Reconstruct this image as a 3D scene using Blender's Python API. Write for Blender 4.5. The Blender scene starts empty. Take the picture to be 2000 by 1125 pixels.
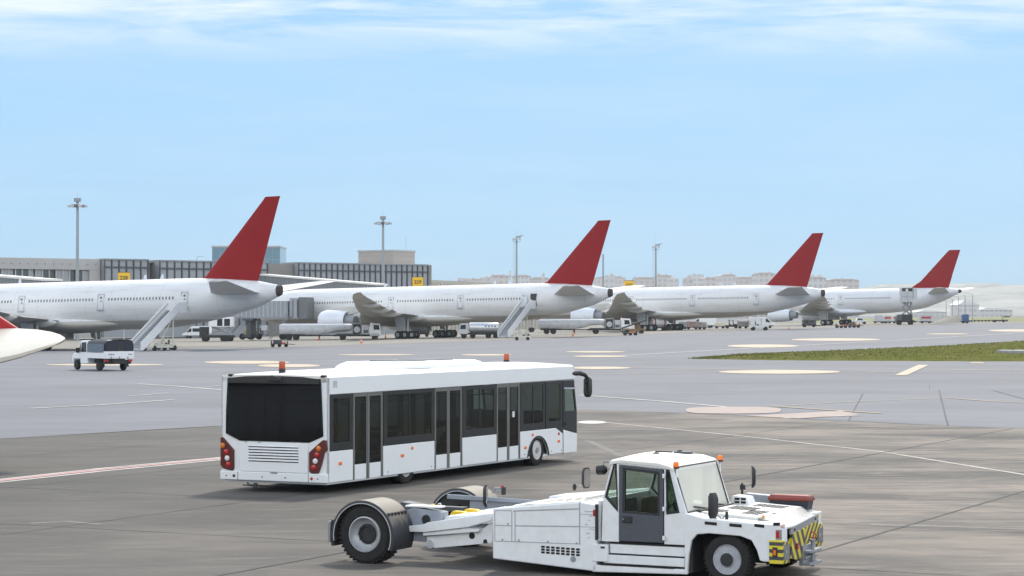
import bpy, bmesh, math, random
from mathutils import Matrix, Vector, Euler
random.seed(7)
R = math.radians
SC = bpy.context.scene
COL = SC.collection
PI = math.pi
# ------------------------------------------------------------------ camera, sky, sun, exposure
FPX, CAMH, HOR = 4300.0, 4.2, 616.0           # focal length in photo pixels, eye height, horizon row
cd = bpy.data.cameras.new('camera')
cam = bpy.data.objects.new('camera', cd)
COL.objects.link(cam)
cd.sensor_width = 36.0
cd.lens = 36.0 * FPX / 2000.0
cd.clip_start = 0.5
cd.clip_end = 12000
cam.location = (0, 0, CAMH)
cam.rotation_euler = (R(90) + math.atan((HOR - 562.5) / FPX), 0, 0)
SC.camera = cam

SUN_ELEV, SUN_AZ = 50.0, 14.0                 # azimuth measured from the view axis towards the right
world = bpy.data.worlds.new('World')
SC.world = world
world.use_nodes = True
wn = world.node_tree
wn.nodes.clear()
def wnode(t, **k):
    n = wn.nodes.new(t)
    for a, b in k.items():
        setattr(n, a, b)
    return n
out = wnode('ShaderNodeOutputWorld')
bgn = wnode('ShaderNodeBackground')
sky = wnode('ShaderNodeTexSky', sky_type='NISHITA', sun_disc=False)
sky.sun_elevation = R(SUN_ELEV)
sky.sun_rotation = R(SUN_AZ)
sky.altitude = 0
sky.air_density = 1.0
sky.dust_density = 1.0
sky.ozone_density = 1.0
tc = wnode('ShaderNodeTexCoord')
sep = wnode('ShaderNodeSeparateXYZ')
wn.links.new(tc.outputs['Generated'], sep.inputs[0])
ramp = wnode('ShaderNodeValToRGB')           # hazy blue of the low sky
cr = ramp.color_ramp
cr.elements[0].position = 0.0
cr.elements[0].color = (3.17, 5.67, 7.94, 1)
cr.elements[1].position = 0.30
cr.elements[1].color = (2.62, 4.74, 7.50, 1)
e = cr.elements.new(0.05); e.color = (2.83, 5.08, 7.50, 1)
wn.links.new(sep.outputs['Z'], ramp.inputs[0])
mixs = wnode('ShaderNodeMix', data_type='RGBA')
mixs.inputs[0].default_value = 0.85
wn.links.new(sky.outputs[0], mixs.inputs[6])
wn.links.new(ramp.outputs[0], mixs.inputs[7])
# thin high cloud, streaked sideways, growing thicker with height
mp = wnode('ShaderNodeMapping')
mp.inputs['Scale'].default_value = (3.2, 3.2, 26.0)
mp.inputs['Location'].default_value = (0.35, 0.2, 0.3)
wn.links.new(tc.outputs['Generated'], mp.inputs[0])
cn = wnode('ShaderNodeTexNoise')
cn.inputs['Scale'].default_value = 2.6
cn.inputs['Detail'].default_value = 9
cn.inputs['Roughness'].default_value = 0.62
cn.inputs['Distortion'].default_value = 0.5
wn.links.new(mp.outputs[0], cn.inputs[0])
mr = wnode('ShaderNodeMapRange')
mr.inputs[1].default_value = 0.40
mr.inputs[2].default_value = 0.66
wn.links.new(cn.outputs[0], mr.inputs[0])
mr2 = wnode('ShaderNodeMapRange')
mr2.inputs[1].default_value = 0.112
mr2.inputs[2].default_value = 0.146
mr2.inputs[3].default_value = 0.06
mr2.inputs[4].default_value = 1.0
wn.links.new(sep.outputs['Z'], mr2.inputs[0])
mul = wnode('ShaderNodeMath', operation='MULTIPLY')
wn.links.new(mr.outputs[0], mul.inputs[0])
wn.links.new(mr2.outputs[0], mul.inputs[1])
mixc = wnode('ShaderNodeMix', data_type='RGBA')
wn.links.new(mul.outputs[0], mixc.inputs[0])
wn.links.new(mixs.outputs[2], mixc.inputs[6])
mixc.inputs[7].default_value = (8.3, 8.5, 8.5, 1)
# bright sky band added above the frame to fill shaded upright faces, dim zenith
mr3 = wnode('ShaderNodeMapRange', interpolation_type='SMOOTHSTEP')
mr3.inputs[1].default_value = 0.15
mr3.inputs[2].default_value = 0.42
wn.links.new(sep.outputs['Z'], mr3.inputs[0])
mixd = wnode('ShaderNodeMix', data_type='RGBA')
wn.links.new(mr3.outputs[0], mixd.inputs[0])
wn.links.new(mixc.outputs[2], mixd.inputs[6])
ramp2 = wnode('ShaderNodeValToRGB')
c2 = ramp2.color_ramp
c2.elements[0].position = 0.20; c2.elements[0].color = (29.0, 28.0, 26.4, 1)
c2.elements[1].position = 1.0; c2.elements[1].color = (3.0, 4.6, 7.2, 1)
e = c2.elements.new(0.42); e.color = (22.5, 22.0, 21.0, 1)
e = c2.elements.new(0.62); e.color = (6.0, 7.2, 8.8, 1)
wn.links.new(sep.outputs['Z'], ramp2.inputs[0])
wn.links.new(ramp2.outputs[0], mixd.inputs[7])
wn.links.new(mixd.outputs[2], bgn.inputs[0])
bgn.inputs[1].default_value = 0.10
wn.links.new(bgn.outputs[0], out.inputs[0])

sl = bpy.data.lights.new('sun', 'SUN')
sl.energy = 2.3
sl.angle = R(6.0)
sl.color = (1.0, 0.93, 0.82)
so = bpy.data.objects.new('sun', sl)
COL.objects.link(so)
sd = Vector((math.sin(R(SUN_AZ)) * math.cos(R(SUN_ELEV)), math.cos(R(SUN_AZ)) * math.cos(R(SUN_ELEV)), math.sin(R(SUN_ELEV))))
so.rotation_euler = (-sd).to_track_quat('-Z', 'Y').to_euler()
so.location = (40, 100, 120)
SC.view_settings.view_transform = 'Standard'
SC.view_settings.look = 'None'
SC.view_settings.gamma = 1
SC.view_settings.exposure = 0.42
SC.cycles.max_bounces = 8
SC.cycles.transparent_max_bounces = 16
SC.cycles.volume_bounces = 0

# ------------------------------------------------------------------ terrain: the apron rises gently to the right and far
def S(y):
    t = min(max((y - 80) / 160.0, 0.0), 1.0)
    return t * t * (3 - 2 * t)
def g(x, y):
    return (0.6 + 0.017 * 220 * math.tanh(x / 220.0)) * S(y)
def gp(px, py):                               # ground point seen at a pixel of the photo
    lo, hi = 5.0, 3000.0
    for i in range(60):
        m = (lo + hi) / 2
        X = (px - 1000) / FPX * m
        if HOR - FPX * (g(X, m) - CAMH) / m > py: lo = m
        else: hi = m
    return ((px - 1000) / FPX * lo, lo)
def at(px, py, Y):                            # point at distance Y
    return ((px - 1000) / FPX * Y, Y, CAMH + (HOR - py) / FPX * Y)

# ------------------------------------------------------------------ materials
MATS = {}
def mat(name, col, rough=0.5, metal=0.0, var=0.0, scale=3.0, spec=0.5, bump=0.0, coat=0.0, dirt=None, alpha=1.0):
    if name in MATS: return MATS[name]
    m = bpy.data.materials.new(name)
    m.use_nodes = True
    nt = m.node_tree
    b = nt.nodes['Principled BSDF']
    b.inputs['Roughness'].default_value = rough
    b.inputs['Metallic'].default_value = metal
    b.inputs['Specular IOR Level'].default_value = spec
    b.inputs['Coat Weight'].default_value = coat
    c = (*col, 1)
    b.inputs['Base Color'].default_value = c
    t = nt.nodes.new('ShaderNodeTexCoord')
    n = nt.nodes.new('ShaderNodeTexNoise')
    n.inputs['Scale'].default_value = scale
    n.inputs['Detail'].default_value = 6
    n.inputs['Roughness'].default_value = 0.65
    nt.links.new(t.outputs['Object'], n.inputs[0])
    if var > 0:
        r = nt.nodes.new('ShaderNodeMapRange')
        r.inputs[1].default_value = 0.35
        r.inputs[2].default_value = 0.7
        nt.links.new(n.outputs[0], r.inputs[0])
        x = nt.nodes.new('ShaderNodeMix'); x.data_type = 'RGBA'
        d = dirt or tuple(v * (1 - var) for v in col)
        x.inputs[6].default_value = c
        x.inputs[7].default_value = (*d, 1)
        if dirt:
            mm = nt.nodes.new('ShaderNodeMath'); mm.operation = 'MULTIPLY'
            mm.inputs[1].default_value = var
            nt.links.new(r.outputs[0], mm.inputs[0]); nt.links.new(mm.outputs[0], x.inputs[0])
        else:
            nt.links.new(r.outputs[0], x.inputs[0])
        nt.links.new(x.outputs[2], b.inputs['Base Color'])
    if bump > 0:
        bn = nt.nodes.new('ShaderNodeBump')
        bn.inputs['Strength'].default_value = bump
        bn.inputs['Distance'].default_value = 0.02
        nt.links.new(n.outputs[0], bn.inputs['Height'])
        nt.links.new(bn.outputs[0], b.inputs['Normal'])
    MATS[name] = m
    return m
def glass(name, tint, opacity, rough=0.03, body=(0.02, 0.02, 0.02)):
    m = bpy.data.materials.new(name); m.use_nodes = True
    nt = m.node_tree
    b = nt.nodes['Principled BSDF']
    b.inputs['Base Color'].default_value = (*body, 1)
    b.inputs['Roughness'].default_value = rough
    tr = nt.nodes.new('ShaderNodeBsdfTransparent')
    tr.inputs[0].default_value = (*tint, 1)
    mx = nt.nodes.new('ShaderNodeMixShader')
    mx.inputs[0].default_value = opacity
    nt.links.new(tr.outputs[0], mx.inputs[1])
    nt.links.new(b.outputs[0], mx.inputs[2])
    nt.links.new(mx.outputs[0], nt.nodes['Material Output'].inputs[0])
    MATS[name] = m
    return m
WHITE = mat('white paint', (0.78, 0.79, 0.80), 0.35, var=0.10, scale=1.3, coat=0.2, dirt=(0.55, 0.53, 0.49))
WHITE2 = mat('worn white paint', (0.76, 0.77, 0.78), 0.45, var=0.22, scale=2.2, dirt=(0.52, 0.50, 0.46))
DUSTY = mat('dusty white roof', (0.78, 0.76, 0.71), 0.6, var=0.25, scale=4, dirt=(0.6, 0.55, 0.45))
BLACK = mat('black rubber trim', (0.018, 0.018, 0.02), 0.55)
TYRE = mat('tyre rubber', (0.017, 0.017, 0.018), 0.85, var=0.4, scale=9, dirt=(0.045, 0.041, 0.037), spec=0.3, bump=0.2)
DGREY = mat('dark grey paint', (0.075, 0.08, 0.095), 0.5, var=0.2, scale=30)
MGREY = mat('mid grey metal', (0.28, 0.29, 0.31), 0.5, var=0.25, scale=5)
LGREY = mat('light grey metal', (0.5, 0.51, 0.53), 0.45, var=0.2, scale=4)
STEEL = mat('bare steel', (0.36, 0.36, 0.36), 0.5, metal=0.55, var=0.3, scale=6)
RIM = mat('silver rim', (0.42, 0.43, 0.45), 0.45, metal=0.25, var=0.3, scale=8, dirt=(0.25, 0.24, 0.22))
DARK = mat('dark chassis', (0.03, 0.03, 0.032), 0.7, var=0.3, scale=5)
ORANGE = mat('orange lens', (0.85, 0.16, 0.01), 0.25)
DORANGE = mat('dark amber lens', (0.42, 0.07, 0.015), 0.25)
REDL = mat('red lens', (0.45, 0.02, 0.02), 0.25)
WHITEL = mat('clear lens', (0.7, 0.7, 0.7), 0.15)
MAROON = mat('maroon lamp housing', (0.10, 0.018, 0.016), 0.35)
REDFIN = mat('red fin paint', (0.265, 0.010, 0.012), 0.65, var=0.10, scale=0.3, spec=0.08)
YELLOW = mat('yellow paint', (0.78, 0.52, 0.02), 0.5, var=0.15)
SIGNY = mat('yellow sign', (0.85, 0.50, 0.01), 0.5)
CONER = mat('orange cone', (0.75, 0.12, 0.03), 0.5)
BLUE = mat('blue paint', (0.05, 0.11, 0.28), 0.5, var=0.15)
TAN = mat('dusty fender', (0.40, 0.34, 0.26), 0.8, var=0.3, scale=3, dirt=(0.16, 0.14, 0.12))
BEIGE = mat('beige paint', (0.62, 0.60, 0.52), 0.5, var=0.2)
BROWN = mat('brown paint', (0.22, 0.14, 0.07), 0.6, var=0.3)
CANVAS = mat('dark blue canvas', (0.012, 0.016, 0.032), 0.65, var=0.3, scale=6)
CANVASL = mat('clear plastic sheet', (0.13, 0.16, 0.21), 0.35, var=0.5, scale=5)
REDBOX = mat('red plastic lid', (0.22, 0.035, 0.02), 0.5, var=0.2, scale=6)
MIRR = mat('mirror', (0.7, 0.72, 0.74), 0.05, metal=1.0)
BUSGL = glass('tinted bus glass', (0.60, 0.66, 0.61), 0.36, body=(0.016, 0.015, 0.014))
BUSRW = glass('rear bus glass', (0.42, 0.44, 0.46), 0.55, body=(0.012, 0.012, 0.014))
BUSDK = mat('black glass', (0.013, 0.013, 0.015), 0.06)
CABGL = glass('cab glass', (0.86, 0.92, 0.88), 0.12, body=(0.03, 0.035, 0.03))
GLAREGL = glass('glare coloured windscreen', (0.9, 0.9, 0.85), 0.72, rough=0.35, body=(0.80, 0.77, 0.66))  # cream body colour stands in for glare on the tug windscreen
VANGL = mat('dark vehicle glass', (0.02, 0.024, 0.028), 0.08)

# ------------------------------------------------------------------ mesh builder
class MB:
    def __init__(s):
        s.v = []; s.f = []; s.mi = []; s.cur = 0; s.M = None
    def add(s, vs, fs):
        o = len(s.v)
        if s.M is not None: vs = [s.M @ Vector(p) for p in vs]
        s.v += [tuple(p) for p in vs]
        s.f += [tuple(i + o for i in q) for q in fs]
        s.mi += [s.cur] * len(fs)
        return s
    def bb(s, x0, x1, y0, y1, z0, z1):
        return s.add([(x0, y0, z0), (x1, y0, z0), (x1, y1, z0), (x0, y1, z0), (x0, y0, z1), (x1, y0, z1), (x1, y1, z1), (x0, y1, z1)],
                     [(0, 3, 2, 1), (4, 5, 6, 7), (0, 1, 5, 4), (1, 2, 6, 5), (2, 3, 7, 6), (3, 0, 4, 7)])
    def prism(s, pts, ax, a, b):
        # polygon pts in the plane normal to axis ax, pushed from a to b
        def mk(p, t):
            return {'y': (p[0], t, p[1]), 'x': (t, p[0], p[1]), 'z': (p[0], p[1], t)}[ax]
        n = len(pts)
        ar = sum(pts[i][0] * pts[(i + 1) % n][1] - pts[(i + 1) % n][0] * pts[i][1] for i in range(n))
        flip = (ar > 0) != (ax == 'y')
        if a > b: a, b = b, a
        q = list(pts) if flip else list(reversed(pts))     # q: counterclockwise seen from +axis
        lo = [mk(p, a) for p in q]; hi = [mk(p, b) for p in q]
        f = [tuple(reversed(range(n))), tuple(range(n, 2 * n))]
        f += [(i, (i + 1) % n, n + (i + 1) % n, n + i) for i in range(n)]
        return s.add(lo + hi, f)
    def loft(s, rings, caps=True, closed=True):
        n = len(rings[0]); vs = [p for r in rings for p in r]; f = []
        for k in range(len(rings) - 1):
            for i in range(n if closed else n - 1):
                j = (i + 1) % n
                f.append((k * n + i, k * n + j, (k + 1) * n + j, (k + 1) * n + i))
        if caps and closed:
            f.append(tuple(reversed(range(n)))); f.append(tuple(range((len(rings) - 1) * n, len(rings) * n)))
        return s.add(vs, f)
    def cyl(s, p0, p1, r0, r1=None, n=14, caps=True):
        r1 = r0 if r1 is None else r1
        p0, p1 = Vector(p0), Vector(p1); d = (p1 - p0).normalized()
        u = d.orthogonal().normalized(); w = d.cross(u)
        rings = [[p + (u * math.cos(2 * PI * i / n) + w * math.sin(2 * PI * i / n)) * r for i in range(n)] for p, r in ((p0, r0), (p1, r1))]
        return s.loft(rings, caps)
    def lathe(s, prof, o, ax=(0, 1, 0), n=28, caps=True, arc=None):
        o = Vector(o); d = Vector(ax).normalized()
        u = Vector((0, 0, 1)) if abs(d.z) < 0.9 else Vector((1, 0, 0))
        u = (u - d * u.dot(d)).normalized(); w = d.cross(u)
        a0, a1 = arc if arc else (0, 2 * PI)
        m = n if not arc else n + 1
        rings = [[o + d * t + (u * math.cos(a0 + (a1 - a0) * i / n) + w * math.sin(a0 + (a1 - a0) * i / n)) * r for i in range(m)] for r, t in prof]
        return s.loft(rings, caps and not arc, closed=not arc)
    def tube(s, pts, r, n=8):
        for a, b in zip(pts[:-1], pts[1:]): s.cyl(a, b, r, n=n)
        return s
    def ico(s, c, r, sx=1, sy=1, sz=1, n=10, m=6):
        rings = []
        for k in range(m + 1):
            a = -PI / 2 + PI * k / m; rr = max(math.cos(a), 0.02)
            rings.append([(c[0] + r * sx * rr * math.cos(2 * PI * i / n), c[1] + r * sy * rr * math.sin(2 * PI * i / n), c[2] + r * sz * math.sin(a)) for i in range(n)])
        return s.loft(rings)
    def build(s, name, m, parent=None, smooth=35, bevel=0.0, loc=None, fix=True):
        me = bpy.data.meshes.new(name)
        me.from_pydata(s.v, [], s.f)
        for x in (m if isinstance(m, (list, tuple)) else [m]): me.materials.append(x)
        for i, p in enumerate(me.polygons): p.material_index = s.mi[i]
        if fix:
            bm = bmesh.new(); bm.from_mesh(me); bmesh.ops.recalc_face_normals(bm, faces=bm.faces); bm.to_mesh(me); bm.free()
        if smooth:
            for p in me.polygons: p.use_smooth = True
            me.set_sharp_from_angle(angle=R(smooth))
        o = bpy.data.objects.new(name, me)
        COL.objects.link(o)
        if parent: o.parent = parent
        if loc: o.location = loc
        if bevel:
            b = o.modifiers.new('bevel', 'BEVEL'); b.width = bevel; b.segments = 2; b.limit_method = 'ANGLE'; b.angle_limit = R(40); b.harden_normals = False
        return o
def tag(o, label=None, cat=None, group=None, kind=None):
    if label: o['label'] = label
    if cat: o['category'] = cat
    if group: o['group'] = group
    if kind: o['kind'] = kind
    return o
def thing(name, label, cat, loc=(0, 0, 0), rz=0.0, group=None, rx=0.0, ry=0.0):
    o = bpy.data.objects.new(name, None); COL.objects.link(o)
    o.empty_display_size = 0.5
    o.location = loc; o.rotation_euler = (rx, ry, rz)
    return tag(o, label, cat, group)
def copy_tree(o, parent=None):
    c = o.copy(); COL.objects.link(c)
    if parent: c.parent = parent
    for ch in list(o.children): copy_tree(ch, c)
    return c
def dup(o, loc, rz, label, group=None):
    c = copy_tree(o); c.location = loc; c.rotation_euler.z = rz; c['label'] = label
    if group: c['group'] = group
    return c
def on_ground(px, py):
    x, y = gp(px, py); return (x, y, g(x, y))
def text_part(txt, size, m, parent, M, name='number'):
    cu = bpy.data.curves.new(name, 'FONT'); cu.body = txt; cu.size = size; cu.align_x = 'CENTER'; cu.align_y = 'CENTER'; cu.extrude = 0.02; cu.offset = size * 0.012
    to = bpy.data.objects.new(name, cu)
    me = bpy.data.meshes.new_from_object(to)
    bpy.data.objects.remove(to)
    me.materials.clear(); me.materials.append(m)
    o = bpy.data.objects.new(name, me); COL.objects.link(o); o.parent = parent; o.matrix_local = M
    return o
def airfoil_ring(le, te, up, th, n=7):
    le, te, up = Vector(le), Vector(te), Vector(up).normalized()
    c = (te - le).length
    cs = [0.0, 0.015, 0.06, 0.18, 0.38, 0.65, 1.0]
    yt = lambda t: 5 * th * c * (0.2969 * math.sqrt(t) - 0.126 * t - 0.3516 * t * t + 0.2843 * t ** 3 - 0.1015 * t ** 4)
    a = [le + (te - le) * t + up * yt(t) for t in cs]
    b = [le + (te - le) * t - up * yt(t) for t in reversed(cs[1:])]
    return a + b
HAZE = 0.00012
# ------------------------------------------------------------------ ground
def ground_mat(name, base, dark, light, rough, sc=1.0, streak=0.5, spec=0.3, warm=None, slab=None):
    m = bpy.data.materials.new(name); m.use_nodes = True
    nt = m.node_tree; b = nt.nodes['Principled BSDF']
    N = nt.nodes.new; L = nt.links.new
    t = N('ShaderNodeTexCoord')
    def noise(scale, det=8, ro=0.6, mapping=None, dist=0.0):
        n = N('ShaderNodeTexNoise'); n.inputs['Scale'].default_value = scale; n.inputs['Detail'].default_value = det
        n.inputs['Roughness'].default_value = ro; n.inputs['Distortion'].default_value = dist
        if mapping:
            mp = N('ShaderNodeMapping'); mp.inputs['Rotation'].default_value = (0, 0, mapping[0]); mp.inputs['Scale'].default_value = mapping[1]
            L(t.outputs['Object'], mp.inputs[0]); L(mp.outputs[0], n.inputs[0])
        else: L(t.outputs['Object'], n.inputs[0])
        return n.outputs[0]
    def rng(s, a, b_, c=0.0, d=1.0):
        r = N('ShaderNodeMapRange'); r.inputs[1].default_value = a; r.inputs[2].default_value = b_; r.inputs[3].default_value = c; r.inputs[4].default_value = d
        L(s, r.inputs[0]); return r.outputs[0]
    def mix(f, a, b_):
        x = N('ShaderNodeMix'); x.data_type = 'RGBA'
        L(f, x.inputs[0])
        for i, v in ((6, a), (7, b_)):
            if isinstance(v, tuple): x.inputs[i].default_value = (*v, 1)
            else: L(v, x.inputs[i])
        return x.outputs[2]
    if warm:
        sx = N('ShaderNodeSeparateXYZ'); L(t.outputs['Object'], sx.inputs[0])
        ad = N('ShaderNodeMath'); ad.operation = 'MULTIPLY_ADD'; ad.inputs[1].default_value = 14.0; L(noise(0.12, 6, 0.6), ad.inputs[0]); L(sx.outputs['X'], ad.inputs[2])
        base = mix(rng(ad.outputs[0], -1.0, 16.0), base, warm); light = mix(rng(ad.outputs[0], -1.0, 16.0), light, tuple(min(1, v * 1.35) for v in warm))
    c = mix(rng(noise(0.09 * sc, 9, 0.62, (0.5, (1, 1.7, 1)), 0.6), 0.38, 0.62), base, dark)
    c = mix(rng(noise(0.35 * sc, 8, 0.7, (1.1, (0.6, 1.9, 1)), 0.4), 0.48, 0.70, 0, streak), c, dark)
    c = mix(rng(noise(0.6 * sc, 8, 0.7, (-0.47, (0.4, 2.2, 1)), 0.3), 0.52, 0.72, 0, streak), c, light)
    c = mix(rng(noise(1.7 * sc, 8, 0.75), 0.56, 0.76, 0, 0.5), c, light)
    c = mix(rng(noise(34, 4, 0.7), 0.40, 0.80, 0, 0.28), c, tuple(v * 0.45 for v in dark))
    if slab:
        mp = N('ShaderNodeMapping'); mp.vector_type = 'POINT'; mp.inputs['Rotation'].default_value = (0, 0, -slab[0]); L(t.outputs['Object'], mp.inputs[0])
        vm = N('ShaderNodeVectorMath'); vm.operation = 'ADD'; vm.inputs[1].default_value = (slab[2], slab[3], 0); L(mp.outputs[0], vm.inputs[0])
        vs_ = N('ShaderNodeVectorMath'); vs_.operation = 'SCALE'; vs_.inputs['Scale'].default_value = 1 / slab[1]; L(vm.outputs[0], vs_.inputs[0])
        vf = N('ShaderNodeVectorMath'); vf.operation = 'FLOOR'; L(vs_.outputs[0], vf.inputs[0])
        wh = N('ShaderNodeTexWhiteNoise'); wh.noise_dimensions = '2D'; L(vf.outputs[0], wh.inputs[0])
        c = mix(rng(wh.outputs[0], 0, 1, 0.0, 0.20), c, tuple(v * 0.55 for v in dark))
    L(c, b.inputs['Base Color'])
    b.inputs['Roughness'].default_value = rough
    b.inputs['Specular IOR Level'].default_value = spec
    bp = N('ShaderNodeBump'); bp.inputs['Strength'].default_value = 0.25; bp.inputs['Distance'].default_value = 0.01
    L(noise(60, 4, 0.7), bp.inputs['Height']); L(bp.outputs[0], b.inputs['Normal'])
    return m
ASPH = ground_mat('asphalt', (0.164, 0.165, 0.183), (0.124, 0.126, 0.140), (0.205, 0.204, 0.217), 0.75, 0.7, 0.55)
CONC = ground_mat('stained concrete', (0.108, 0.098, 0.085), (0.068, 0.063, 0.057), (0.165, 0.145, 0.122), 0.8, 1.6, 0.8, warm=(0.241, 0.199, 0.163), slab=(R(63.2), 7.45, -35.0, 12.8 - 7.45 * 6))
STAND = ground_mat('pale stand concrete', (0.247, 0.221, 0.184), (0.189, 0.173, 0.150), (0.298, 0.269, 0.228), 0.8, 0.6, 0.4)
FIELD = ground_mat('dry grass field', (0.247, 0.240, 0.111), (0.169, 0.182, 0.078), (0.325, 0.286, 0.156), 0.9, 0.2, 0.5)

xs = [-3000, -1500, -700, -400] + [-300 + 5 * i for i in range(0, 141)] + [450, 700, 1500, 3000]
ys = [-60, -20, 0, 20, 40, 60] + [80 + 4 * i for i in range(0, 41)] + [260, 300, 350, 420, 520, 700, 1000, 1600, 2400, 4000, 6000]
mb = MB()
mb.add([(x, y, g(x, y)) for y in ys for x in xs], [(j * len(xs) + i, j * len(xs) + i + 1, (j + 1) * len(xs) + i + 1, (j + 1) * len(xs) + i) for j in range(len(ys) - 1) for i in range(len(xs) - 1)])
tag(mb.build('ground', ASPH), kind='structure')

def sheet(name, poly, m, lift, step=6.0, kind='structure', rag=0.0):
    # a flat polygon laid on the terrain, cut into small cells so that it follows it
    bm = bmesh.new()
    pts = poly
    if rag:
        q = []
        for i in range(len(poly)):
            a, b = Vector(poly[i]), Vector(poly[(i + 1) % len(poly)])
            n = max(1, int((b - a).length / 3))
            for k in range(n):
                p = a.lerp(b, k / n)
                q.append((p.x + random.uniform(-rag, rag), p.y + random.uniform(-rag, rag)))
        pts = q
    bm.faces.new([bm.verts.new((x, y, 0)) for x, y in pts])
    bmesh.ops.triangulate(bm, faces=bm.faces)
    x0, x1 = min(p[0] for p in pts), max(p[0] for p in pts); y0, y1 = min(p[1] for p in pts), max(p[1] for p in pts)
    if y1 > 78:
        x0 = max(x0, -320); x1 = min(x1, 420)
        k = math.ceil(x0 / step)
        while k * step < x1:
            bmesh.ops.bisect_plane(bm, geom=bm.verts[:] + bm.edges[:] + bm.faces[:], plane_co=(k * step, 0, 0), plane_no=(1, 0, 0)); k += 1
        k = math.ceil(max(y0, 78) / step)
        while k * step < min(y1, 330):
            bmesh.ops.bisect_plane(bm, geom=bm.verts[:] + bm.edges[:] + bm.faces[:], plane_co=(0, k * step, 0), plane_no=(0, 1, 0)); k += 1
    for v in bm.verts: v.co.z = g(v.co.x, v.co.y) + lift
    bmesh.ops.recalc_face_normals(bm, faces=bm.faces)
    for f in bm.faces:
        if f.normal.z < 0: f.normal_flip()
    me = bpy.data.meshes.new(name); bm.to_mesh(me); bm.free(); me.materials.append(m)
    o = bpy.data.objects.new(name, me); COL.objects.link(o)
    return tag(o, kind=kind)
def pxpoly(pts): return [gp(*p) for p in pts]
near = [(-60, -55), (60, -55)] + pxpoly([(2300, 846), (2000, 838), (1850, 832), (1600, 820), (1350, 807), (1130, 800), (800, 812), (430, 832), (210, 845), (0, 858), (-400, 885)])
sheet('concrete_apron', near, CONC, 0.005, rag=0.16)
far = pxpoly([(-300, 690), (0, 684), (300, 681), (600, 677), (900, 667), (1180, 657), (1500, 643.5), (2000, 630), (2150, 626)]) + [(420, 700), (-300, 700)]
sheet('stand_apron', far, STAND, 0.012, step=12)
fld = pxpoly([(1520, 630.5), (1780, 629), (1900, 629), (2000, 628), (2200, 624)]) + [(700, 1100), (150, 1000)]
sheet('grass_field', fld, FIELD, 0.03, step=25)

MWHITE = mat('worn white road paint', (0.575, 0.550, 0.500), 0.7, var=0.7, scale=1.2, dirt=(0.250, 0.237, 0.225))
MWORN = mat('very worn white paint', (0.52, 0.48, 0.43), 0.75, var=1.0, scale=1.6, dirt=(0.23, 0.205, 0.18))
MCREAM = mat('cream road paint', (0.502, 0.397, 0.262), 0.7, var=0.6, scale=0.9, dirt=(0.262, 0.229, 0.194))
MPINK = mat('pinkish road paint', (0.362, 0.272, 0.231), 0.75, var=0.6, scale=1.0, dirt=(0.221, 0.191, 0.181))
MYEL = mat('faded yellow road paint', (0.468, 0.351, 0.169), 0.75, var=0.7, scale=0.8, dirt=(0.247, 0.227, 0.208))
MRED = mat('faded red road paint', (0.575, 0.260, 0.247), 0.75, var=0.4, scale=1.5, dirt=(0.345, 0.338, 0.312))
CRACK = mat('pavement joint filler', (0.045, 0.043, 0.042), 0.85, var=0.5, scale=3, dirt=(0.13, 0.12, 0.11))
def line(name, pts, w, m, lift=0.018, rag=0.0):
    # polyline on the ground given in photo pixels, w metres wide
    P = [Vector(gp(*p)) for p in pts]
    q = []
    for a, b in zip(P[:-1], P[1:]):
        n = max(1, int((b - a).length / 4))
        q += [a.lerp(b, k / n) for k in range(n)]
    q.append(P[-1])
    L_, R_ = [], []
    for i, p in enumerate(q):
        d = (q[min(i + 1, len(q) - 1)] - q[max(i - 1, 0)]).normalized()
        nrm = Vector((-d.y, d.x)); j = random.uniform(-rag, rag)
        ww = w * (random.uniform(0.6, 1.25) if rag else 1)
        L_.append(p + nrm * (ww / 2 + j)); R_.append(p + nrm * (j - ww / 2))
    mb = MB(); n = len(q)
    mb.add([(p.x, p.y, g(p.x, p.y) + lift) for p in L_] + [(p.x, p.y, g(p.x, p.y) + lift) for p in R_], [(i, n + i, n + i + 1, i + 1) for i in range(n - 1)])
    return tag(mb.build(name, m, smooth=0), kind='structure')
def ell(px0, px1, py0, py1, n=20, p=2.0):
    cx, cy, a, b = (px0 + px1) / 2, (py0 + py1) / 2, (px1 - px0) / 2, (py1 - py0) / 2
    f = lambda v: math.copysign(abs(v) ** (2 / p), v)
    return pxpoly([(cx + a * f(math.cos(2 * PI * i / n)), cy + b * f(math.sin(2 * PI * i / n))) for i in range(n)])
for bx in [(398, 566, 705, 711), (503, 626, 711.5, 717.5), (1112, 1232, 716.5, 721.5), (1402, 1642, 723, 730.5), (88, 322, 711, 714.5), (1420, 1560, 673, 679), (1545, 1720, 661, 666), (1808, 1892, 651.5, 653.5), (1930, 2040, 643.5, 648), (900, 1000, 692, 695), (1105, 1222, 686, 689), (1120, 1225, 694.5, 698), (660, 810, 692, 694.5)]:
    sheet('painted_marking', ell(*bx), MCREAM, 0.022, step=8)
sheet('painted_marking', ell(1338, 1526, 795, 808.5, p=3), MPINK, 0.02)
sheet('painted_marking', pxpoly([(1458, 813), (1640, 803), (1682, 810), (1560, 818)]), MPINK, 0.02)
sheet('painted_marking', pxpoly([(1747, 733), (1771, 733), (1814, 713), (1793, 713)]), MCREAM, 0.022)
sheet('painted_marking', pxpoly([(1895, 708), (1922, 708), (1920, 710.5), (1895, 710)]), MYEL, 0.022)
line('painted_line', [(1100, 716), (1400, 721), (1650, 725), (1750, 727)], 0.30, MCREAM)
line('painted_line', [(1808, 722), (2010, 723.5)], 0.45, MCREAM)
line('painted_line', [(1160, 730.5), (1400, 727)], 0.18, MWHITE)
line('painted_line', [(1180, 697), (1330, 688), (1500, 678.5), (1750, 665), (2010, 649)], 0.5, MWHITE)
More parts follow.
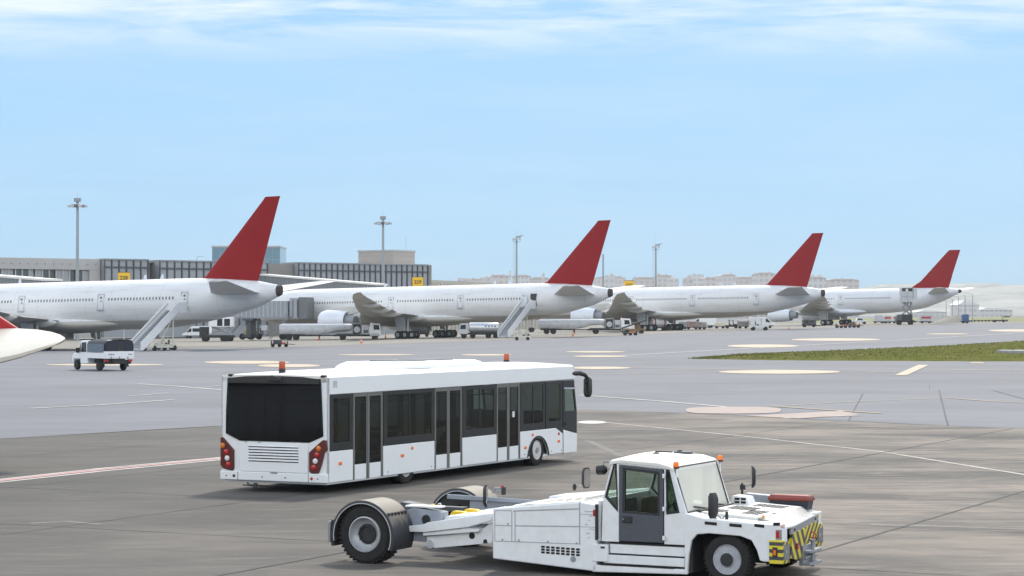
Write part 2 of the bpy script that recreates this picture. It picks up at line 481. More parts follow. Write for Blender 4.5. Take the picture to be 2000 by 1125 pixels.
line('painted_line', [(1130, 772), (1280, 783), (1440, 797)], 0.28, MWHITE)
line('painted_line', [(1530, 817.5), (1680, 811.5)], 0.30, MWHITE)
line('painted_line', [(1130, 825.5), (1180, 825), (1450, 852), (1720, 882.5), (2010, 929)], 0.15, MWORN, 0.012)
sheet('painted_marking', ell(1128, 1184, 822, 828), MWHITE, 0.014)
line('painted_line', [(1508, 794), (1600, 800), (1722, 808)], 0.30, MYEL, 0.024)
line('painted_line', [(1508, 794), (1680, 784), (1850, 777.5)], 0.12, MYEL, 0.026)
line('painted_line', [(1850, 777.5), (1920, 783), (2010, 787.5)], 0.22, MYEL, 0.024)
line('painted_line', [(-20, 944.5), (200, 920.5), (440, 897.5)], 0.20, MWHITE, 0.012)
line('painted_line', [(-20, 941.5), (200, 917.5), (440, 895)], 0.26, MRED, 0.014)
line('painted_line', [(-20, 939), (200, 915), (440, 893)], 0.18, MWHITE, 0.012)
line('painted_line', [(60, 798), (200, 791), (340, 781)], 0.28, MWHITE)
line('painted_line', [(270, 750), (350, 755), (440, 762.5)], 0.30, MWHITE)
line('painted_line', [(390, 757.5), (440, 752)], 0.12, MWHITE)
line('painted_line', [(250, 774), (330, 768)], 0.2, MWHITE)
line('painted_line', [(0, 690), (300, 687), (640, 680), (900, 671)], 0.25, MCREAM)
# joints between the concrete slabs, 7.45 m apart, along and across the bus lane
def inside(x, y):
    c = False; n = len(near)
    for i in range(n):
        (x0, y0), (x1, y1) = near[i], near[(i + 1) % n]
        if (y0 > y) != (y1 > y) and x < (x1 - x0) * (y - y0) / (y1 - y0) + x0: c = not c
    return c
ja = R(63.2); JU, JV = Vector((math.cos(ja), math.sin(ja))), Vector((-math.sin(ja), math.cos(ja)))
def joint(o, d, w):
    run = []
    for k in range(0, 240):
        p = o + d * (k * .75)
        if inside(p.x, p.y) and p.y > 20: run.append(p)
    if len(run) < 3: return
    mb = MB(); nrm = Vector((-d.y, d.x)); L_, R_ = [], []
    for i, p in enumerate(run):
        j = random.uniform(-.012, .012); ww = w * random.uniform(.55, 1.2)
        L_.append(p + nrm * (j + ww / 2)); R_.append(p + nrm * (j - ww / 2))
    n = len(run)
    mb.add([(p.x, p.y, .012) for p in L_] + [(p.x, p.y, .012) for p in R_], [(i, n + i, n + i + 1, i + 1) for i in range(n - 1)])
    tag(mb.build('pavement_joint', JOINT if w < .05 else CRACK, smooth=0, fix=False), kind='structure')
JOINT = mat('dusty slab joint', (0.065, 0.060, 0.055), 0.85, var=0.8, scale=1.2, dirt=(0.12, 0.11, 0.098))
for k in range(-5, 9):
    v = 12.8 + 7.45 * k                       # offset across the lane
    joint(JU * 10 + JV * v, JU, .075 if k in (0, 1) else .042)
for k in range(-3, 10):
    joint(JU * (35.0 + 7.45 * k) - JV * 60, JV, .045 if k == 0 else .036)
for pts, w in (([(1656, 823), (1685, 768)], .04), ([(1834, 762), (1851, 831)], .05), ([(1815, 752), (1815, 760)], .04), ([(1350, 807), (1660, 822.5), (1851, 832), (2010, 838)], .14), ([(-10, 858), (210, 845), (430, 832)], .14), ([(1940, 763), (2010, 782)], .08)):
    line('pavement_joint', pts, w, CRACK, 0.016, rag=0.012)
sheet('tyre_mark', pxpoly([(1140, 860), (1158, 862), (1215, 888), (1222, 893), (1200, 890)]), mat('rubbed tyre mark', (0.11, 0.105, 0.10), 0.8, var=0.6, scale=4, dirt=(0.2, 0.185, 0.16)), 0.010, rag=0.03)
SCUFF = mat('oily scuff', (0.105, 0.095, 0.087), 0.75, var=1.0, scale=2.5, dirt=(0.175, 0.158, 0.140))
for pts, w in (([(1590, 984), (1750, 991), (1880, 994), (2010, 1001)], .12), ([(1700, 1024), (1850, 1028), (2010, 1034)], .30), ([(1760, 1014), (1900, 1021), (2010, 1024)], .10), ([(-10, 949), (120, 953), (300, 969), (372, 973)], .06), ([(140, 873), (205, 875)], .10), ([(60, 1022), (130, 1018), (200, 1024)], .22), ([(1780, 936), (1900, 942), (1970, 950)], .10)):
    line('oil_streak', pts, w, SCUFF, 0.0075, rag=0.05)

# grass island
gm = bpy.data.materials.new('island grass'); gm.use_nodes = True
nt = gm.node_tree; b = nt.nodes['Principled BSDF']; b.inputs['Roughness'].default_value = 1.0; b.inputs['Specular IOR Level'].default_value = 0.0
t = nt.nodes.new('ShaderNodeTexCoord'); n = nt.nodes.new('ShaderNodeTexNoise'); n.inputs['Scale'].default_value = 0.5; n.inputs['Detail'].default_value = 10; n.inputs['Roughness'].default_value = 0.75
nt.links.new(t.outputs['Object'], n.inputs[0])
rp = nt.nodes.new('ShaderNodeValToRGB'); rp.color_ramp.elements[0].position = 0.33; rp.color_ramp.elements[0].color = (0.082, 0.092, 0.024, 1); rp.color_ramp.elements[1].position = 0.68; rp.color_ramp.elements[1].color = (0.190, 0.150, 0.075, 1)
e = rp.color_ramp.elements.new(0.5); e.color = (0.118, 0.125, 0.036, 1)
nt.links.new(n.outputs[0], rp.inputs[0]); nt.links.new(rp.outputs[0], b.inputs['Base Color'])
top = [(1353, 699.5), (1500, 692.5), (1600, 688.5), (1700, 683.5), (1850, 676), (2000, 667), (2300, 648)]
bot = [(1353, 701), (1500, 703.5), (1600, 704.5), (1700, 705), (1850, 706), (2000, 706.5), (2300, 708)]
def samp(tab, x):
    for (a, b_), (c, d) in zip(tab[:-1], tab[1:]):
        if x <= c: return b_ + (d - b_) * (x - a) / (c - a)
    return tab[-1][1]
mb = MB(); NX, NY = 190, 12; vs = []
for i in range(NX + 1):
    px = 1353 + (2300 - 1353) * (i / NX)
    A = Vector(gp(px, samp(bot, px))); B = Vector(gp(px, samp(top, px)))
    for j in range(NY + 1):
        p = A.lerp(B, j / NY); hgt = 0.22 * min(1, 6 * j / NY) * min(1, 4 * (NY - j) / NY + 0.3) * min(1, i / 20)
        if j == 0: hgt = -0.02
        vs.append((p.x, p.y, g(p.x, p.y) + hgt + (random.uniform(-0.03, 0.04) if j else 0)))
mb.add(vs, [(i * (NY + 1) + j, (i + 1) * (NY + 1) + j, (i + 1) * (NY + 1) + j + 1, i * (NY + 1) + j + 1) for i in range(NX) for j in range(NY)])
base = list(vs)
for k in range(9000):
    i = random.randrange(NX); j = random.randrange(1, NY)
    a = Vector(base[i * (NY + 1) + j]); b_ = Vector(base[(i + 1) * (NY + 1) + j + 1]); p = a.lerp(b_, random.random())
    p.x += random.uniform(-.4, .4); p.y += random.uniform(-1, 1); w = random.uniform(.02, .05); hh = random.uniform(.03, .11); dx = random.uniform(-.08, .08)
    mb.add([(p.x - w, p.y, p.z - .05), (p.x + w, p.y, p.z - .05), (p.x + dx, p.y + random.uniform(-.05, .05), p.z + hh)], [(0, 1, 2)])
o = mb.build('grass', gm, fix=False); tag(o, 'strip of green grass between the taxi lanes at right', 'grass', kind='stuff')
P = on_ground(1988, 694)
t_ = thing('drain_cover', 'pale ribbed concrete slab lying in the green grass strip', 'slab', (P[0], P[1], P[2] + .2), 0.05)
mb = MB()
for k in range(4): mb.bb(-1.0 + k * .62 + .1 * (k % 2), -.52 + k * .62, -2.0 + .5 * (k % 2), 1.5 + .4 * ((k + 1) % 2), 0.0, .24 - .05 * (k % 2))
mb.build('slab', mat('pale concrete', (.46, .45, .43), .8, var=.3, scale=2), t_, bevel=.03)
mb = MB(); mb.bb(-1.25, 2.2, -2.2, 2.2, -.4, .2); mb.build('base', MGREY, t_)
# ------------------------------------------------------------------ airliners
def fuse_mat(name, zb, top, belly):
    m = mat(name, top, 0.45, var=0.12, scale=0.35, coat=0.08, spec=0.35, dirt=tuple(v * .86 for v in top))
    nt = m.node_tree; b = nt.nodes['Principled BSDF']
    src = b.inputs['Base Color'].links[0].from_socket
    t = nt.nodes.new('ShaderNodeTexCoord'); s = nt.nodes.new('ShaderNodeSeparateXYZ'); nt.links.new(t.outputs['Object'], s.inputs[0])
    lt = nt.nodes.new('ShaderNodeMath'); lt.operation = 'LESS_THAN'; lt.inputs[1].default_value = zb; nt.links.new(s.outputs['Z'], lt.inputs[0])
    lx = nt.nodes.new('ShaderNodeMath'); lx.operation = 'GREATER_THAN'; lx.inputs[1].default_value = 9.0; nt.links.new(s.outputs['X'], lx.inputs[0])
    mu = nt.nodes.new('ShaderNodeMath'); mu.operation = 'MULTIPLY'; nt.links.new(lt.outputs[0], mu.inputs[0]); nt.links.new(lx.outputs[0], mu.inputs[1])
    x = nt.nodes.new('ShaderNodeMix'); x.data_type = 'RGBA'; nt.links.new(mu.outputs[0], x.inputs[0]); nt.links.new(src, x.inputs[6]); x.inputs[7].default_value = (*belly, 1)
    mp = nt.nodes.new('ShaderNodeMapping'); mp.inputs['Scale'].default_value = (.10, .8, 1.6); nt.links.new(t.outputs['Object'], mp.inputs[0])
    n = nt.nodes.new('ShaderNodeTexNoise'); n.inputs['Scale'].default_value = 1.6; n.inputs['Detail'].default_value = 9; n.inputs['Roughness'].default_value = .7; nt.links.new(mp.outputs[0], n.inputs[0])
    r = nt.nodes.new('ShaderNodeMapRange'); r.inputs[1].default_value = .48; r.inputs[2].default_value = .75; r.inputs[4].default_value = .55; nt.links.new(n.outputs[0], r.inputs[0])
    y = nt.nodes.new('ShaderNodeMix'); y.data_type = 'RGBA'; nt.links.new(r.outputs[0], y.inputs[0]); nt.links.new(x.outputs[2], y.inputs[6]); y.inputs[7].default_value = (.40, .385, .35, 1)
    d = nt.nodes.new('ShaderNodeMath'); d.operation = 'MULTIPLY'; d.inputs[1].default_value = 1 / 4.3; nt.links.new(s.outputs['X'], d.inputs[0])
    f = nt.nodes.new('ShaderNodeMath'); f.operation = 'FRACT'; nt.links.new(d.outputs[0], f.inputs[0])
    l = nt.nodes.new('ShaderNodeMath'); l.operation = 'LESS_THAN'; l.inputs[1].default_value = .016; nt.links.new(f.outputs[0], l.inputs[0])
    k = nt.nodes.new('ShaderNodeMath'); k.operation = 'MULTIPLY'; k.inputs[1].default_value = .28; nt.links.new(l.outputs[0], k.inputs[0])
    w = nt.nodes.new('ShaderNodeMix'); w.data_type = 'RGBA'; nt.links.new(k.outputs[0], w.inputs[0]); nt.links.new(y.outputs[2], w.inputs[6]); w.inputs[7].default_value = (.25, .25, .26, 1)
    nt.links.new(w.outputs[2], b.inputs['Base Color'])
    return m
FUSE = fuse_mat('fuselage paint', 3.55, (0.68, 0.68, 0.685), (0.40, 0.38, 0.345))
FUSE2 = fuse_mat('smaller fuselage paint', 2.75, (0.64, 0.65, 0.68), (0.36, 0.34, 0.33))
TAILP = mat('tailplane grey paint', (0.62, 0.61, 0.58), 0.5, var=0.15, scale=0.5)
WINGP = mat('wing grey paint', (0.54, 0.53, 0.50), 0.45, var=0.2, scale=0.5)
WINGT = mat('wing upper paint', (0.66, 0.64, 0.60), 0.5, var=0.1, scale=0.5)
NAC = mat('nacelle paint', (0.66, 0.69, 0.74), 0.3, var=0.08, scale=1)
PANEL = mat('panel line', (0.28, 0.29, 0.31), 0.5)
CABW = mat('cabin window', (0.07, 0.078, 0.095), 0.25)

def ring(x, zc, ry, rz, n=32):
    return [(x, ry * math.cos(2 * PI * i / n), zc + rz * math.sin(2 * PI * i / n)) for i in range(n)]
def lerp_tab(tab, x):
    for a, b in zip(tab[:-1], tab[1:]):
        if x <= b[0]:
            k = (x - a[0]) / (b[0] - a[0]); return tuple(p + (q - p) * k for p, q in zip(a, b))[1:]
    return tab[-1][1:]
WPROTO = {}
def airliner(cfg, label, loc, rz, rx, ry):
    c = cfg
    t = thing('airliner', label, 'airliner', loc, rz, 'red tailed airliners parked in a row', rx, ry)
    st = c['stations']                                        # x, top z, bottom z, half width
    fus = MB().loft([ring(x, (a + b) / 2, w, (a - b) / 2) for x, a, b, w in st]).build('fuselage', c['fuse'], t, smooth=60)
    def side(x, z):                                           # y and outward tilt of the skin at x, z
        a, b, w = lerp_tab(st, x); zc, rr = (a + b) / 2, (a - b) / 2
        s_ = max(-.98, min(.98, (z - zc) / rr)); y = w * math.sqrt(1 - s_ * s_)
        return y, math.atan2(s_, math.sqrt(1 - s_ * s_))
    # belly fairing
    f = c['fairing']; fr = []
    for k in range(13):
        u = k / 12; x = f[0] + (f[1] - f[0]) * u; e_ = math.sin(PI * u) ** 0.55
        fr.append(ring(x, f[2], f[3] * (0.55 + 0.45 * e_), f[4] * (0.30 + 0.70 * e_), 24))
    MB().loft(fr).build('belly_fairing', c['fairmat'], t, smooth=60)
    # fin: outline leading edge points / trailing edge points bottom to top
    MB().loft([airfoil_ring((l[0], 0, l[1]), (e_[0], 0, e_[1]), (0, 1, 0), .10) for l, e_ in c['fin']]).build('tail_fin', REDFIN, t, smooth=50)
    for s_ in (1, -1):
        o = MB().loft([airfoil_ring((l[0], s_ * l[1], l[2]), (e_[0], s_ * e_[1], e_[2]), (0, 0, 1), .09) for l, e_ in c['stab']]).build('tailplane', TAILP, t, smooth=50)
        W = c['wing']
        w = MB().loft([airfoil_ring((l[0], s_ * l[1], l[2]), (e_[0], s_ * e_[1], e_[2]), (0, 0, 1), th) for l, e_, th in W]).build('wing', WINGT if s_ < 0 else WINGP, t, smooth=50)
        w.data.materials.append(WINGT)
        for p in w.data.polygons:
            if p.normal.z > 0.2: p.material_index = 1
        for y_, ln in c['tracks']:
            (l, e_, th) = min(W, key=lambda q: abs(q[0][1] - y_))
            ks = [q for q in range(len(W) - 1) if W[q][0][1] <= y_ <= W[q + 1][0][1]][0]
            A, B = W[ks], W[ks + 1]; k = (y_ - A[0][1]) / (B[0][1] - A[0][1])
            le = Vector(A[0]).lerp(Vector(B[0]), k); te = Vector(A[1]).lerp(Vector(B[1]), k)
            rings = []
            for q in range(9):
                u = q / 8; r_ = ln * .075 * (math.sin(PI * min(1, u * 1.0 + .02)) ** .6 + .02)
                x_ = te.x + ln * .72 - ln * u * 1.0; z_ = te.z - .35 - .15 * math.sin(PI * u) + (0.05 * ln * (0.72 - u) * .4)
                rings.append([(x_, s_ * le.y + r_ * .8 * math.cos(2 * PI * i / 10), z_ + r_ * 1.35 * math.sin(2 * PI * i / 10)) for i in range(10)])
            MB().loft(rings).build('flap_fairing', WINGP, w, smooth=60)
        ex, ey, ez, er, el = c['engine']
        pr = [(er * .80, 0.0), (er * .88, -.12), (er * .97, -el * .14), (er, -el * .32), (er * .97, -el * .62), (er * .86, -el), (er * .80, -el), (er * .80, -el * .5)]
        n_ = MB().lathe([(r_, q) for r_, q in pr], (ex, s_ * ey, ez), (1, 0, 0), 28, caps=False).build('engine', NAC, t, smooth=60)
        MB().lathe([(er * .55, -el * .5), (er * .62, -el * .95), (er * .46, -el * 1.28), (er * .40, -el * 1.28)], (ex, s_ * ey, ez), (1, 0, 0), 24).build('exhaust', MGREY, n_, smooth=50)
        MB().lathe([(er * .82, -.5), (er * .25, -.45), (.02, .1)], (ex, s_ * ey, ez), (1, 0, 0), 24).build('fan', DARK, n_)
        MB().prism([(ex - el * .2, ez + er * .9), (ex - el * .15, ez + er * 1.04), (ex - el * 1.55, ez + er * 1.35), (ex - el * 1.75, ez + er * 1.0), (ex - el * 1.0, ez + er * .5)], 'y', s_ * ey - .22, s_ * ey + .22).build('pylon', WINGP, n_, bevel=.05)
        gx, gy, gr, nw = c['gear']
        gt = MB().cyl((gx, s_ * gy, 0.9), (gx, s_ * (gy - .3), 4.0), .2)
        gt.cyl((gx - (nw - 1) * .72, s_ * gy, gr), (gx + (nw - 1) * .72, s_ * gy, gr), .13)
        gt.cyl((gx + 1.6, s_ * (gy - .2), 3.2), (gx, s_ * gy, 1.4), .09)
        gear = gt.build('main_gear', LGREY, t)
        for k in range(nw):
            for q in (-.55, .55):
                key = ('w', gr)
                if key not in WPROTO:
                    wm = MB(); wm.lathe([(gr * .55, -.24), (gr * .92, -.24), (gr, -.15), (gr, .15), (gr * .92, .24), (gr * .55, .24)], (0, 0, 0), (0, 1, 0), 22); wm.cur = 1; wm.lathe([(gr * .52, -.26), (gr * .2, -.18), (.05, -.26)], (0, 0, 0), (0, 1, 0), 16); wm.lathe([(gr * .52, .26), (gr * .2, .18), (.05, .26)], (0, 0, 0), (0, 1, 0), 16)
                    wo = wm.build('wheel', [TYRE, RIM], gear); WPROTO[key] = wo.data; wo.location = (gx + (k - (nw - 1) / 2) * 1.45, s_ * gy + q, gr)
                else:
                    wo = bpy.data.objects.new('wheel', WPROTO[key]); COL.objects.link(wo); wo.parent = gear; wo.location = (gx + (k - (nw - 1) / 2) * 1.45, s_ * gy + q, gr)
        MB().prism([(gx - .2, 3.6), (gx + 2.1, 3.7), (gx + 1.5, 1.5), (gx - .1, 1.3)], 'y', s_ * (gy + .75), s_ * (gy + .82)).build('gear_door', LGREY, gear)
    MB().bb(gx - .6, gx + 2.6, -.75, -.68, 1.25, 2.6).bb(gx - .6, gx + 2.6, .68, .75, 1.25, 2.6).build('bay_door', WINGP, t, bevel=.03)
    ng = MB().cyl((c['nose'], 0, .5), (c['nose'], 0, 2.8), .13).cyl((c['nose'], -.4, .5), (c['nose'], .4, .5), .08).build('nose_gear', LGREY, t)
    for q in (-.32, .32):
        MB().lathe([(.2, -.15), (.48, -.15), (.5, 0), (.48, .15), (.2, .15)], (c['nose'], q, .5), (0, 1, 0), 18).build('wheel', TYRE, ng)
    # apu tail end
    a0 = st[0]
    rg = []
    for dx in (.55, .45, .3, .15, -.03):
        q_ = lerp_tab(st, max(a0[0] + dx, a0[0] + .001)); rg.append(ring(a0[0] + dx, (q_[0] + q_[1]) / 2 - .02, q_[2] + .035, (q_[0] - q_[1]) / 2 + .03, 20))
    MB().loft(rg).build('exhaust_cone', mat('burnt metal', (.055, .05, .047), .6, var=.3, spec=.2), t, smooth=50)
    # cabin windows, each its own part
    wd = MB().prism([(-.07, -.18), (.07, -.18), (.10, -.12), (.10, .12), (.07, .18), (-.07, .18), (-.10, .12), (-.10, -.12)], 'y', -.02, .012)
    w0 = None
    for a, b_, n_ in c['rows']:
        for k in range(n_):
            x = a + (b_ - a) * k / (n_ - 1); y, tl = side(x, c['winz'])
            if w0 is None: o = wd.build('cabin_window', CABW, t, smooth=0); w0 = o
            else:
                o = bpy.data.objects.new('cabin_window', w0.data); COL.objects.link(o); o.parent = t
            o.location = (x, y, c['winz']); o.rotation_euler = (tl, 0, 0)
    for x, opn in c['doors']:
        z0 = c['winz'] - .25; y, tl = side(x, z0)
        if opn:
            d = MB().bb(-.55, .55, -.6, .015, -1.0, 1.0).build('doorway', mat('dark doorway', (.05, .045, .04), .8), t)
            d.location = (x, y, z0); d.rotation_euler = (tl * .6, 0, 0)
            d2 = MB().bb(-.58, .58, -.06, .06, -1.05, 1.05).build('door', c['fuse'], t, bevel=.04); d2.location = (x + 1.45, y + .55, z0 + .05); d2.data.materials[0] = NAC
            MB().bb(-.18, .12, .06, .075, .55, .67).build('window', CABW, d2); MB().bb(.15, .4, .06, .08, -.1, .12).build('handle', PANEL, d2)
        else:
            m_ = MB()
            for q in ((-.56, -.50, -1.0, 1.0), (.50, .56, -1.0, 1.0), (-.56, .56, .94, 1.0), (-.56, .56, -1.06, -.98)): m_.bb(q[0], q[1], -.05, .02, q[2], q[3])
            d = m_.build('door', mat('door outline', (.46, .47, .50), .5), t); d.location = (x, y, z0); d.rotation_euler = (tl, 0, 0)
            MB().bb(-.14, .12, -.02, .022, .38, .62).build('window', CABW, d); MB().bb(-.35, .05, -.02, .03, -.05, .02).bb(-.1, .02, -.02, .03, -.05, .2).build('handle', PANEL, d)
            MB().bb(-.6, .6, -.02, .05, -1.16, -1.07).build('sill', PANEL, d)
    for x in c['antennas']:
        a, b_, w = lerp_tab(st, x)
        MB().prism([(x - .3, a - .05), (x + .3, a - .05), (x + .02, a + .6), (x - .22, a + .6)], 'y', -.04, .04).build('antenna', NAC, t)
    y, tl = side(15.2, 3.6)
    return t
def plane_frame(X, Y):
    z = g(X, Y); a = R(147)
    d = (math.cos(a), math.sin(a)); l = (-math.sin(a), math.cos(a))
    sx = (g(X + d[0] * 36, Y + d[1] * 36) - z) / 36; sy = (g(X + d[0] * 36 + l[0] * 5, Y + d[1] * 36 + l[1] * 5) - g(X + d[0] * 36 - l[0] * 5, Y + d[1] * 36 - l[1] * 5)) / 10
    return (X, Y, z), a, math.atan(sy), -math.atan(sx)
BIG = dict(fuse=FUSE, fairmat=FUSE,
    stations=[(0.0, 7.55, 6.45, .20), (.6, 7.66, 6.2, .55), (3.6, 8.2, 5.0, 1.35), (8.6, 8.6, 3.85, 2.25), (12.0, 8.75, 3.25, 2.70), (16, 8.8, 2.75, 3.0), (20, 8.8, 2.45, 3.1), (24, 8.8, 2.4, 3.1), (60, 8.8, 2.4, 3.1), (64, 8.75, 2.45, 3.02), (67.5, 8.45, 2.7, 2.7), (70.5, 7.7, 3.15, 2.1), (72.6, 6.8, 3.7, 1.35), (73.7, 5.8, 4.4, .55), (73.9, 5.3, 4.7, .2)],
    fairing=(25.5, 52, 3.15, 3.55, 1.25),
    fin=[((13.6, 8.55), (3.9, 7.9)), ((12.2, 9.0), (3.66, 8.35)), ((2.75, 18.2), (.18, 18.2)), ((2.4, 18.6), (0.0, 18.6))],
    stab=[((10.4, 1.6, 6.9), (2.7, .9, 6.7)), ((9.5, 2.3, 6.95), (2.3, 2.3, 6.8)), ((2.9, 10.3, 8.05), (-.1, 10.3, 8.05)), ((2.3, 10.7, 8.1), (-.2, 10.7, 8.1))],
    wing=[((50.5, 0, 3.0), (34.6, 0, 3.4), .12), ((48.6, 3.1, 3.4), (34.8, 3.1, 3.7), .12), ((42.7, 10.2, 4.2), (34.2, 10.2, 4.25), .105), ((35.8, 20.6, 5.3), (30.4, 20.6, 5.4), .095), ((30.4, 28.6, 6.75), (27.6, 28.6, 6.85), .085), ((28.4, 31.0, 7.3), (26.7, 31.0, 7.35), .08), ((26.6, 32.3, 7.55), (25.9, 32.3, 7.55), .08)],
    tracks=[(5.0, 5.5), (13.5, 5.0), (19.0, 4.5), (24.0, 3.6)],
    engine=(51.0, 9.6, 3.1, 1.95, 5.4), gear=(36.5, 5.5, .67, 3), nose=67.5,
    rows=[(15.2, 26.0, 21), (28.9, 40.2, 22), (43.6, 59.0, 29)], winz=6.32, doors=[(13.4, False), (27.4, False), (41.65, False), (61.0, False)], antennas=[22.5, 19.6, 45])
def place_plane(X, Y, label, src=None):
    loc, a, rx, ry = plane_frame(X, Y)
    if src is None: return airliner(BIG, label, loc, a, rx, ry)
    c = copy_tree(src); c.location = loc; c.rotation_euler = (rx, ry, a); c['label'] = label
    return c
big1 = place_plane(-28.25, 271.2, 'nearest red finned airliner, its white fuselage running out of the left photo edge')
big1.location.z += .2
big3 = place_plane(60.7, 426.7, 'red finned airliner third from left, all its doors closed, no stairs', big1)
for ch in big1.children:
    if ch.name.split('.')[0] in ('main_gear', 'nose_gear'): ch.location.z -= .18
# the second one has its rear door open
cfg2 = dict(BIG); cfg2['doors'] = [(13.2, True)] + BIG['doors'][1:]
loc, a, rx, ry = plane_frame(16.15, 352.3)
big2 = airliner(cfg2, 'red finned airliner with open rear door above passenger stairs, behind the bus', loc, a, rx, ry)
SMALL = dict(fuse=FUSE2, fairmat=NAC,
    stations=[(.2, 7.95, 7.35, .2), (.9, 8.1, 7.1, .5), (3.2, 8.45, 6.0, 1.2), (5.2, 8.5, 5.15, 1.6), (9.0, 8.55, 3.85, 2.2), (13.5, 8.55, 3.1, 2.55), (18, 8.55, 2.75, 2.78), (24, 8.55, 2.65, 2.82), (50, 8.55, 2.65, 2.82), (54, 8.3, 2.75, 2.6), (57.5, 7.5, 3.1, 1.9), (59.4, 6.3, 3.9, .9), (59.8, 5.5, 4.6, .3)],
    fairing=(23.5, 43, 3.15, 3.3, 1.15),
    fin=[((13.3, 8.3), (3.5, 8.1)), ((12.6, 8.65), (3.2, 8.7)), ((10.2, 10.1), (2.7, 10.1)), ((8.4, 11.9), (2.15, 11.9)), ((3.4, 16.9), (.35, 16.9)), ((2.9, 17.25), (.25, 17.25))],
    stab=[((8.4, 1.2, 7.2), (2.8, .8, 7.4)), ((7.6, 2.0, 7.3), (2.5, 2.0, 7.45)), ((3.3, 9.0, 8.3), (.6, 9.0, 8.35)), ((2.6, 9.6, 8.4), (.4, 9.6, 8.4))],
    wing=[((42.5, 0, 3.1), (31, 0, 3.4), .12), ((40.5, 2.8, 3.4), (30.7, 2.8, 3.6), .12), ((36.6, 9.3, 4.2), (29.5, 9.3, 4.35), .11), ((28.0, 22, 5.9), (24.2, 22, 6.0), .09), ((23.6, 29.2, 7.0), (21.6, 29.2, 7.05), .08)],
    tracks=[(4.5, 5.0), (12.5, 4.6), (17.5, 4.2), (22.0, 3.4)],
    engine=(45.0, 9.4, 2.55, 1.6, 5.6), gear=(32, 5.3, .67, 2), nose=53.5,
    rows=[(16.9, 28.2, 25), (31.4, 46, 28)], winz=6.32, doors=[(13.4, False), (29.6, False), (48.5, False)], antennas=[22])
loc, a, rx, ry = plane_frame(104.9, 512.6)
small = airliner(SMALL, 'farthest and smallest red finned airliner with a lift truck at its rear door', loc, a, rx, ry)

# tail of an aircraft standing just out of the frame at left
t = thing('aircraft_tail', 'white tailplane tip with red fin edge, cut by the left photo edge', 'aircraft', (-22, 62, 0))
mb = MB()
def S2(u): return u
tipz = 3.42
def tp(px, le, te, yl=60.0, yt=62.5, th=.06):
    L_ = ((px - 1000) / FPX * yl, yl, CAMH - (le - HOR) / FPX * yl); T_ = ((px - 1000) / FPX * yt, yt, CAMH - (te - HOR) / FPX * yt)
    return (L_, T_, th)
sec = [((-24, 50.0, 1.6), (-22, 63.9, 4.1), .07), tp(-120, 748, 641, 58.5, 63.5), tp(0, 708, 642, 59.6, 63.0), tp(36, 699, 641.5, 59.9, 62.8), tp(72, 687, 643.5, 60.2, 62.5), tp(100, 677, 648, 60.5, 62.2), tp(116, 670.5, 653, 60.8, 61.9, .10), tp(124, 666, 657.5, 61.0, 61.7, .16), tp(127, 664, 660, 61.2, 61.5, .25)]
mb = MB().loft([airfoil_ring(tuple(p - q for p, q in zip(l, (-22, 62, 0))), tuple(p - q for p, q in zip(e_, (-22, 62, 0))), (0, 0, 1), th) for l, e_, th in sec])
TIP = mat('cream white wing paint', (0.56, 0.525, 0.455), 0.4, var=0.12, scale=1.2)
o = mb.build('tailplane', TIP, t, smooth=60)
LEM = mat('leading edge metal', (0.30, 0.265, 0.215), 0.5, metal=0.0, var=0.25, scale=2)
o.data.materials.append(LEM)
for i, p in enumerate(o.data.polygons):
    if i < 13 * (len(sec) - 1) and i % 13 in (0, 1, 10, 11, 12): p.material_index = 1
MB().prism([(7.88, 3.80), (7.3, 4.18), (2.4, 7.3), (0.2, 8.4), (-.6, 3.9), (7.6, 3.75)], 'y', 1.0, 1.3).build('tail_fin', mat('bright red paint', (.42, .012, .012), .4, var=.1), t, bevel=.05)
MB().loft([[(q[0], y, q[1]) for q in [(1.7 * s_ * math.cos(2 * PI * i / 24), zc + 1.7 * s_ * math.sin(2 * PI * i / 24)) for i in range(24)]] for y, s_, zc in ((8, .15, 4.6), (5, .45, 4.4), (0, .8, 4.0), (-6, 1, 3.6), (-30, 1, 3.6), (-36, .7, 3.4), (-38, .15, 3.2))]).build('fuselage', TIP, t, smooth=60)
gm_ = MB()
for q in (-2.4, 2.4): gm_.cyl((q, -14, .5), (q, -14, 2.6), .12).lathe([(.2, -.2), (.52, -.2), (.55, 0), (.52, .2), (.2, .2)], (q, -14, .55), (1, 0, 0), 18)
gm_.cyl((0, -33, .4), (0, -33, 2.4), .1).lathe([(.2, -.2), (.4, -.2), (.4, .2), (.2, .2)], (0, -33, .4), (1, 0, 0), 16)
gm_.build('landing_gear', DARK, t)
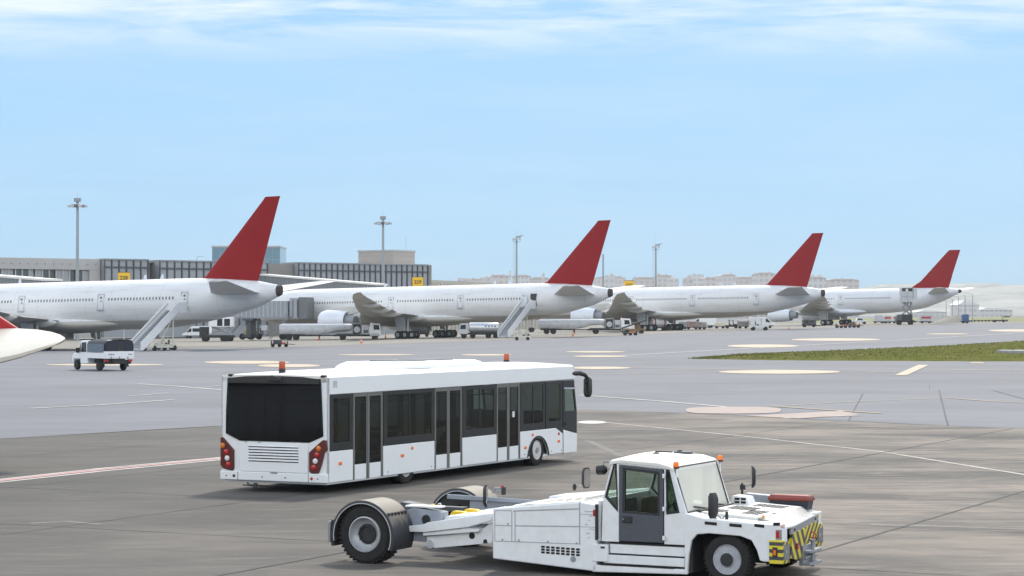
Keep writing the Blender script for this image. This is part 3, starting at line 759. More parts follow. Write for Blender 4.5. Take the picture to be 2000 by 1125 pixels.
# ------------------------------------------------------------------ apron bus
BA = 1.1021389
bus = thing('apron_bus', 'white airport bus with dark windows and two amber beacons, mid foreground', 'bus', (-2.53, 58.43, 0), BA)
HX, HY = 6.9, 1.5
def wheel_set(par, x, y, z, r, w, m_rim=RIM, dish=1, holes=8, hubr=.3):
    # wheel with its rim; dish is the side the hub shows on
    wm = MB()
    wm.lathe([(r * .60, -w * .42), (r * .66, -w * .5), (r * .90, -w * .5), (r * .965, -w * .42), (r, -w * .30), (r, w * .30), (r * .965, w * .42), (r * .90, w * .5), (r * .66, w * .5), (r * .60, w * .42)], (0, 0, 0), (0, 1, 0), 40, caps=False)
    for k in range(36):                         # tread blocks
        a = 2 * PI * k / 36
        M = Matrix.Rotation(a, 4, 'Y')
        wm.M = M; wm.bb(-r * .035, r * .035, -w * .46, -w * .05, r * .93, r * 1.012); wm.bb(-r * .035 + r * .06, r * .035 + r * .06, w * .05, w * .46, r * .93, r * 1.012)
    wm.M = None
    o = wm.build('wheel', TYRE, par, smooth=40, loc=(x, y, z))
    rm = MB(); d = dish
    pr = [(r * .62, d * w * .44), (r * .60, d * w * .50), (r * .57, d * w * .47), (r * .54, d * w * .30), (r * .50, d * w * .22), (r * hubr * 1.05, d * w * .26), (r * hubr, d * w * .30), (r * hubr * .9, d * w * .50), (r * hubr * .6, d * w * .53), (.005, d * w * .53)]
    rm.lathe(pr, (0, 0, 0), (0, 1, 0), 32)
    for k in range(holes):
        a = 2 * PI * k / holes; q = (r * .405 * math.cos(a), d * w * .22, r * .405 * math.sin(a))
        rm.cyl(q, (q[0], d * w * .33, q[2]), r * .03, n=6)
    rim = rm.build('rim', m_rim, o, smooth=40)
    hb = MB(); hb.lathe([(r * hubr * .82, d * w * .49), (r * hubr * .80, d * w * .555), (r * .12, d * w * .57), (.004, d * w * .57)], (0, 0, 0), (0, 1, 0), 20)
    return o, rim, hb
# body shell: skirt, posts, roof
SK = .27
dr = [(-5.74, -4.34), (-1.71, -.23), (1.75, 3.14)]
mb = MB()
for s_ in (-1, 1):
    y0, y1 = (s_ * HY, s_ * (HY - .05))
    segs = [(-6.9, -5.76), (-4.32, -1.73), (-.21, 1.73)]
    for a, b_ in segs: mb.bb(a, b_, min(y0, y1), max(y0, y1), SK, 1.0)
    # panel with the front wheel arch
    arch = [(3.16, SK), (3.62, SK)] + [(4.25 + .68 * math.cos(R(t)), .12 + .66 * math.sin(R(t)) ** .8) for t in range(165, 14, -15)] + [(4.98, SK), (5.86, SK), (5.86, .95), (5.45, 1.0), (3.16, 1.0)]
    mb.prism(arch, 'y', y0, y1)
    mb.prism([(5.90, SK - .02), (6.80, SK - .02), (6.82, .78), (5.90, .93)], 'y', y0, y1)
    # cant rail
    mb.prism([(-6.9, 2.34), (6.55, 2.36), (6.72, 2.40), (6.66, 2.62), (6.45, 2.74), (-6.9, 2.75)], 'y', y0, y1)
    # rear corner post
    mb.prism([(-6.9, SK), (-6.84, SK), (-6.84, 2.75), (-6.9, 2.75)], 'y', y0, y1)
mb.prism([(-1.5, .47), (1.5, .47), (1.5, 2.74), (1.30, 2.74), (1.37, 1.36), (.98, 1.20), (-.98, 1.20), (-1.37, 1.36), (-1.30, 2.74), (-1.5, 2.74)], 'x', -6.9, -6.83)
mb.bb(-6.85, 6.6, -1.44, 1.44, .22, .30)
mb.build('body', WHITE, bus, bevel=.012)
# front end
mb = MB(); rings = []
for z, xo, hw in ((SK, .0, 1.42), (.7, .06, 1.46), (.93, .08, 1.47)):
    rings.append([(6.78, -1.5, z), (6.86, -1.46, z), (6.93 + xo, -.9, z), (6.97 + xo, 0, z), (6.93 + xo, .9, z), (6.86, 1.46, z), (6.78, 1.5, z)])
mb.loft(rings, closed=False)
mb.build('front_panel', WHITE, bus, bevel=0, fix=False)
mb = MB(); rings = []
for z, xo in ((.93, .08), (1.6, .0), (2.2, -.12), (2.42, -.2)):
    rings.append([(6.70 + xo * .6, -1.49, z), (6.84 + xo, -1.40, z), (6.93 + xo, -.9, z), (6.97 + xo, 0, z), (6.93 + xo, .9, z), (6.84 + xo, 1.40, z), (6.70 + xo * .6, 1.49, z)])
mb.loft(rings, closed=False).build('windscreen', BUSGL, bus, fix=False)
# roof with a soft crown
rings = []
for x, k in ((-6.90, .2), (-6.7, .55), (-6.2, .85), (-5, 1), (5.2, 1), (6.1, .8), (6.5, .5), (6.66, .1)):
    rings.append([(x, y, 2.75 + (.02 - (0 if abs(y) < 1.45 else .05)) + .10 * k * (1 - (y / 1.5) ** 2)) for y in [-1.5, -1.46, -1.38, -1.2, -.8, -.4, 0, .4, .8, 1.2, 1.38, 1.46, 1.5]] + [(x, 1.44, 2.62), (x, -1.44, 2.62)])
MB().loft(rings).build('roof', DUSTY, bus, smooth=50)
pod = lambda x, h0, h1, w: [(x, -w, h0), (x, -w + .02, (h0 + h1) / 2 + .02), (x, -w + .14, h1), (x, w - .14, h1), (x, w - .02, (h0 + h1) / 2 + .02), (x, w, h0)]
ru = MB().loft([pod(-2.75, 2.78, 2.86, .85), pod(-2.6, 2.78, 2.95, .95), pod(-2.2, 2.78, 3.01, .98), pod(1.7, 2.78, 3.01, .98), pod(2.1, 2.78, 2.96, .94), pod(2.25, 2.78, 2.86, .85)]).build('roof_unit', WHITE, bus, bevel=.02)
MB().bb(-1.6, -.4, -.5, .5, 3.005, 3.03).bb(-.1, 1.1, -.5, .5, 3.005, 3.03).build('grille', DGREY, ru)
MB().bb(-2.2, -1.0, -.985, -.95, 2.80, 2.835).build('vent', BLACK, ru)
for x, m_ in ((-6.55, DORANGE), (5.25, DORANGE)):
    b0 = MB().cyl((x, 0, 2.80), (x, 0, 2.93), .085, .08, n=20).build('beacon', BLACK, bus)
    MB().lathe([(.075, 0), (.075, .15), (.065, .175), (.01, .18)], (x, 0, 2.93), (0, 0, 1), 20).build('lens', m_, b0)
# glazing bands between the doors (bodies of dark glass with darker frames)
def pane(x0, x1, z0, z1, s_, name='side_window', gl=BUSGL, par=None, th=.02, inset=.012):
    y = s_ * (HY - inset)
    return MB().bb(x0, x1, min(y, y - s_ * th), max(y, y - s_ * th), z0, z1).build(name, gl, par or bus, smooth=0)
FRAME = mat('dark window frame', (.020, .019, .018), .4, spec=.3)
ALU = mat('door edge aluminium', (.16, .155, .145), .5, var=.2)
for s_ in (-1, 1):
    for a, b_ in ((-6.83, -5.78), (-4.30, -1.75), (-.19, 1.71), (3.18, 4.72), (4.76, 5.84)):
        w = pane(a, b_, 1.005, 2.335, s_)
        f = MB(); y = s_ * (HY - .005); y2 = s_ * (HY - .028)
        lo, hi = min(y, y2), max(y, y2)
        f.bb(a, b_, lo, hi, 2.25, 2.335).bb(a, b_, lo, hi, 1.005, 1.20).bb(a, a + .18, lo, hi, 1.20, 2.25).bb(b_ - .14, b_, lo, hi, 1.20, 2.25)
        if b_ - a > 1.5: f.bb((a + b_) / 2 - .02, (a + b_) / 2 + .02, lo, hi, 1.2, 2.25)
        f.build('frame', FRAME, w, smooth=0)
    for i, (a, b_) in enumerate(dr):
        mid = (a + b_) / 2
        d = thing('door', None, None, (0, 0, 0)); d.parent = bus
        for p, q in ((a + .03, mid - .025), (mid + .025, b_ - .03)):
            lf = MB(); y = s_ * (HY - .012); y2 = s_ * (HY - .055); lo, hi = min(y, y2), max(y, y2)
            lf.bb(p, p + .05, lo, hi, SK, 2.31).bb(q - .05, q, lo, hi, SK, 2.31).bb(p + .05, q - .05, lo, hi, 2.25, 2.31)
            lf = lf.build('door_leaf', ALU, d, bevel=.006)
            y3 = s_ * (HY - .02); y4 = s_ * (HY - .04)
            lo2, hi2 = min(y3, y4), max(y3, y4)
            MB().bb(p + .05, q - .05, lo2, hi2, .63, 2.25).build('door_glass', BUSGL, d, smooth=0)
            MB().bb(p + .05, q - .05, lo2, hi2, SK, .63).build('kick_panel', WHITE, d, smooth=0)
        y = s_ * (HY - .004); y2 = s_ * (HY - .03); lo, hi = min(y, y2), max(y, y2)
        MB().bb(a, a + .03, lo, hi, SK, 2.34).bb(b_ - .03, b_, lo, hi, SK, 2.34).bb(mid - .025, mid + .025, lo, hi, SK, 2.31).bb(a + .03, b_ - .03, lo, hi, 2.312, 2.34).build('door_frame', ALU, d, smooth=0)
        if i == 2 and s_ == -1: MB().bb(2.68, 2.80, -HY - .0, -HY + .02, 1.42, 1.58).build('notice', WHITEL, d, smooth=0)
    # driver's door
    y, y2 = s_ * HY, s_ * (HY - .035); lo, hi = min(y, y2), max(y, y2)
    dd = MB().prism([(5.90, .95), (6.80, .80), (6.80, 1.45), (5.90, 1.47)], 'y', y, y2).prism([(5.90, 1.47), (6.02, 1.47), (6.0, 2.10), (5.90, 2.10)], 'y', y, y2).prism([(6.70, 1.455), (6.80, 1.45), (6.66, 2.10), (6.56, 2.10)], 'y', y, y2).prism([(5.90, 2.10), (6.66, 2.10), (6.62, 2.33), (5.90, 2.33)], 'y', y, y2).build('driver_door', DGREY if False else FRAME, bus, bevel=.008)
    MB().prism([(6.02, 1.47), (6.70, 1.455), (6.56, 2.10), (6.0, 2.10)], 'y', s_ * (HY - .01), s_ * (HY - .025)).build('window', CABGL, dd, smooth=0)
    MB().bb(6.0, 6.12, min(s_ * HY, s_ * (HY + .03)), max(s_ * HY, s_ * (HY + .03)), 1.06, 1.13).build('handle', BLACK, dd)
    MB().prism([(5.90, 2.10), (6.75, 2.07), (6.75, 2.11), (5.90, 2.14)], 'y', s_ * HY, s_ * (HY + .03)).build('rain_strip', LGREY, dd)
    MB().bb(5.872, 5.892, lo, hi, SK, 2.33).build('seam', BLACK, bus, smooth=0)
    MB().prism([(5.40, 1.0), (5.87, .82), (5.87, 1.0)], 'y', s_ * (HY + .004), s_ * (HY - .02)).build('window_corner', FRAME, bus, smooth=0)
# side lamps on the near side
for x, z in ((-6.35, .70), (-3.4, .72), (3.45, .55), (5.58, .62), (.0, .0)):
    if z: MB().bb(x - .07, x + .07, -HY - .02, -HY + .005, z - .035, z + .035).build('marker_lamp', ORANGE, bus, bevel=.01)
for x, z, m_ in ((-2.9, .88, ORANGE), (3.9, .88, ORANGE), (5.58, .83, REDL)):
    MB().lathe([(.045, 0), (.04, .02), (.01, .025)], (x, -HY, z), (0, -1, 0), 12).build('reflector', m_, bus)
for x in (-4.1, -1.9, 3.4, 3.7, 5.1, 5.75): MB().cyl((x, -HY, .36), (x, -HY - .012, .36), .018, n=8).build('screw', MGREY, bus)
MB().bb(-6.68, -6.5, -HY - .004, -HY + .01, 2.50, 2.66).build('emblem', mat('faint grey emblem', (.60, .60, .58), .5, var=.5, scale=14), bus, smooth=0)
# rear face
rw = MB().prism([(1.30, 2.71), (1.345, 1.9), (1.35, 1.38), (.965, 1.215), (-.965, 1.215), (-1.35, 1.38), (-1.345, 1.9), (-1.30, 2.71)], 'x', -6.935, -6.86).build('rear_window', BUSRW, bus)
MB().prism([(1.29, 2.58), (1.29, 2.70), (.8, 2.75), (0, 2.77), (-.8, 2.75), (-1.29, 2.70), (-1.29, 2.58)], 'x', -6.96, -6.83).build('top_cap', BLACK, rw, bevel=.01)
MB().prism([(.12, 2.64), (-.28, 2.64), (-.25, 2.73), (.0, 2.78), (.1, 2.76)], 'x', -7.02, -6.95).build('camera_housing', DARK, rw, bevel=.02)
for y in (1.24, -1.36): MB().bb(-6.93, -6.80, y - .06, y + .06, 2.74, 2.80).build('corner_lamp', BLACK, bus, bevel=.02)
ep = MB().bb(-6.93, -6.88, -.965, .965, .485, 1.195).build('engine_cover', WHITE, bus, bevel=.012)
lv = MB()
for k in range(6): lv.prism([(-6.935, 1.085 - k * .068), (-6.935, 1.062 - k * .068), (-6.90, 1.062 - k * .068), (-6.90, 1.085 - k * .068)], 'y', -.70, .70)
lv.build('louvre', BLACK, ep, smooth=0)
lw = MB()
for k in range(6): lw.prism([(-6.93, 1.105 - k * .068), (-6.955, 1.088 - k * .068), (-6.93, 1.086 - k * .068)], 'y', -.70, .70)
lw.build('louvre_lip', WHITE, ep, smooth=0)
for y in (.40, .78): MB().bb(-6.937, -6.92, y * 1 - .05, y + .03, 1.175, 1.19).build('hinge', MGREY, ep)
bp = MB().prism([(-1.5, SK), (1.5, SK), (1.5, .475), (-1.5, .475)], 'x', -6.95, -6.84)
bp = bp.build('bumper', WHITE, bus, bevel=.015)
for y in (.99, -.99): MB().bb(-6.953, -6.94, y - .006, y + .006, SK, .475).build('seam', BLACK, bp, smooth=0)
for y, m_, r_ in ((1.32, BLACK, .016), (1.10, MAROON, .036), (.3, BLACK, .016), (-.35, BLACK, .016), (-1.08, REDL, .036), (-1.25, BLACK, .016)):
    MB().cyl((-6.95, y, .365), (-6.962, y, .365), r_, n=12).build('bumper_fitting', m_, bp)
MB().bb(-6.97, -6.94, -.12, .06, .462, .485).build('latch', MGREY, bp)
for s_ in (1, -1):
    pts = [(s_ * 1.475, 1.27), (s_ * 1.5, 1.05), (s_ * 1.42, .98), (s_ * 1.34, .70), (s_ * 1.26, .50), (s_ * 1.08, .485), (s_ * 1.0, .52), (s_ * 1.0, .98), (s_ * 1.22, 1.16), (s_ * 1.38, 1.28)]
    if s_ == 1: pts = [(1.5, 1.27), (1.5, .60), (1.40, .52), (1.17, .485), (1.12, .52), (1.12, .98), (1.44, 1.28)]
    tl = MB().prism(pts, 'x', -6.945, -6.86).build('tail_light', MAROON, bus, bevel=.012)
    for k, (z, m_) in enumerate(((1.08, DORANGE), (.93, REDL), (.78, WHITEL), (.63, REDL))):
        yy = s_ * (1.27 - .045 * k) if s_ < 0 else (1.40 - .04 * (k > 0) - .03 * k + .03 * (k == 0))
        if k == 0 and m_ is DORANGE: m_ = mat('amber lens', (.62, .17, .02), .25)
        MB().lathe([(.066, 0), (.062, .018), (.03, .032), (.004, .036)], (-6.945, yy, z), (-1, 0, 0), 18).build('lamp', m_, tl)
MB().tube([(-6.7, -.25, .22), (-7.02, .02, .16), (-7.05, .6, .17), (-6.9, .75, .2)], .022).cyl((-7.05, .42, .22), (-7.08, .42, .10), .05).tube([(-7.05, .5, .15), (-7.1, .75, .17)], .015).build('tow_hook', DARK, bus)
# running gear and floor
MB().bb(-6.6, 5.6, -1.25, 1.25, .24, .215).build('floor_pan', DARK, bus)
for x, s_ in ((-3.21, -1), (-3.21, 1)):
    o, rim, hb = wheel_set(bus, -3.12, s_ * 1.31, .44, .44, .30, dish=s_)
    hb.build('hub', MGREY, rim)
for s_ in (-1, 1):
    o, rim, hb = wheel_set(bus, 4.24, s_ * 1.335, .44, .44, .28, m_rim=mat('white wheel cover', (.62, .62, .61), .4, var=.3, scale=8), dish=s_, hubr=.22, holes=10)
    hb.build('hub', MGREY, rim)
    hm = MB()
    for k in range(10):
        a = 2 * PI * (k + .5) / 10; hm.cyl((.31 * .44 / .44 * math.cos(a) * .72, s_ * .075, .31 * math.sin(a) * .72), (.31 * math.cos(a) * .72, s_ * .092, .31 * math.sin(a) * .72), .032, n=10)
    hm.build('hand_hole', BLACK, rim)
    MB().lathe([(.655, 0), (.70, 0), (.70, s_ * .02), (.655, s_ * .02)], (4.25, s_ * 1.5, .14), (0, 1, 0), 20, arc=(R(-80), R(80))).build('arch_trim', BLACK, bus)
    MB().lathe([(.67, 0), (.67, s_ * -.5)], (4.25, s_ * 1.44, .14), (0, 1, 0), 16, arc=(R(-82), R(82))).build('wheel_well', DARK, bus)
# interior
INT = mat('bus interior grey', (.20, .205, .20), .7, var=.2)
MB().bb(-6.8, 6.0, -1.40, 1.40, .31, .34).build('floor', mat('bus floor', (.12, .12, .125), .7), bus)
MB().bb(-6.8, 6.2, -1.42, 1.42, 2.52, 2.58).build('ceiling', mat('ceiling lining', (.42, .42, .40), .7), bus)
MB().bb(-6.82, -6.3, -1.40, 1.40, .34, 1.15).build('rear_bench', INT, bus, bevel=.03)
pl = MB()
for x in (-5.9, -1.6, 1.0, 4.0):
    for y in (-.75, .75): pl.cyl((x, y, .34), (x, y, 2.52), .018, n=8)
for y in (-.75, .75): pl.cyl((-5.9, y, 2.05), (4.0, y, 2.05), .016, n=8)
pl.build('grab_rail', mat('yellow grab rail', (.55, .42, .05), .4), bus)
for x, y in ((-3.6, .95), (-2.8, .95), (-3.6, -.95), (-2.8, -.95), (4.0, .9), (4.0, -.9), (5.4, -.55)):
    MB().bb(x - .22, x + .22, y - .24, y + .24, .72, .80).bb(x - .24, x - .17, y - .24, y + .24, .80, 1.32).bb(x - .18, x + .18, y - .2, y + .2, .34, .72).build('seat', mat('seat fabric', (.05, .07, .12), .9), bus, bevel=.02)
MB().bb(4.9, 4.95, -1.3, .6, .34, 1.5).bb(6.1, 6.5, -1.2, 1.2, .6, 1.25).build('dashboard', DARK, bus, bevel=.03)
MB().lathe([(.20, -.015), (.22, 0), (.20, .015), (.185, 0), (.20, -.015)], (5.95, -.55, 1.35), (-.6, 0, 1), 20, caps=False).cyl((5.95, -.55, 1.35), (6.1, -.55, 1.1), .03).build('steering_wheel', BLACK, bus)
# mirrors on curved arms
for s_ in (-1, 1):
    ar = MB(); pts = [(6.5, s_ * 1.42, 2.52), (6.95, s_ * 1.50, 2.53), (7.25, s_ * 1.54, 2.47), (7.42, s_ * 1.56, 2.36)]
    for (p, q), (r0, r1) in zip(zip(pts[:-1], pts[1:]), ((.085, .075), (.075, .06), (.06, .045))): ar.cyl(p, q, r0, r1, n=12)
    ar = ar.build('mirror_arm', BLACK, bus)
    MB().loft([[(7.42 + dx * k, s_ * 1.56 + dy * k * .9, z) for dx, dy in ((-.09, -.10), (.06, -.12), (.11, 0), (.06, .12), (-.09, .10))] for z, k in ((2.40, .5), (2.33, 1), (1.95, 1.05), (1.84, .8), (1.81, .4))]).build('mirror', BLACK, ar, smooth=50)
    MB().bb(7.325, 7.335, s_ * 1.56 - .075, s_ * 1.56 + .075, 1.90, 2.30).build('mirror_glass', MIRR, ar)
# ------------------------------------------------------------------ aircraft tug
TO, TA = Vector((-1.7291, 38.8111, 0)), R(-25.918)
def tq(px, py, ax, val):                      # tug coordinates of the point seen at a pixel, one coordinate given
    ca, sa = math.cos(TA), math.sin(TA)
    L_ = lambda v: Vector((v[0] * ca + v[1] * sa, -v[0] * sa + v[1] * ca, v[2]))
    o = L_((-TO.x, -TO.y, CAMH)); d = L_(((px - 1000) / FPX, 1.0, (HOR - py) / FPX))
    return o + d * ((val - o[ax]) / d[ax])
tug = thing('aircraft_tug', 'white low aircraft tug with chequered nose and wide rear wheel arms in the foreground', 'tug', TO, TA)
YR, YL = -1.75, 1.15
nose = lambda y: 7.50 - .15 * (y + 1.75)
TW = mat('tug white paint', (0.76, 0.77, 0.78), 0.42, var=0.40, scale=5.5, coat=0.1, dirt=(0.58, 0.565, 0.53))
GREYB = mat('blue grey paint', (0.30, 0.33, 0.38), 0.5, var=0.25, scale=4)
SEAM = mat('panel seam', (0.33, 0.335, 0.34), 0.6)
SLOT = mat('black slot', (0.012, 0.012, 0.013), 0.8)
# sunlit dusty black fender: sunlit tan painted into the dust where it faces up
fm = mat('sunlit dusty black fender', (0.028, 0.030, 0.036), 0.6)
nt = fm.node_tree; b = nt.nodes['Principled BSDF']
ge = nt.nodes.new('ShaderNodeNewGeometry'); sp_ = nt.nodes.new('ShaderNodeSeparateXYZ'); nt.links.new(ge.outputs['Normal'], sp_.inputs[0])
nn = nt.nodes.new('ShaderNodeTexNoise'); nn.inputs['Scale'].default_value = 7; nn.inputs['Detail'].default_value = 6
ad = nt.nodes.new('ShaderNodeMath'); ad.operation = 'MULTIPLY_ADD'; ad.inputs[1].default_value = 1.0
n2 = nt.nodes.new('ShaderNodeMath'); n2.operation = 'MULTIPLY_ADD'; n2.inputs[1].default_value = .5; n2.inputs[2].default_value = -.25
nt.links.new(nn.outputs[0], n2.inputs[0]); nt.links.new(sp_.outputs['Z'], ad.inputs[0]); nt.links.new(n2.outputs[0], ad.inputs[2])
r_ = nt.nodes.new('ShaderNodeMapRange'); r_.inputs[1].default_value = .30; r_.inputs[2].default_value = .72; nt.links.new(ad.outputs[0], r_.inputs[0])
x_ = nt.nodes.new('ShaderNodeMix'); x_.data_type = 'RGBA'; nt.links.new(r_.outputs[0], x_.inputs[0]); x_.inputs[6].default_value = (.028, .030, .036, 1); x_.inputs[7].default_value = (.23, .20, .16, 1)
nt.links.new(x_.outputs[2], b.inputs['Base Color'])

# --- engine module behind the cab
hull = MB().prism([(2.42, .21), (4.28, .09), (4.28, 1.16), (3.98, 1.19), (2.42, 1.03)], 'y', YR, YL)
hull.prism([(4.20, .08), (5.80, .12), (5.80, .20), (4.20, .20)], 'y', YR, YL)
hull.prism([(4.281, .2), (5.80, .2), (5.80, .58), (4.281, .58)], 'y', -1.50, YL)
hull.prism([(4.281, .58), (5.8, .58), (5.8, 1.02), (4.281, 1.05)], 'y', .28, YL)
hull = hull.build('hull', TW, tug, bevel=.018)
sm = MB(); e_ = .004
def seam(x0, z0, x1, z1, w=.012, y=YR):
    d = Vector((x1 - x0, z1 - z0)).normalized() * w / 2; n_ = Vector((-d.y, d.x))
    sm.prism([(x0 - n_.x, z0 - n_.y), (x1 - n_.x, z1 - n_.y), (x1 + n_.x, z1 + n_.y), (x0 + n_.x, z0 + n_.y)], 'y', y - e_, y + .01)
seam(2.46, .50, 4.0, .52); seam(2.46, .50, 2.46, .99); seam(2.77, .50, 2.77, 1.0); seam(2.83, .50, 2.83, 1.0); seam(2.46, .76, 2.77, .76); seam(2.83, .765, 3.98, .80, .018)
seam(2.46, 1.0, 2.77, 1.01); seam(2.80, 1.005, 3.97, 1.085, .02); seam(3.985, .52, 3.985, 1.19, .018); seam(4.26, .6, 4.26, 1.1, .01); seam(4.0, 1.0, 4.25, 1.0, .008); seam(4.0, .80, 4.25, .80, .008)
sm.build('panel_seams', SEAM, hull, smooth=0)
vt = MB()
for i in range(8):
    for j in range(3):
        x = 3.30 + i * .089; z = .445 - j * .045 - .002 * i
        vt.prism([(x, z - .014), (x + .012, z - .017), (x + .052, z - .017), (x + .064, z - .014), (x + .064, z + .014), (x + .052, z + .017), (x + .012, z + .017), (x, z + .014)], 'y', YR - .005, YR + .02)
vt.build('vent_grille', SLOT, hull, smooth=0)
MB().cyl((3.87, YR - .008, .27), (3.87, YR + .02, .27), .048, n=20).build('filler_cap', MGREY, hull)
lt = MB()
for x, z in ((2.70, .79), (2.90, .53), (3.42, .53), (3.93, .53), (2.6, .53)): lt.bb(x - .012, x + .012, YR - .012, YR, z - .014, z + .014)
lt.build('latch', STEEL, hull, bevel=.003)
# engine lid with stiffening ribs and slots
MB().prism([(2.80, 1.068), (3.96, 1.187), (3.96, 1.205), (2.80, 1.09)], 'y', -1.70, .25).build('engine_lid', DUSTY, hull, bevel=.01)
rb = MB()
for k in range(5):
    x = 3.15 + k * .17; z = 1.13 + (x - 3.15) * .1025
    rb.prism([(-1.35, z), (.1, z), (.05, z + .035), (-1.30, z + .035)], 'x', x, x + .07)
rb.build('lid_rib', DUSTY, hull, bevel=.01)
for x, y, w in ((3.05, -1.66, .16), (2.62, -1.5, .12), (2.75, .75, .14), (3.35, .72, .14), (3.9, .7, .16), (3.0, 1.0, .12)):
    z = 1.03 + (x - 2.42) * .1025
    MB().prism([(x - w / 2, z + .004), (x + w / 2, z + .02), (x + w / 2, z + .03), (x - w / 2, z + .016)], 'y', y - .035, y + .035).build('hand_slot', SLOT, hull)
MB().prism([(2.42, 1.031), (4.1, 1.2), (4.1, 1.235), (2.42, 1.07)], 'y', .45, 1.13).build('side_deck', TW, hull, bevel=.012)
# post between module and cab
MB().bb(4.285, 4.33, -1.70, .5, .58, 1.22).build('bulkhead', TW, hull)
pt = MB().bb(4.262, 4.30, -1.765, -1.72, .6, 1.17)
pt.build('rubber_strip', BLACK, hull)
MB().bb(4.225, 4.255, -1.775, -1.74, .98, 1.08).build('red_handle', REDL, hull, bevel=.006)
dc = MB()
for k in range(7): dc.bb(4.05 + random.uniform(0, .16), 4.07 + random.uniform(.02, .17), YR - .003, YR, .62 + k * .07, .635 + k * .07)
dc.build('warning_decal', mat('faded decal', (.42, .43, .44), .6), hull, smooth=0)
# --- steps below the door
st = MB()
st.bb(4.50, 5.785, -1.715, -1.66, .395, .54); st.bb(4.40, 5.785, -1.745, -1.66, .235, .37)
st = st.build('step', TW, tug, bevel=.008)
MB().bb(4.48, 5.785, -1.70, -1.50, .542, .577).bb(4.40, 5.785, -1.712, -1.50, .372, .393).bb(4.33, 5.62, -1.757, -1.52, .203, .233).build('step_gap', SLOT, st)
MB().bb(4.5, 5.78, -1.715, -1.66, .541, .546).build('step_tread', STEEL, st)
bx = MB().bb(4.21, 4.48, -1.765, -1.52, .255, .53).build('step_box', TW, tug, bevel=.01)
MB().bb(4.36, 4.43, -1.772, -1.76, .47, .50).build('latch', BLACK, bx)
# --- cab
y0, y1 = -1.735, -1.675
def cabside(y0, y1, nm):
    c = MB()
    c.prism([(4.36, .58), (4.665, .58), (4.665, 1.045), (4.64, 1.06), (4.42, 1.29), (4.385, 1.27)], 'y', y0, y1)
    c.prism([(4.385, 1.27), (4.42, 1.29), (4.575, 1.83), (4.545, 1.86)], 'y', y0, y1)
    c.prism([(4.575, 1.83), (4.62, 1.825), (4.645, 1.06), (4.665, 1.045), (4.665, 1.83), (4.575, 1.85)], 'y', y0, y1)
    c.prism([(4.545, 1.86), (4.575, 1.83), (4.665, 1.82), (5.44, 1.765), (5.53, 1.755), (5.58, 1.80)], 'y', y0, y1)
    c.prism([(5.44, .58), (5.80, .58), (5.82, 1.08), (5.70, 1.085), (5.48, 1.05), (5.44, 1.05)], 'y', y0, y1)
    c.prism([(5.44, 1.05), (5.48, 1.05), (5.47, 1.765), (5.44, 1.765)], 'y', y0, y1)
    c.prism([(5.53, 1.755), (5.58, 1.80), (5.82, 1.08), (5.70, 1.085)], 'y', y0, y1)
    o = c.build(nm, TW, tug, bevel=.008)
    m = (y0 + y1) / 2
    for pts in ([(4.42, 1.29), (4.575, 1.83), (4.62, 1.825), (4.645, 1.06)], [(5.48, 1.05), (5.47, 1.765), (5.53, 1.755), (5.70, 1.085)]):
        g_ = MB().prism(pts, 'y', m - .005, m + .005).build('quarter_window', CABGL, o, smooth=0)
        f = MB(); n_ = len(pts); cx = sum(p[0] for p in pts) / n_; cz = sum(p[1] for p in pts) / n_
        inn = [(cx + (p[0] - cx) * .80, cz + (p[1] - cz) * .90) for p in pts]
        for i in range(n_):
            j = (i + 1) % n_
            f.prism([pts[i], pts[j], inn[j], inn[i]], 'y', min(y0, y1) + .012 if y0 > 0 else y0 - .003, max(y0, y1) - .012 if y0 < 0 else y1 + .003)
        f.build('seal', BLACK, g_, smooth=0)
    return o
cabR = cabside(y0, y1, 'cab_side')
cabL = cabside(.20, .26, 'cab_side')
def cab_door(y0, y1, s_):
    d = MB()
    d.prism([(4.68, .60), (5.43, .60), (5.43, 1.02), (4.68, 1.05)], 'y', y0, y1).prism([(4.68, 1.05), (4.735, 1.05), (4.735, 1.77), (4.68, 1.81)], 'y', y0, y1).prism([(5.37, 1.02), (5.43, 1.02), (5.43, 1.755), (5.37, 1.72)], 'y', y0, y1).prism([(4.735, 1.77), (4.68, 1.81), (5.43, 1.755), (5.37, 1.72)], 'y', y0, y1)
    d = d.build('door', DGREY, tug, bevel=.006)
    m = (y0 + y1) / 2
    w = MB().prism([(4.735, 1.05), (5.37, 1.02), (5.37, 1.72), (4.735, 1.77)], 'y', m - .005, m + .005).build('window', CABGL, d, smooth=0)
    P_ = [(4.735, 1.05), (5.37, 1.02), (5.37, 1.72), (4.735, 1.77)]; I_ = [(4.775, 1.085), (5.335, 1.055), (5.335, 1.685), (4.775, 1.735)]
    f = MB()
    for i in range(4): f.prism([P_[i], P_[(i + 1) % 4], I_[(i + 1) % 4], I_[i]], 'y', y0 + .004, y1 - .004)
    f.build('seal', BLACK, w, smooth=0)
    yo = y0 if s_ < 0 else y1
    h_ = MB().bb(4.74, 4.90, min(yo, yo + s_ * .03), max(yo, yo + s_ * .03), .90, 1.00).build('handle', BLACK, d, bevel=.01)
    MB().cyl((4.76, yo + s_ * .03, .955), (4.76, yo + s_ * .04, .955), .014).build('lock', STEEL, h_)
    for z in (1.66, 1.14, .68): MB().bb(5.43, 5.47, min(yo, yo + s_ * .035), max(yo, yo + s_ * .035), z - .035, z + .035).build('hinge', TW, d, bevel=.006)
cab_door(-1.755, -1.695, -1); cab_door(.215, .275, 1)
rings = []
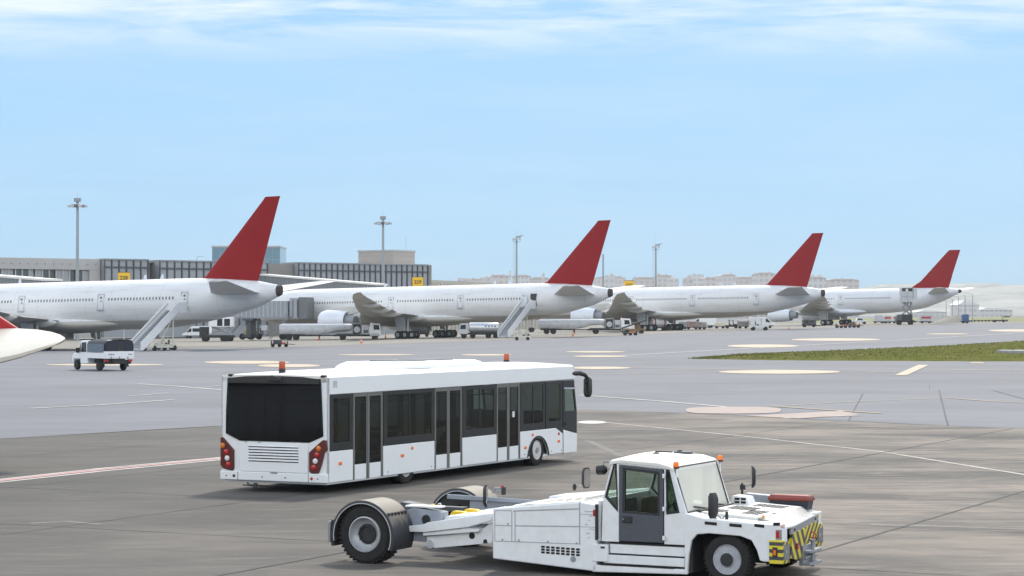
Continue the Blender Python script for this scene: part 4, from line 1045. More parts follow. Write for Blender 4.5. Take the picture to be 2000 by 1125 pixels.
for x, zz, k in ((4.50, 1.845, .2), (4.53, 1.875, .6), (4.7, 1.90, 1), (5.35, 1.865, 1), (5.54, 1.82, .7), (5.60, 1.785, .2)):
    rings.append([(x, -1.75, zz - .055), (x, -1.755, zz - .01), (x, -1.71, zz + .02 * k), (x, -1.3, zz + .045 * k), (x, -.74, zz + .055 * k), (x, -.15, zz + .045 * k), (x, .24, zz + .02 * k), (x, .285, zz - .01), (x, .28, zz - .055)])
rf = MB().loft(rings).build('roof', DUSTY, tug, smooth=45)
MB().tube([(4.9, -.75, 1.94), (4.9, -.75, 1.98), (5.18, -.72, 1.975)], .012).bb(4.86, 4.94, -.8, -.7, 1.92, 1.96).build('aerial', BLACK, rf)
MB().bb(5.02, 5.3, -.28, -.12, 1.90, 1.955).cyl((5.1, -.2, 1.95), (5.1, -.2, 1.98), .04).build('hatch_catch', DGREY, rf, bevel=.01)
lr = MB()
for x in (4.75, 5.25): lr.bb(x, x + .01, -1.2, .1, 1.90, 1.925)
lr.build('hatch_seam', SEAM, rf)
# cab rear wall and windscreen
MB().bb(4.37, 4.40, -1.67, .20, .58, 1.26).build('rear_wall', TW, tug)
rwn = MB().prism([(4.395, 1.27), (4.41, 1.27), (4.565, 1.83), (4.55, 1.83)], 'y', -1.67, .20).build('rear_window', CABGL, tug, smooth=0)
ws = MB().add([(5.585, -1.66, 1.785), (5.585, .18, 1.785), (5.80, .18, 1.095), (5.80, -1.66, 1.095)], [(0, 1, 2, 3)]).build('windscreen', GLAREGL, tug, smooth=0, fix=False)
sl_ = MB()
for p, q in (((5.59, -1.67, 1.79), (5.59, .19, 1.79)), ((5.59, .19, 1.79), (5.808, .19, 1.09)), ((5.808, .19, 1.09), (5.808, -1.67, 1.09)), ((5.808, -1.67, 1.09), (5.59, -1.67, 1.79))): sl_.cyl(p, q, .014, n=8)
sl_.build('seal', BLACK, ws)
MB().tube([(5.84, -.9, 1.10), (5.80, -1.35, 1.16)], .012).tube([(5.84, -.1, 1.10), (5.81, -.6, 1.15)], .012).bb(5.82, 5.90, -1.3, .2, 1.06, 1.10).build('wiper', BLACK, ws)
# interior
MB().bb(4.45, 5.7, -1.66, .19, .58, .62).build('cab_floor', DARK, tug)
MB().bb(5.45, 5.76, -1.62, .17, .62, 1.04).build('dashboard', mat('dash vinyl', (.06, .06, .058), .7), tug, bevel=.03)
se = MB().bb(4.65, 5.05, -1.35, -.9, .62, .92).bb(4.52, 4.65, -1.35, -.9, .9, 1.24).build('driver_seat', mat('grey seat', (.07, .07, .07), .85), tug, bevel=.04)
se = MB().bb(4.65, 5.05, -.55, .05, .62, .92).bb(4.52, 4.65, -.5, .0, .9, 1.2).build('passenger_seat', mat('brown seat', (.11, .085, .06), .85), tug, bevel=.04)
MB().lathe([(.17, -.012), (.19, 0), (.17, .012), (.155, 0), (.17, -.012)], (5.33, -1.1, 1.14), (-.5, 0, 1), 20, caps=False).bb(5.2, 5.46, -1.115, -1.085, 1.12, 1.15).cyl((5.33, -1.1, 1.14), (5.5, -1.1, .95), .02).build('steering_wheel', BLACK, tug)
hc = MB().ico((0, 0, 0), .14, 1.1, 1, .55).prism([(-.02, -.15), (.26, -.10), (.26, .10), (-.02, .15)], 'z', -.05, -.03)
t_ = hc.build('cap', BLACK, None, smooth=60); M_ = Matrix.Translation(TO) @ Matrix.Rotation(TA, 4, 'Z') @ Matrix.Translation((5.20, -.35, 1.485))
t_.matrix_world = M_; tag(t_, 'black peaked cap on the equipment inside the white tug cab', 'cap')
MB().bb(5.08, 5.34, -.52, -.18, .9, 1.43).build('console', mat('grey console', (.15, .15, .14), .6), tug, bevel=.03)
tx = mat('green patterned cloth', (.05, .17, .035), .9, var=1.0, scale=16, dirt=(.42, .45, .38))
MB().loft([[(5.26 + .05 * math.sin(z * 9 + i), -1.0 + .13 * math.cos(2 * PI * i / 8), z) if i % 2 else (5.36, -1.0 + .15 * math.cos(2 * PI * i / 8), z) for i in range(8)] for z in (.95, 1.1, 1.3, 1.5, 1.6)]).build('hanging_cloth', tx, tug, smooth=60)
# beacons, spot lamp, mirrors
def bcn(p, post=None):
    b0 = MB().cyl((p.x, p.y, p.z - .028), (p.x, p.y, p.z), .052, n=18).build('beacon', BLACK, tug)
    MB().lathe([(.046, 0), (.044, .05), (.036, .078), (.005, .08)], (p.x, p.y, p.z), (0, 0, 1), 18).build('lens', mat('bright orange lens', (.95, .20, .01), .25), b0)
    if post: MB().tube(post, .018).build('post', TW, b0)
p = tq(1320, 911.5, 1, -1.66); bcn(p, [(p.x, p.y, p.z - .03), (p.x + .03, p.y - .02, p.z - .16), (p.x - .02, p.y, p.z - .18)])
p = tq(1406, 898, 1, .36); bcn(p, [(p.x, p.y, p.z - .03), (p.x, p.y, p.z - .18), (p.x - .05, p.y - .06, p.z - .21)])
p = tq(1177, 917, 1, -1.45)
sp = MB().ico((p.x, p.y, p.z), .083, 1, 1, 1, 16, 10).cyl((p.x + .02, p.y, p.z), (p.x - .09, p.y, p.z - .01), .083, .078, n=18).build('work_lamp', BLACK, tug, smooth=50)
MB().tube([(p.x + .02, p.y, p.z + .07), (p.x + .02, p.y, p.z + .14), (p.x + .2, p.y - .05, p.z + .12)], .012).tube([(p.x + .06, p.y, p.z), (p.x + .2, p.y - .05, p.z + .04)], .012).build('bracket', MGREY, sp)
def mirror(c, w, h, ang, glass_side, arm, lean=0.0):
    M = Matrix.Translation(c) @ Matrix.Rotation(ang, 4, 'Z') @ Matrix.Rotation(lean, 4, 'Y')
    m_ = MB(); m_.M = M
    sec = lambda x, k: [(x, -w / 2 * k, -h * .36 * k), (x, -w / 2 * k, h * .36 * k), (x, -w * .32 * k, h / 2 * k), (x, w * .32 * k, h / 2 * k), (x, w / 2 * k, h * .36 * k), (x, w / 2 * k, -h * .36 * k), (x, w * .32 * k, -h / 2 * k), (x, -w * .32 * k, -h / 2 * k)]
    m_.loft([sec(.012, 1.0), sec(-.012, 1.0), sec(-.05, .72)])
    o = m_.build('mirror', BLACK, tug, smooth=40)
    gm_ = MB(); gm_.M = M; gm_.loft([sec(.018, .88), sec(.010, .88)]); gm_.build('mirror_glass', MIRR, o, smooth=0)
    MB().tube(arm, .011).build('mirror_arm', MGREY, o)
    return o
# near front mirror seen from its black back, far front mirror edge on, rear pair, small wheel mirror
p = tq(1392, 987, 1, -1.62); q = tq(1419, 1006, 1, -1.55)
mirror(p, .20, .40, R(160), 1, [(p.x + .05, p.y + .02, p.z - .14), (q.x - .08, q.y, q.z - .06), (q.x, q.y, q.z + .02), (q.x, q.y, .96)])
MB().cyl((q.x, q.y, .95), (q.x, q.y, q.z + .06), .03, .022, n=10).build('mirror_foot', BLACK, tug)
p = tq(1469, 931, 1, 1.12); q = tq(1449, 950, 1, 1.1)
mirror(p, .19, .36, R(205), 1, [(p.x, p.y, p.z - .12), (q.x, q.y, q.z - .02)])
MB().cyl((q.x, q.y, 1.10), (q.x, q.y, q.z + .06), .022, n=8).bb(q.x - .03, q.x + .05, q.y - .03, q.y + .03, q.z - .05, q.z + .03).build('mirror_foot', BLACK, tug)
p = tq(1145, 933, 1, .95); q = tq(1140, 957, 1, .95)
mirror(p, .20, .36, R(-12), 1, [(p.x - .02, p.y, p.z - .16), (q.x - .02, q.y, 1.21), (q.x - .15, q.y + .02, 1.24)])
p = tq(1122, 951, 1, .95); MB().ico((p.x, p.y, p.z), .06, .5, 1, 1.1).tube([(p.x, p.y, p.z - .04), (p.x, p.y, 1.18)], .012).build('lamp', BLACK, tug)
p = tq(950, 968, 1, .75)
mirror(p, .19, .40, R(18), 1, [(p.x, p.y, p.z - .18), (p.x + .02, p.y, 1.02)])
p = tq(972, 985, 1, .70)
MB().tube([(p.x - .1, p.y, 1.06), (p.x - .05, p.y, 1.16), (p.x + .05, p.y - .05, 1.10), (p.x + .1, p.y, 1.15)], .02).bb(p.x - .02, p.x + .05, p.y - .04, p.y + .03, 1.08, 1.17).build('hose_coupling', MGREY, tug, bevel=.006)
MB().bb(p.x + .09, p.x + .15, p.y - .04, p.y + .03, 1.04, 1.18).build('rear_lamp', BLACK, tug, bevel=.008)
MB().cyl((p.x + .1, p.y - .02, 1.18), (p.x + .1, p.y - .02, 1.21), .025).build('red_knob', REDL, tug)

# --- front: fenders, hood and nose
arch = [(5.84, .12), (5.865, .44), (5.91, .66), (6.0, .76), (6.2, .785), (6.72, .765), (6.90, .71), (6.99, .56), (7.04, .40), (7.10, .385), (7.29, .39), (7.30, .72), (7.47, .70), (7.47, .94), (7.40, .965), (7.0, .97), (6.1, 1.02), (5.79, 1.09), (5.79, .12)]
fr_ = MB().prism(arch, 'y', YR, YR + .06)
fr_.prism([(5.79, 1.085), (6.1, 1.02), (7.0, .97), (7.40, .965), (7.47, .94), (7.47, .90), (5.79, .98)], 'y', YR + .06, -1.30)
fr_.prism([(7.04, .40), (7.10, .385), (7.29, .39), (7.30, .72), (7.20, .72)], 'y', YR + .06, -1.30)
fr_ = fr_.build('front_fender', TW, tug, bevel=.014)
so_ = MB()
for a, b_ in ((1376, 1399.5), (1424, 1448), (1473, 1492), (1509.5, 1522)):
    yt = 1020.5 if a < 1400 else 1024.3 if a < 1450 else 1025 if a < 1500 else 1023
    p, q = tq(a, yt, 1, YR), tq(b_, yt + (2.2 if a < 1500 else 0), 1, YR)
    so_.prism([(p.x, p.z - .026), (q.x, q.z - .026), (q.x, q.z + .022), (p.x, p.z + .022)], 'y', YR - .004, YR + .03)
so_.build('hand_slot', SLOT, fr_, smooth=0)
HD = mat('dusty hood paint', (0.72, 0.70, 0.66), 0.5, var=0.3, scale=5, dirt=(0.50, 0.47, 0.40))
hp = lambda x: 1.085 - .055 * (x - 5.8)
hd = MB().prism([(5.80, hp(5.8)), (6.85, hp(6.85)), (6.85, .93), (5.80, .96)], 'y', -1.298, .88).build('hood', HD, tug, bevel=.01)
for (x0, x1, ya, yb) in ((5.90, 6.22, -1.15, -.65), (6.02, 6.50, -.50, .10), (6.45, 6.82, -1.0, -.25), (6.20, 6.75, .25, .78)):
    gr = MB(); nx, ny = int((x1 - x0) / .075), int((yb - ya) / .11)
    for i in range(nx):
        for j in range(ny):
            xa = x0 + i * .075; yy = ya + j * .11
            gr.add([(xa, yy, hp(xa) + .004), (xa + .055, yy, hp(xa + .055) + .004), (xa + .055, yy + .09, hp(xa + .055) + .004), (xa, yy + .09, hp(xa) + .004)], [(0, 1, 2, 3)])
    gr.build('hood_grille', SLOT, hd, smooth=0, fix=False)
vb = MB().prism([(5.82, 1.08), (6.16, 1.06), (6.10, 1.20), (5.86, 1.22)], 'y', .24, .58).build('vent_box', TW, tug, bevel=.01)
for k in range(2):
    for j in range(2):
        MB().bb(5.90 + k * .11, 5.985 + k * .11, .232, .25, 1.095 + j * .055, 1.132 + j * .055).build('vent', SLOT, vb, smooth=0)
# left fender with its raised wall
lf = MB().prism([(5.79, .12), (5.86, .44), (5.91, .66), (6.05, .77), (6.75, .765), (6.9, .66), (6.97, .40), (7.06, .40), (7.08, .93), (6.22, .96), (6.2, 1.14), (5.79, 1.16)], 'y', 1.09, YL + .07)
lf.prism([(6.2, .955), (7.08, .93), (7.08, .89), (6.2, .91)], 'y', .90, 1.09)
lf.bb(6.98, 7.07, .92, 1.09, .42, .89)
lf = lf.build('front_fender', TW, tug, bevel=.012)
MB().prism([(5.80, .98), (6.48, .97), (6.48, 1.15), (5.80, 1.19)], 'y', 1.07, 1.088).build('side_board', GREYB, lf)
MB().prism([(5.79, 1.165), (6.50, 1.135), (6.50, 1.155), (5.79, 1.195)], 'y', 1.09, 1.24).build('wall_cap', TW, lf)
# sloping steel tray between the fenders and the chequered nose plate
MB().add([(6.85, -1.30, 1.025), (6.85, .90, 1.025), (nose(.90) - .02, .90, .885), (nose(-1.30) - .02, -1.30, .885), (6.85, -1.30, .99), (6.85, .90, .99), (nose(.90) - .02, .90, .85), (nose(-1.30) - .02, -1.30, .85)],
         [(0, 3, 2, 1), (4, 5, 6, 7), (0, 1, 5, 4), (1, 2, 6, 5), (2, 3, 7, 6), (3, 0, 4, 7)]).build('nose_tray', STEEL, tug, bevel=.006)
nl = MB(); ya, yb = -1.50, 1.02
nl.add([(nose(ya), ya, .80), (nose(yb), yb, .80), (nose(yb), yb, .90), (nose(ya), ya, .90), (nose(ya) - .03, ya, .80), (nose(yb) - .03, yb, .80), (nose(yb) - .03, yb, .90), (nose(ya) - .03, ya, .90)], [(0, 1, 2, 3), (7, 6, 5, 4), (0, 4, 5, 1), (3, 2, 6, 7), (0, 3, 7, 4), (1, 5, 6, 2)])
nl = nl.build('nose_lip', MGREY, tug)
for y in (-1.2, .72): MB().cyl((nose(y), y, .85), (nose(y) + .015, y, .85), .02, n=8).build('bolt', DARK, nl)
def chev(name, slope_c, freq=4.0):
    m = bpy.data.materials.new(name); m.use_nodes = True; n_ = m.node_tree; b_ = n_.nodes['Principled BSDF']; b_.inputs['Roughness'].default_value = .5
    t = n_.nodes.new('ShaderNodeTexCoord'); s_ = n_.nodes.new('ShaderNodeSeparateXYZ'); n_.links.new(t.outputs['Object'], s_.inputs[0])
    a = n_.nodes.new('ShaderNodeMath'); a.operation = 'ADD'; a.inputs[1].default_value = slope_c; n_.links.new(s_.outputs['Y'], a.inputs[0])
    ab = n_.nodes.new('ShaderNodeMath'); ab.operation = 'ABSOLUTE'; n_.links.new(a.outputs[0], ab.inputs[0])
    mu = n_.nodes.new('ShaderNodeMath'); mu.operation = 'MULTIPLY_ADD'; mu.inputs[1].default_value = -.62; n_.links.new(ab.outputs[0], mu.inputs[0]); n_.links.new(s_.outputs['Z'], mu.inputs[2])
    sc = n_.nodes.new('ShaderNodeMath'); sc.operation = 'MULTIPLY'; sc.inputs[1].default_value = freq; n_.links.new(mu.outputs[0], sc.inputs[0])
    fr = n_.nodes.new('ShaderNodeMath'); fr.operation = 'FRACT'; n_.links.new(sc.outputs[0], fr.inputs[0])
    gt = n_.nodes.new('ShaderNodeMath'); gt.operation = 'GREATER_THAN'; gt.inputs[1].default_value = .5; n_.links.new(fr.outputs[0], gt.inputs[0])
    x = n_.nodes.new('ShaderNodeMix'); x.data_type = 'RGBA'; x.inputs[6].default_value = (.055, .058, .062, 1); x.inputs[7].default_value = (.66, .54, .03, 1); n_.links.new(gt.outputs[0], x.inputs[0]); n_.links.new(x.outputs[2], b_.inputs['Base Color'])
    return m
CHEV = chev('hazard stripes', .24)
CHEV2 = chev('small hazard stripes', 3.0, 9.0)
pl = MB(); y2 = [-1.44, .98]
pl.add([(nose(-1.44) + .012, -1.44, .798), (nose(.98) + .012, .98, .798), (nose(.90) - .02, .90, .42), (nose(.25) - .03, .25, .33), (nose(-.75) - .03, -.75, .33), (nose(-1.40) - .02, -1.40, .42)] + [(nose(-1.44) - .03, -1.44, .798), (nose(.98) - .03, .98, .798), (nose(.90) - .06, .90, .42), (nose(.25) - .07, .25, .33), (nose(-.75) - .07, -.75, .33), (nose(-1.40) - .06, -1.40, .42)],
       [(0, 1, 2, 3, 4, 5), (11, 10, 9, 8, 7, 6)] + [(i, 6 + i, 6 + (i + 1) % 6, (i + 1) % 6) for i in range(6)])
pl = pl.build('nose_plate', CHEV, tug, smooth=0)
for y in (-1.62, 1.12):
    x = nose(y) - (.08 if y < 0 else .02)
    lp = MB().bb(x - .20, x + .03, y - .16, y + .16, .36, .73).build('lamp_block', CHEV2, tug, bevel=.012)
    MB().bb(x + .03, x + .045, y - .13, y + .11, .43, .66).bb(x + .045, x + .055, y - .12, y - .10, .42, .67).bb(x + .045, x + .055, y - .02, y, .42, .67).bb(x + .045, x + .055, y + .08, y + .10, .42, .67).build('lamp_guard', STEEL, lp)
    MB().lathe([(.085, 0), (.07, .012), (.01, .018)], (x + .03, y + .0, .545), (1, 0, 0), 16).build('headlight', WHITEL, lp)
    if y < 0:
        MB().bb(x - .14, x - .06, y - .166, y - .155, .46, .62).build('indicator_frame', DARK, lp)
        MB().bb(x - .125, x - .085, y - .172, y - .16, .50, .58).build('indicator', ORANGE, lp)
MB().bb(7.30, 7.40, -1.752, -1.62, .735, .89).build('lamp_recess', MGREY, tug)
MB().bb(7.305, 7.36, -1.762, -1.70, .76, .87).build('rear_lamp', REDL, tug, bevel=.008)
MB().cyl((7.40, -1.74, .955), (7.44, -1.76, .955), .03, n=12).build('side_lamp', mat('pink lens', (.75, .5, .48), .3), tug)
hx = nose(-.15) + .0
ht = MB().bb(hx - .02, hx + .16, -.42, .18, .40, .44).bb(hx - .02, hx + .16, -.42, .18, .20, .24).bb(hx - .02, hx + .05, -.44, .20, .20, .52).cyl((hx + .10, -.12, .16), (hx + .10, -.12, .56), .032, n=12).cyl((hx + .10, -.12, .56), (hx + .10, -.12, .60), .05, n=12).cyl((hx + .06, -.42, .32), (hx + .06, .18, .32), .03)
ht = ht.build('tow_hitch', MGREY, tug, bevel=.005)
rg = MB(); rg.lathe([(.05, -.012), (.062, 0), (.05, .012), (.042, 0), (.05, -.012)], (hx + .10, -.10, .66), (0, 1, .2), 16, caps=False); rg.build('hitch_ring', REDL, ht)
MB().bb(nose(-1.0) + .01, nose(-1.0) + .03, -1.05, -.98, .52, .62).build('red_tag', REDL, tug)
# small things on the fender edge
p = tq(1489, 1014, 2, .99); MB().cyl((p.x, p.y, .96), (p.x, p.y, 1.03), .034, n=14).build('warning_cap', mat('yellow cap', (.60, .45, .10), .5), tug)
MB().cyl((p.x + .01, p.y, 1.03), (p.x + .01, p.y, 1.055), .02, n=10).build('cap_top', ORANGE, tug)
p = tq(1507, 1005, 2, 1.0); MB().bb(p.x - .06, p.x + .05, p.y - .06, p.y + .06, .985, 1.03).tube([(p.x - .05, p.y, 1.02), (p.x - .2, p.y + .1, 1.04)], .014).build('latch_handle', DGREY, tug, bevel=.008)
p = tq(1583, 1004, 1, 1.0); MB().cyl((7.085, 1.0, .87), (7.095, 1.0, .87), .03, n=14).build('yellow_disc', YELLOW, lf)
# wheels
o, rim, hb = wheel_set(tug, 6.49, -1.565, .385, .385, .32, m_rim=mat('pale grey rim', (.40, .41, .44), .5, var=.25, scale=7), dish=-1, holes=8, hubr=.34)
hb.build('hub', DARK, rim, smooth=40)
MB().cyl((6.49 - 6.49 + .285 * .8, -.32 * .24, -.02), (.285 * .8, -.32 * .30, -.02), .02).build('valve', BLACK, rim)
o, rim, hb = wheel_set(tug, 6.46, .92, .385, .385, .32, dish=1); hb.build('hub', DARK, rim)
MB().bb(5.9, 7.0, -1.2, .7, .30, .75).bb(5.85, 5.9, -1.68, 1.08, .15, .9).build('front_axle_box', DARK, tug)
for yy in (-1.52, 1.60):
    s_ = -1 if yy < 0 else 1
    xo = 0.0 if yy < 0 else .25
    wm = MB(); r = .50; w = .46
    wm.lathe([(.30, -w * .44), (.33, -w * .5), (.44, -w * .5), (.485, -w * .42), (.5, -w * .28), (.5, w * .28), (.485, w * .42), (.44, w * .5), (.33, w * .5), (.30, w * .44)], (0, 0, 0), (0, 1, 0), 44, caps=False)
    for k in range(40):
        wm.M = Matrix.Rotation(2 * PI * k / 40, 4, 'Y'); wm.bb(-.018, .018, -w * .47, -w * .06, .47, .504); wm.bb(.02, .056, w * .06, w * .47, .47, .504)
    wm.M = None
    o = wm.build('wheel', TYRE, tug, loc=(xo, yy, .50))
    rim = MB().lathe([(.31, s_ * w * .44), (.30, s_ * w * .52), (.283, s_ * w * .53), (.27, s_ * w * .47), (.262, s_ * .17), (.20, s_ * .125), (.16, s_ * .11), (.16, s_ * .05)], (0, 0, 0), (0, 1, 0), 36, caps=False).build('rim', RIM, o, smooth=50)
    hb = MB().lathe([(.178, s_ * .05), (.172, s_ * .128), (.13, s_ * .15), (.12, s_ * .12), (.004, s_ * .12)], (0, 0, 0), (0, 1, 0), 28)
    for k in range(10):
        a = 2 * PI * k / 10; hb.cyl((.152 * math.cos(a), s_ * .12, .152 * math.sin(a)), (.152 * math.cos(a), s_ * .165, .152 * math.sin(a)), .014, n=6)
    hb.build('hub', DARK, rim, smooth=40)
    a0, a1 = R(-100), R(112)
    yo, yi = (-1.78, -1.05) if s_ < 0 else (2.0, 1.27)
    lo, hi = min(yo, yi), max(yo, yi)
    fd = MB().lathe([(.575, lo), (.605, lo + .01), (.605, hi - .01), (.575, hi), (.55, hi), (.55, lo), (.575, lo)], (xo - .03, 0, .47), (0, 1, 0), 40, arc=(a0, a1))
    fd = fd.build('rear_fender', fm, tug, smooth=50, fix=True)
    MB().lathe([(.548, lo - .004), (.562, lo - .004), (.562, lo + .01), (.548, lo + .01)], (xo - .03, 0, .47), (0, 1, 0), 40, arc=(a0, a1)).build('fender_lip', LGREY, fd)
    if s_ > 0:
        MB().lathe([(.30, lo + .05), (.55, lo + .05)], (xo - .03, 0, .47), (0, 1, 0), 40, arc=(a0, a1)).build('inner_wall', BLACK, fd)
    bo = MB()
    for k in range(6):
        y = yo - s_ * (.06 + .115 * k); a = R(52 if s_ < 0 else 52)
        c = Vector((xo - .03 + .605 * math.sin(a), y, .47 + .605 * math.cos(a))); d = Vector((math.sin(a), 0, math.cos(a)))
        bo.cyl(c, c + d * .012, .035, n=12); bo.cyl(c, c + d * .04, .018, n=8)
    bo.build('bolt', BLACK, fd)
    fl = MB().bb(xo - .66, xo - .60, lo + .05, hi - .05, .28, .72).build('mud_flap', DARK, fd)
    MB().bb(xo - .70, xo - .655, yo if s_ < 0 else yo - .2, yo + .2 if s_ < 0 else yo, .34, .70).build('end_lamp', MGREY, fd, bevel=.01)
    MB().bb(xo - .706, xo - .70, lo + .02, lo + .16, .50, .545).build('reflector', WHITEL, fd)
# lifting arms and the cradle between them
ar = MB().prism([(.40, .36), (.95, .33), (1.10, .40), (1.10, .86), (.55, .92), (.40, .86)], 'y', -1.045, -.78).build('wheel_arm', GREYB, tug, bevel=.015)
MB().bb(.40, 1.05, -1.05, -.80, .925, .955).build('arm_cap', TW, ar, bevel=.006)
MB().prism([(.55, .36), (2.42, .36), (2.42, .88), (.60, .92)], 'y', 1.0, 1.24).prism([(.15, .9), (2.42, .86), (2.42, .93), (.15, .99)], 'y', .96, 1.0).build('wheel_arm', GREYB, tug, bevel=.015)
def sidepx(pts, y):
    return [(v.x, v.z) for v in (tq(a, b_, 1, y) for a, b_ in pts)]
MB().prism(sidepx([(795, 1027), (827, 1024), (835, 1020), (960, 1002), (960, 1016), (915, 1029), (830, 1039), (795, 1038)], -1.20), 'y', -1.20, -1.05).build('upper_beam', TW, tug, bevel=.008)
MB().prism(sidepx([(826, 1040), (915, 1030), (936, 1033), (934, 1038), (870, 1043), (826, 1046)], -1.16), 'y', -1.16, -.95).build('middle_beam', TW, tug, bevel=.006)
lw = MB().prism(sidepx([(833, 1047), (936, 1037), (962, 1018), (962, 1060), (850, 1070), (836, 1064)], -1.08), 'y', -1.08, -.82).build('lower_beam', TW, tug, bevel=.008)
p = tq(841, 1061, 1, -1.08); MB().cyl((p.x, -1.10, p.z), (p.x, -1.07, p.z), .075, n=24).build('pivot_disc', TW, lw); MB().cyl((p.x, -1.108, p.z), (p.x, -1.1, p.z), .062, n=24).build('pivot_cover', LGREY, lw)
p = tq(922, 1046, 1, -1.08); MB().cyl((p.x, -1.085, p.z), (p.x, -1.05, p.z), .055, n=20).build('pivot_hole', SLOT, lw)
p = tq(948, 1057, 1, -1.08); MB().prism([(p.x - .04, p.z - .03), (p.x + .04, p.z - .03), (p.x + .03, p.z + .03), (p.x, p.z + .04), (p.x - .03, p.z + .03)], 'y', -1.085, -1.05).build('drain_hole', SLOT, lw)
MB().bb(1.1, 2.42, -.82, 1.0, .40, .66).prism([(1.1, .66), (2.42, .70), (2.42, .82), (1.9, .86), (1.1, .78)], 'y', -.95, .9).build('cradle_deck', TW, tug, bevel=.01)
MB().prism([(2.05, .15), (2.42, .2), (2.42, .42), (2.0, .42)], 'y', -.9, .8).build('underside_plate', GREYB, tug)
p = tq(810, 990, 1, .05); MB().prism([(p.x - .25, p.z - .10), (p.x + .27, p.z - .12), (p.x + .25, p.z + .04), (p.x - .20, p.z + .10)], 'y', -.1, .2).build('rubber_buffer', DGREY, tug, bevel=.01)
for a, b_, yy in ((900, 1003, -.25), (925, 999, .0)):
    p = tq(a, b_, 1, yy); MB().prism([(p.x - .18, p.z - .01), (p.x - .12, p.z + .05), (p.x + .06, p.z + .045), (p.x + .20, p.z), (p.x + .2, p.z - .06), (p.x - .16, p.z - .06)], 'y', yy - .07, yy + .07).build('wheel_clamp', YELLOW, tug, bevel=.012)
p = tq(845, 1000, 1, -.1); MB().bb(p.x - .12, p.x + .05, -.2, -.05, p.z - .05, p.z + .03).bb(p.x - .15, p.x - .10, .1, .2, p.z + .05, p.z + .12).build('yellow_bracket', YELLOW, tug, bevel=.008)
for a, b_ in ((859, 986), (859, 1001)):
    p = tq(a, b_, 1, -.1); MB().cyl((p.x, -.1, p.z), (p.x, -.12, p.z), .04, n=16).build('target_disc', WHITEL, tug); MB().cyl((p.x, -.12, p.z), (p.x, -.126, p.z), .018, n=12).build('disc_pin', MAROON, tug)
p = tq(830, 998, 1, -.9); MB().lathe([(.045, -.016), (.06, 0), (.045, .016), (.032, 0), (.045, -.016)], (p.x, -.9, p.z - .0), (.3, 1, 0), 18, caps=False).build('lifting_eye', LGREY, tug)
p = tq(835, 1014, 1, -1.0); MB().lathe([(.085, -.05), (.085, .05), (.06, .05), (.06, -.05)], (p.x, -1.0, p.z), (0, 1, 0), 20).cyl((p.x, -1.04, p.z), (p.x, -.96, p.z), .05).build('hose_reel', DARK, tug)
p = tq(885, 992, 1, .5); MB().bb(p.x - .2, p.x + .25, .4, .6, p.z - .06, p.z + .03).build('valve_block', DGREY, tug, bevel=.01)
hs = MB()
for k in (0, 1):
    p = tq(850 + k * 14, 1012 - k * 2 + random.uniform(-3, 3), 1, -.75); q = tq(862 + k * 14, 1009 - k * 2 + random.uniform(-3, 3), 1, -.55); hs.tube([p, (p + q) / 2 + Vector((0, 0, .05)), q], .014)
hs.build('hydraulic_hose', DARK, tug)
for k in range(5):
    p = tq(868 + k * 17, 1010 - k * 2, 1, -.6); MB().bb(p.x - .05, p.x + .06, -.66, -.5, p.z - .05, p.z + .02).build('deck_fitting', LGREY if k % 2 else TW, tug, bevel=.008)
# equipment box on the far fender
P = Matrix.Translation(TO) @ Matrix.Rotation(TA, 4, 'Z') @ Vector((6.59, 1.10, .955))
tb = thing('equipment_box', 'dark plastic box with red lid on the tug nose', 'box', P, TA)
MB().loft([[(-.32, -.13, 0), (.32, -.13, 0), (.32, .13, 0), (-.32, .13, 0)], [(-.34, -.15, .15), (.34, -.15, .15), (.34, .15, .15), (-.34, .15, .15)]]).build('body', mat('dark plastic', (.04, .045, .06), .55, var=.2), tb, bevel=.012)
MB().loft([[(-.36, -.17, .15), (.36, -.17, .15), (.36, .17, .15), (-.36, .17, .15)], [(-.36, -.17, .19), (.36, -.17, .19), (.36, .17, .19), (-.36, .17, .19)], [(-.33, -.11, .245), (.33, -.11, .245), (.33, .11, .245), (-.33, .11, .245)]]).build('lid', REDBOX, tb, bevel=.012)
# ------------------------------------------------------------------ terminal
CONCW = mat('pale terminal cladding', (0.44, 0.43, 0.42), 0.7, var=0.12, scale=0.2)
BROWNW = mat('taupe terminal cladding', (0.26, 0.245, 0.225), 0.7, var=0.12, scale=0.3)
FIN = mat('dark facade fin', (0.075, 0.075, 0.08), 0.5)
TGL = mat('milky facade glass', (0.33, 0.345, 0.37), 0.3, var=0.15, scale=0.15)
TGL2 = mat('dark terminal glass', (0.10, 0.11, 0.115), 0.12, var=0.3, scale=0.3)
ROOFW = mat('white roof sheet', (0.74, 0.72, 0.68), 0.5, var=0.1)
CORR = mat('corrugated bridge grey', (0.29, 0.31, 0.335), 0.45, var=0.12, scale=1)
FA, FB = Vector((-101.0, 440.0)), Vector((-19.7, 504.0))
FD = (FB - FA).normalized(); FANG = math.atan2(FD.y, FD.x)
def fx(px):                                   # distance along the facade of a photo column
    k = (px - 1000) / FPX
    return (k * FA.y - FA.x) / (FD.x - k * FD.y)
GZ = g(-60, 470)
term = thing('terminal_building', 'long grey terminal with dark finned glass bays and pale left wing', 'terminal', (FA.x, FA.y, GZ), FANG)
zt = 15.8 - GZ
MB().bb(fx(-330), fx(196), 0, 26, 13.5 - GZ, zt).bb(fx(-330), fx(196), 0, 26, 0, 7.2).bb(fx(-330), fx(196), 2.2, 26, 7.2, 13.5 - GZ).bb(fx(175), fx(196), 0, 2.2, 7.2, 13.5 - GZ).build('pale_wall', CONCW, term, bevel=.05)
wl = fx(-60)
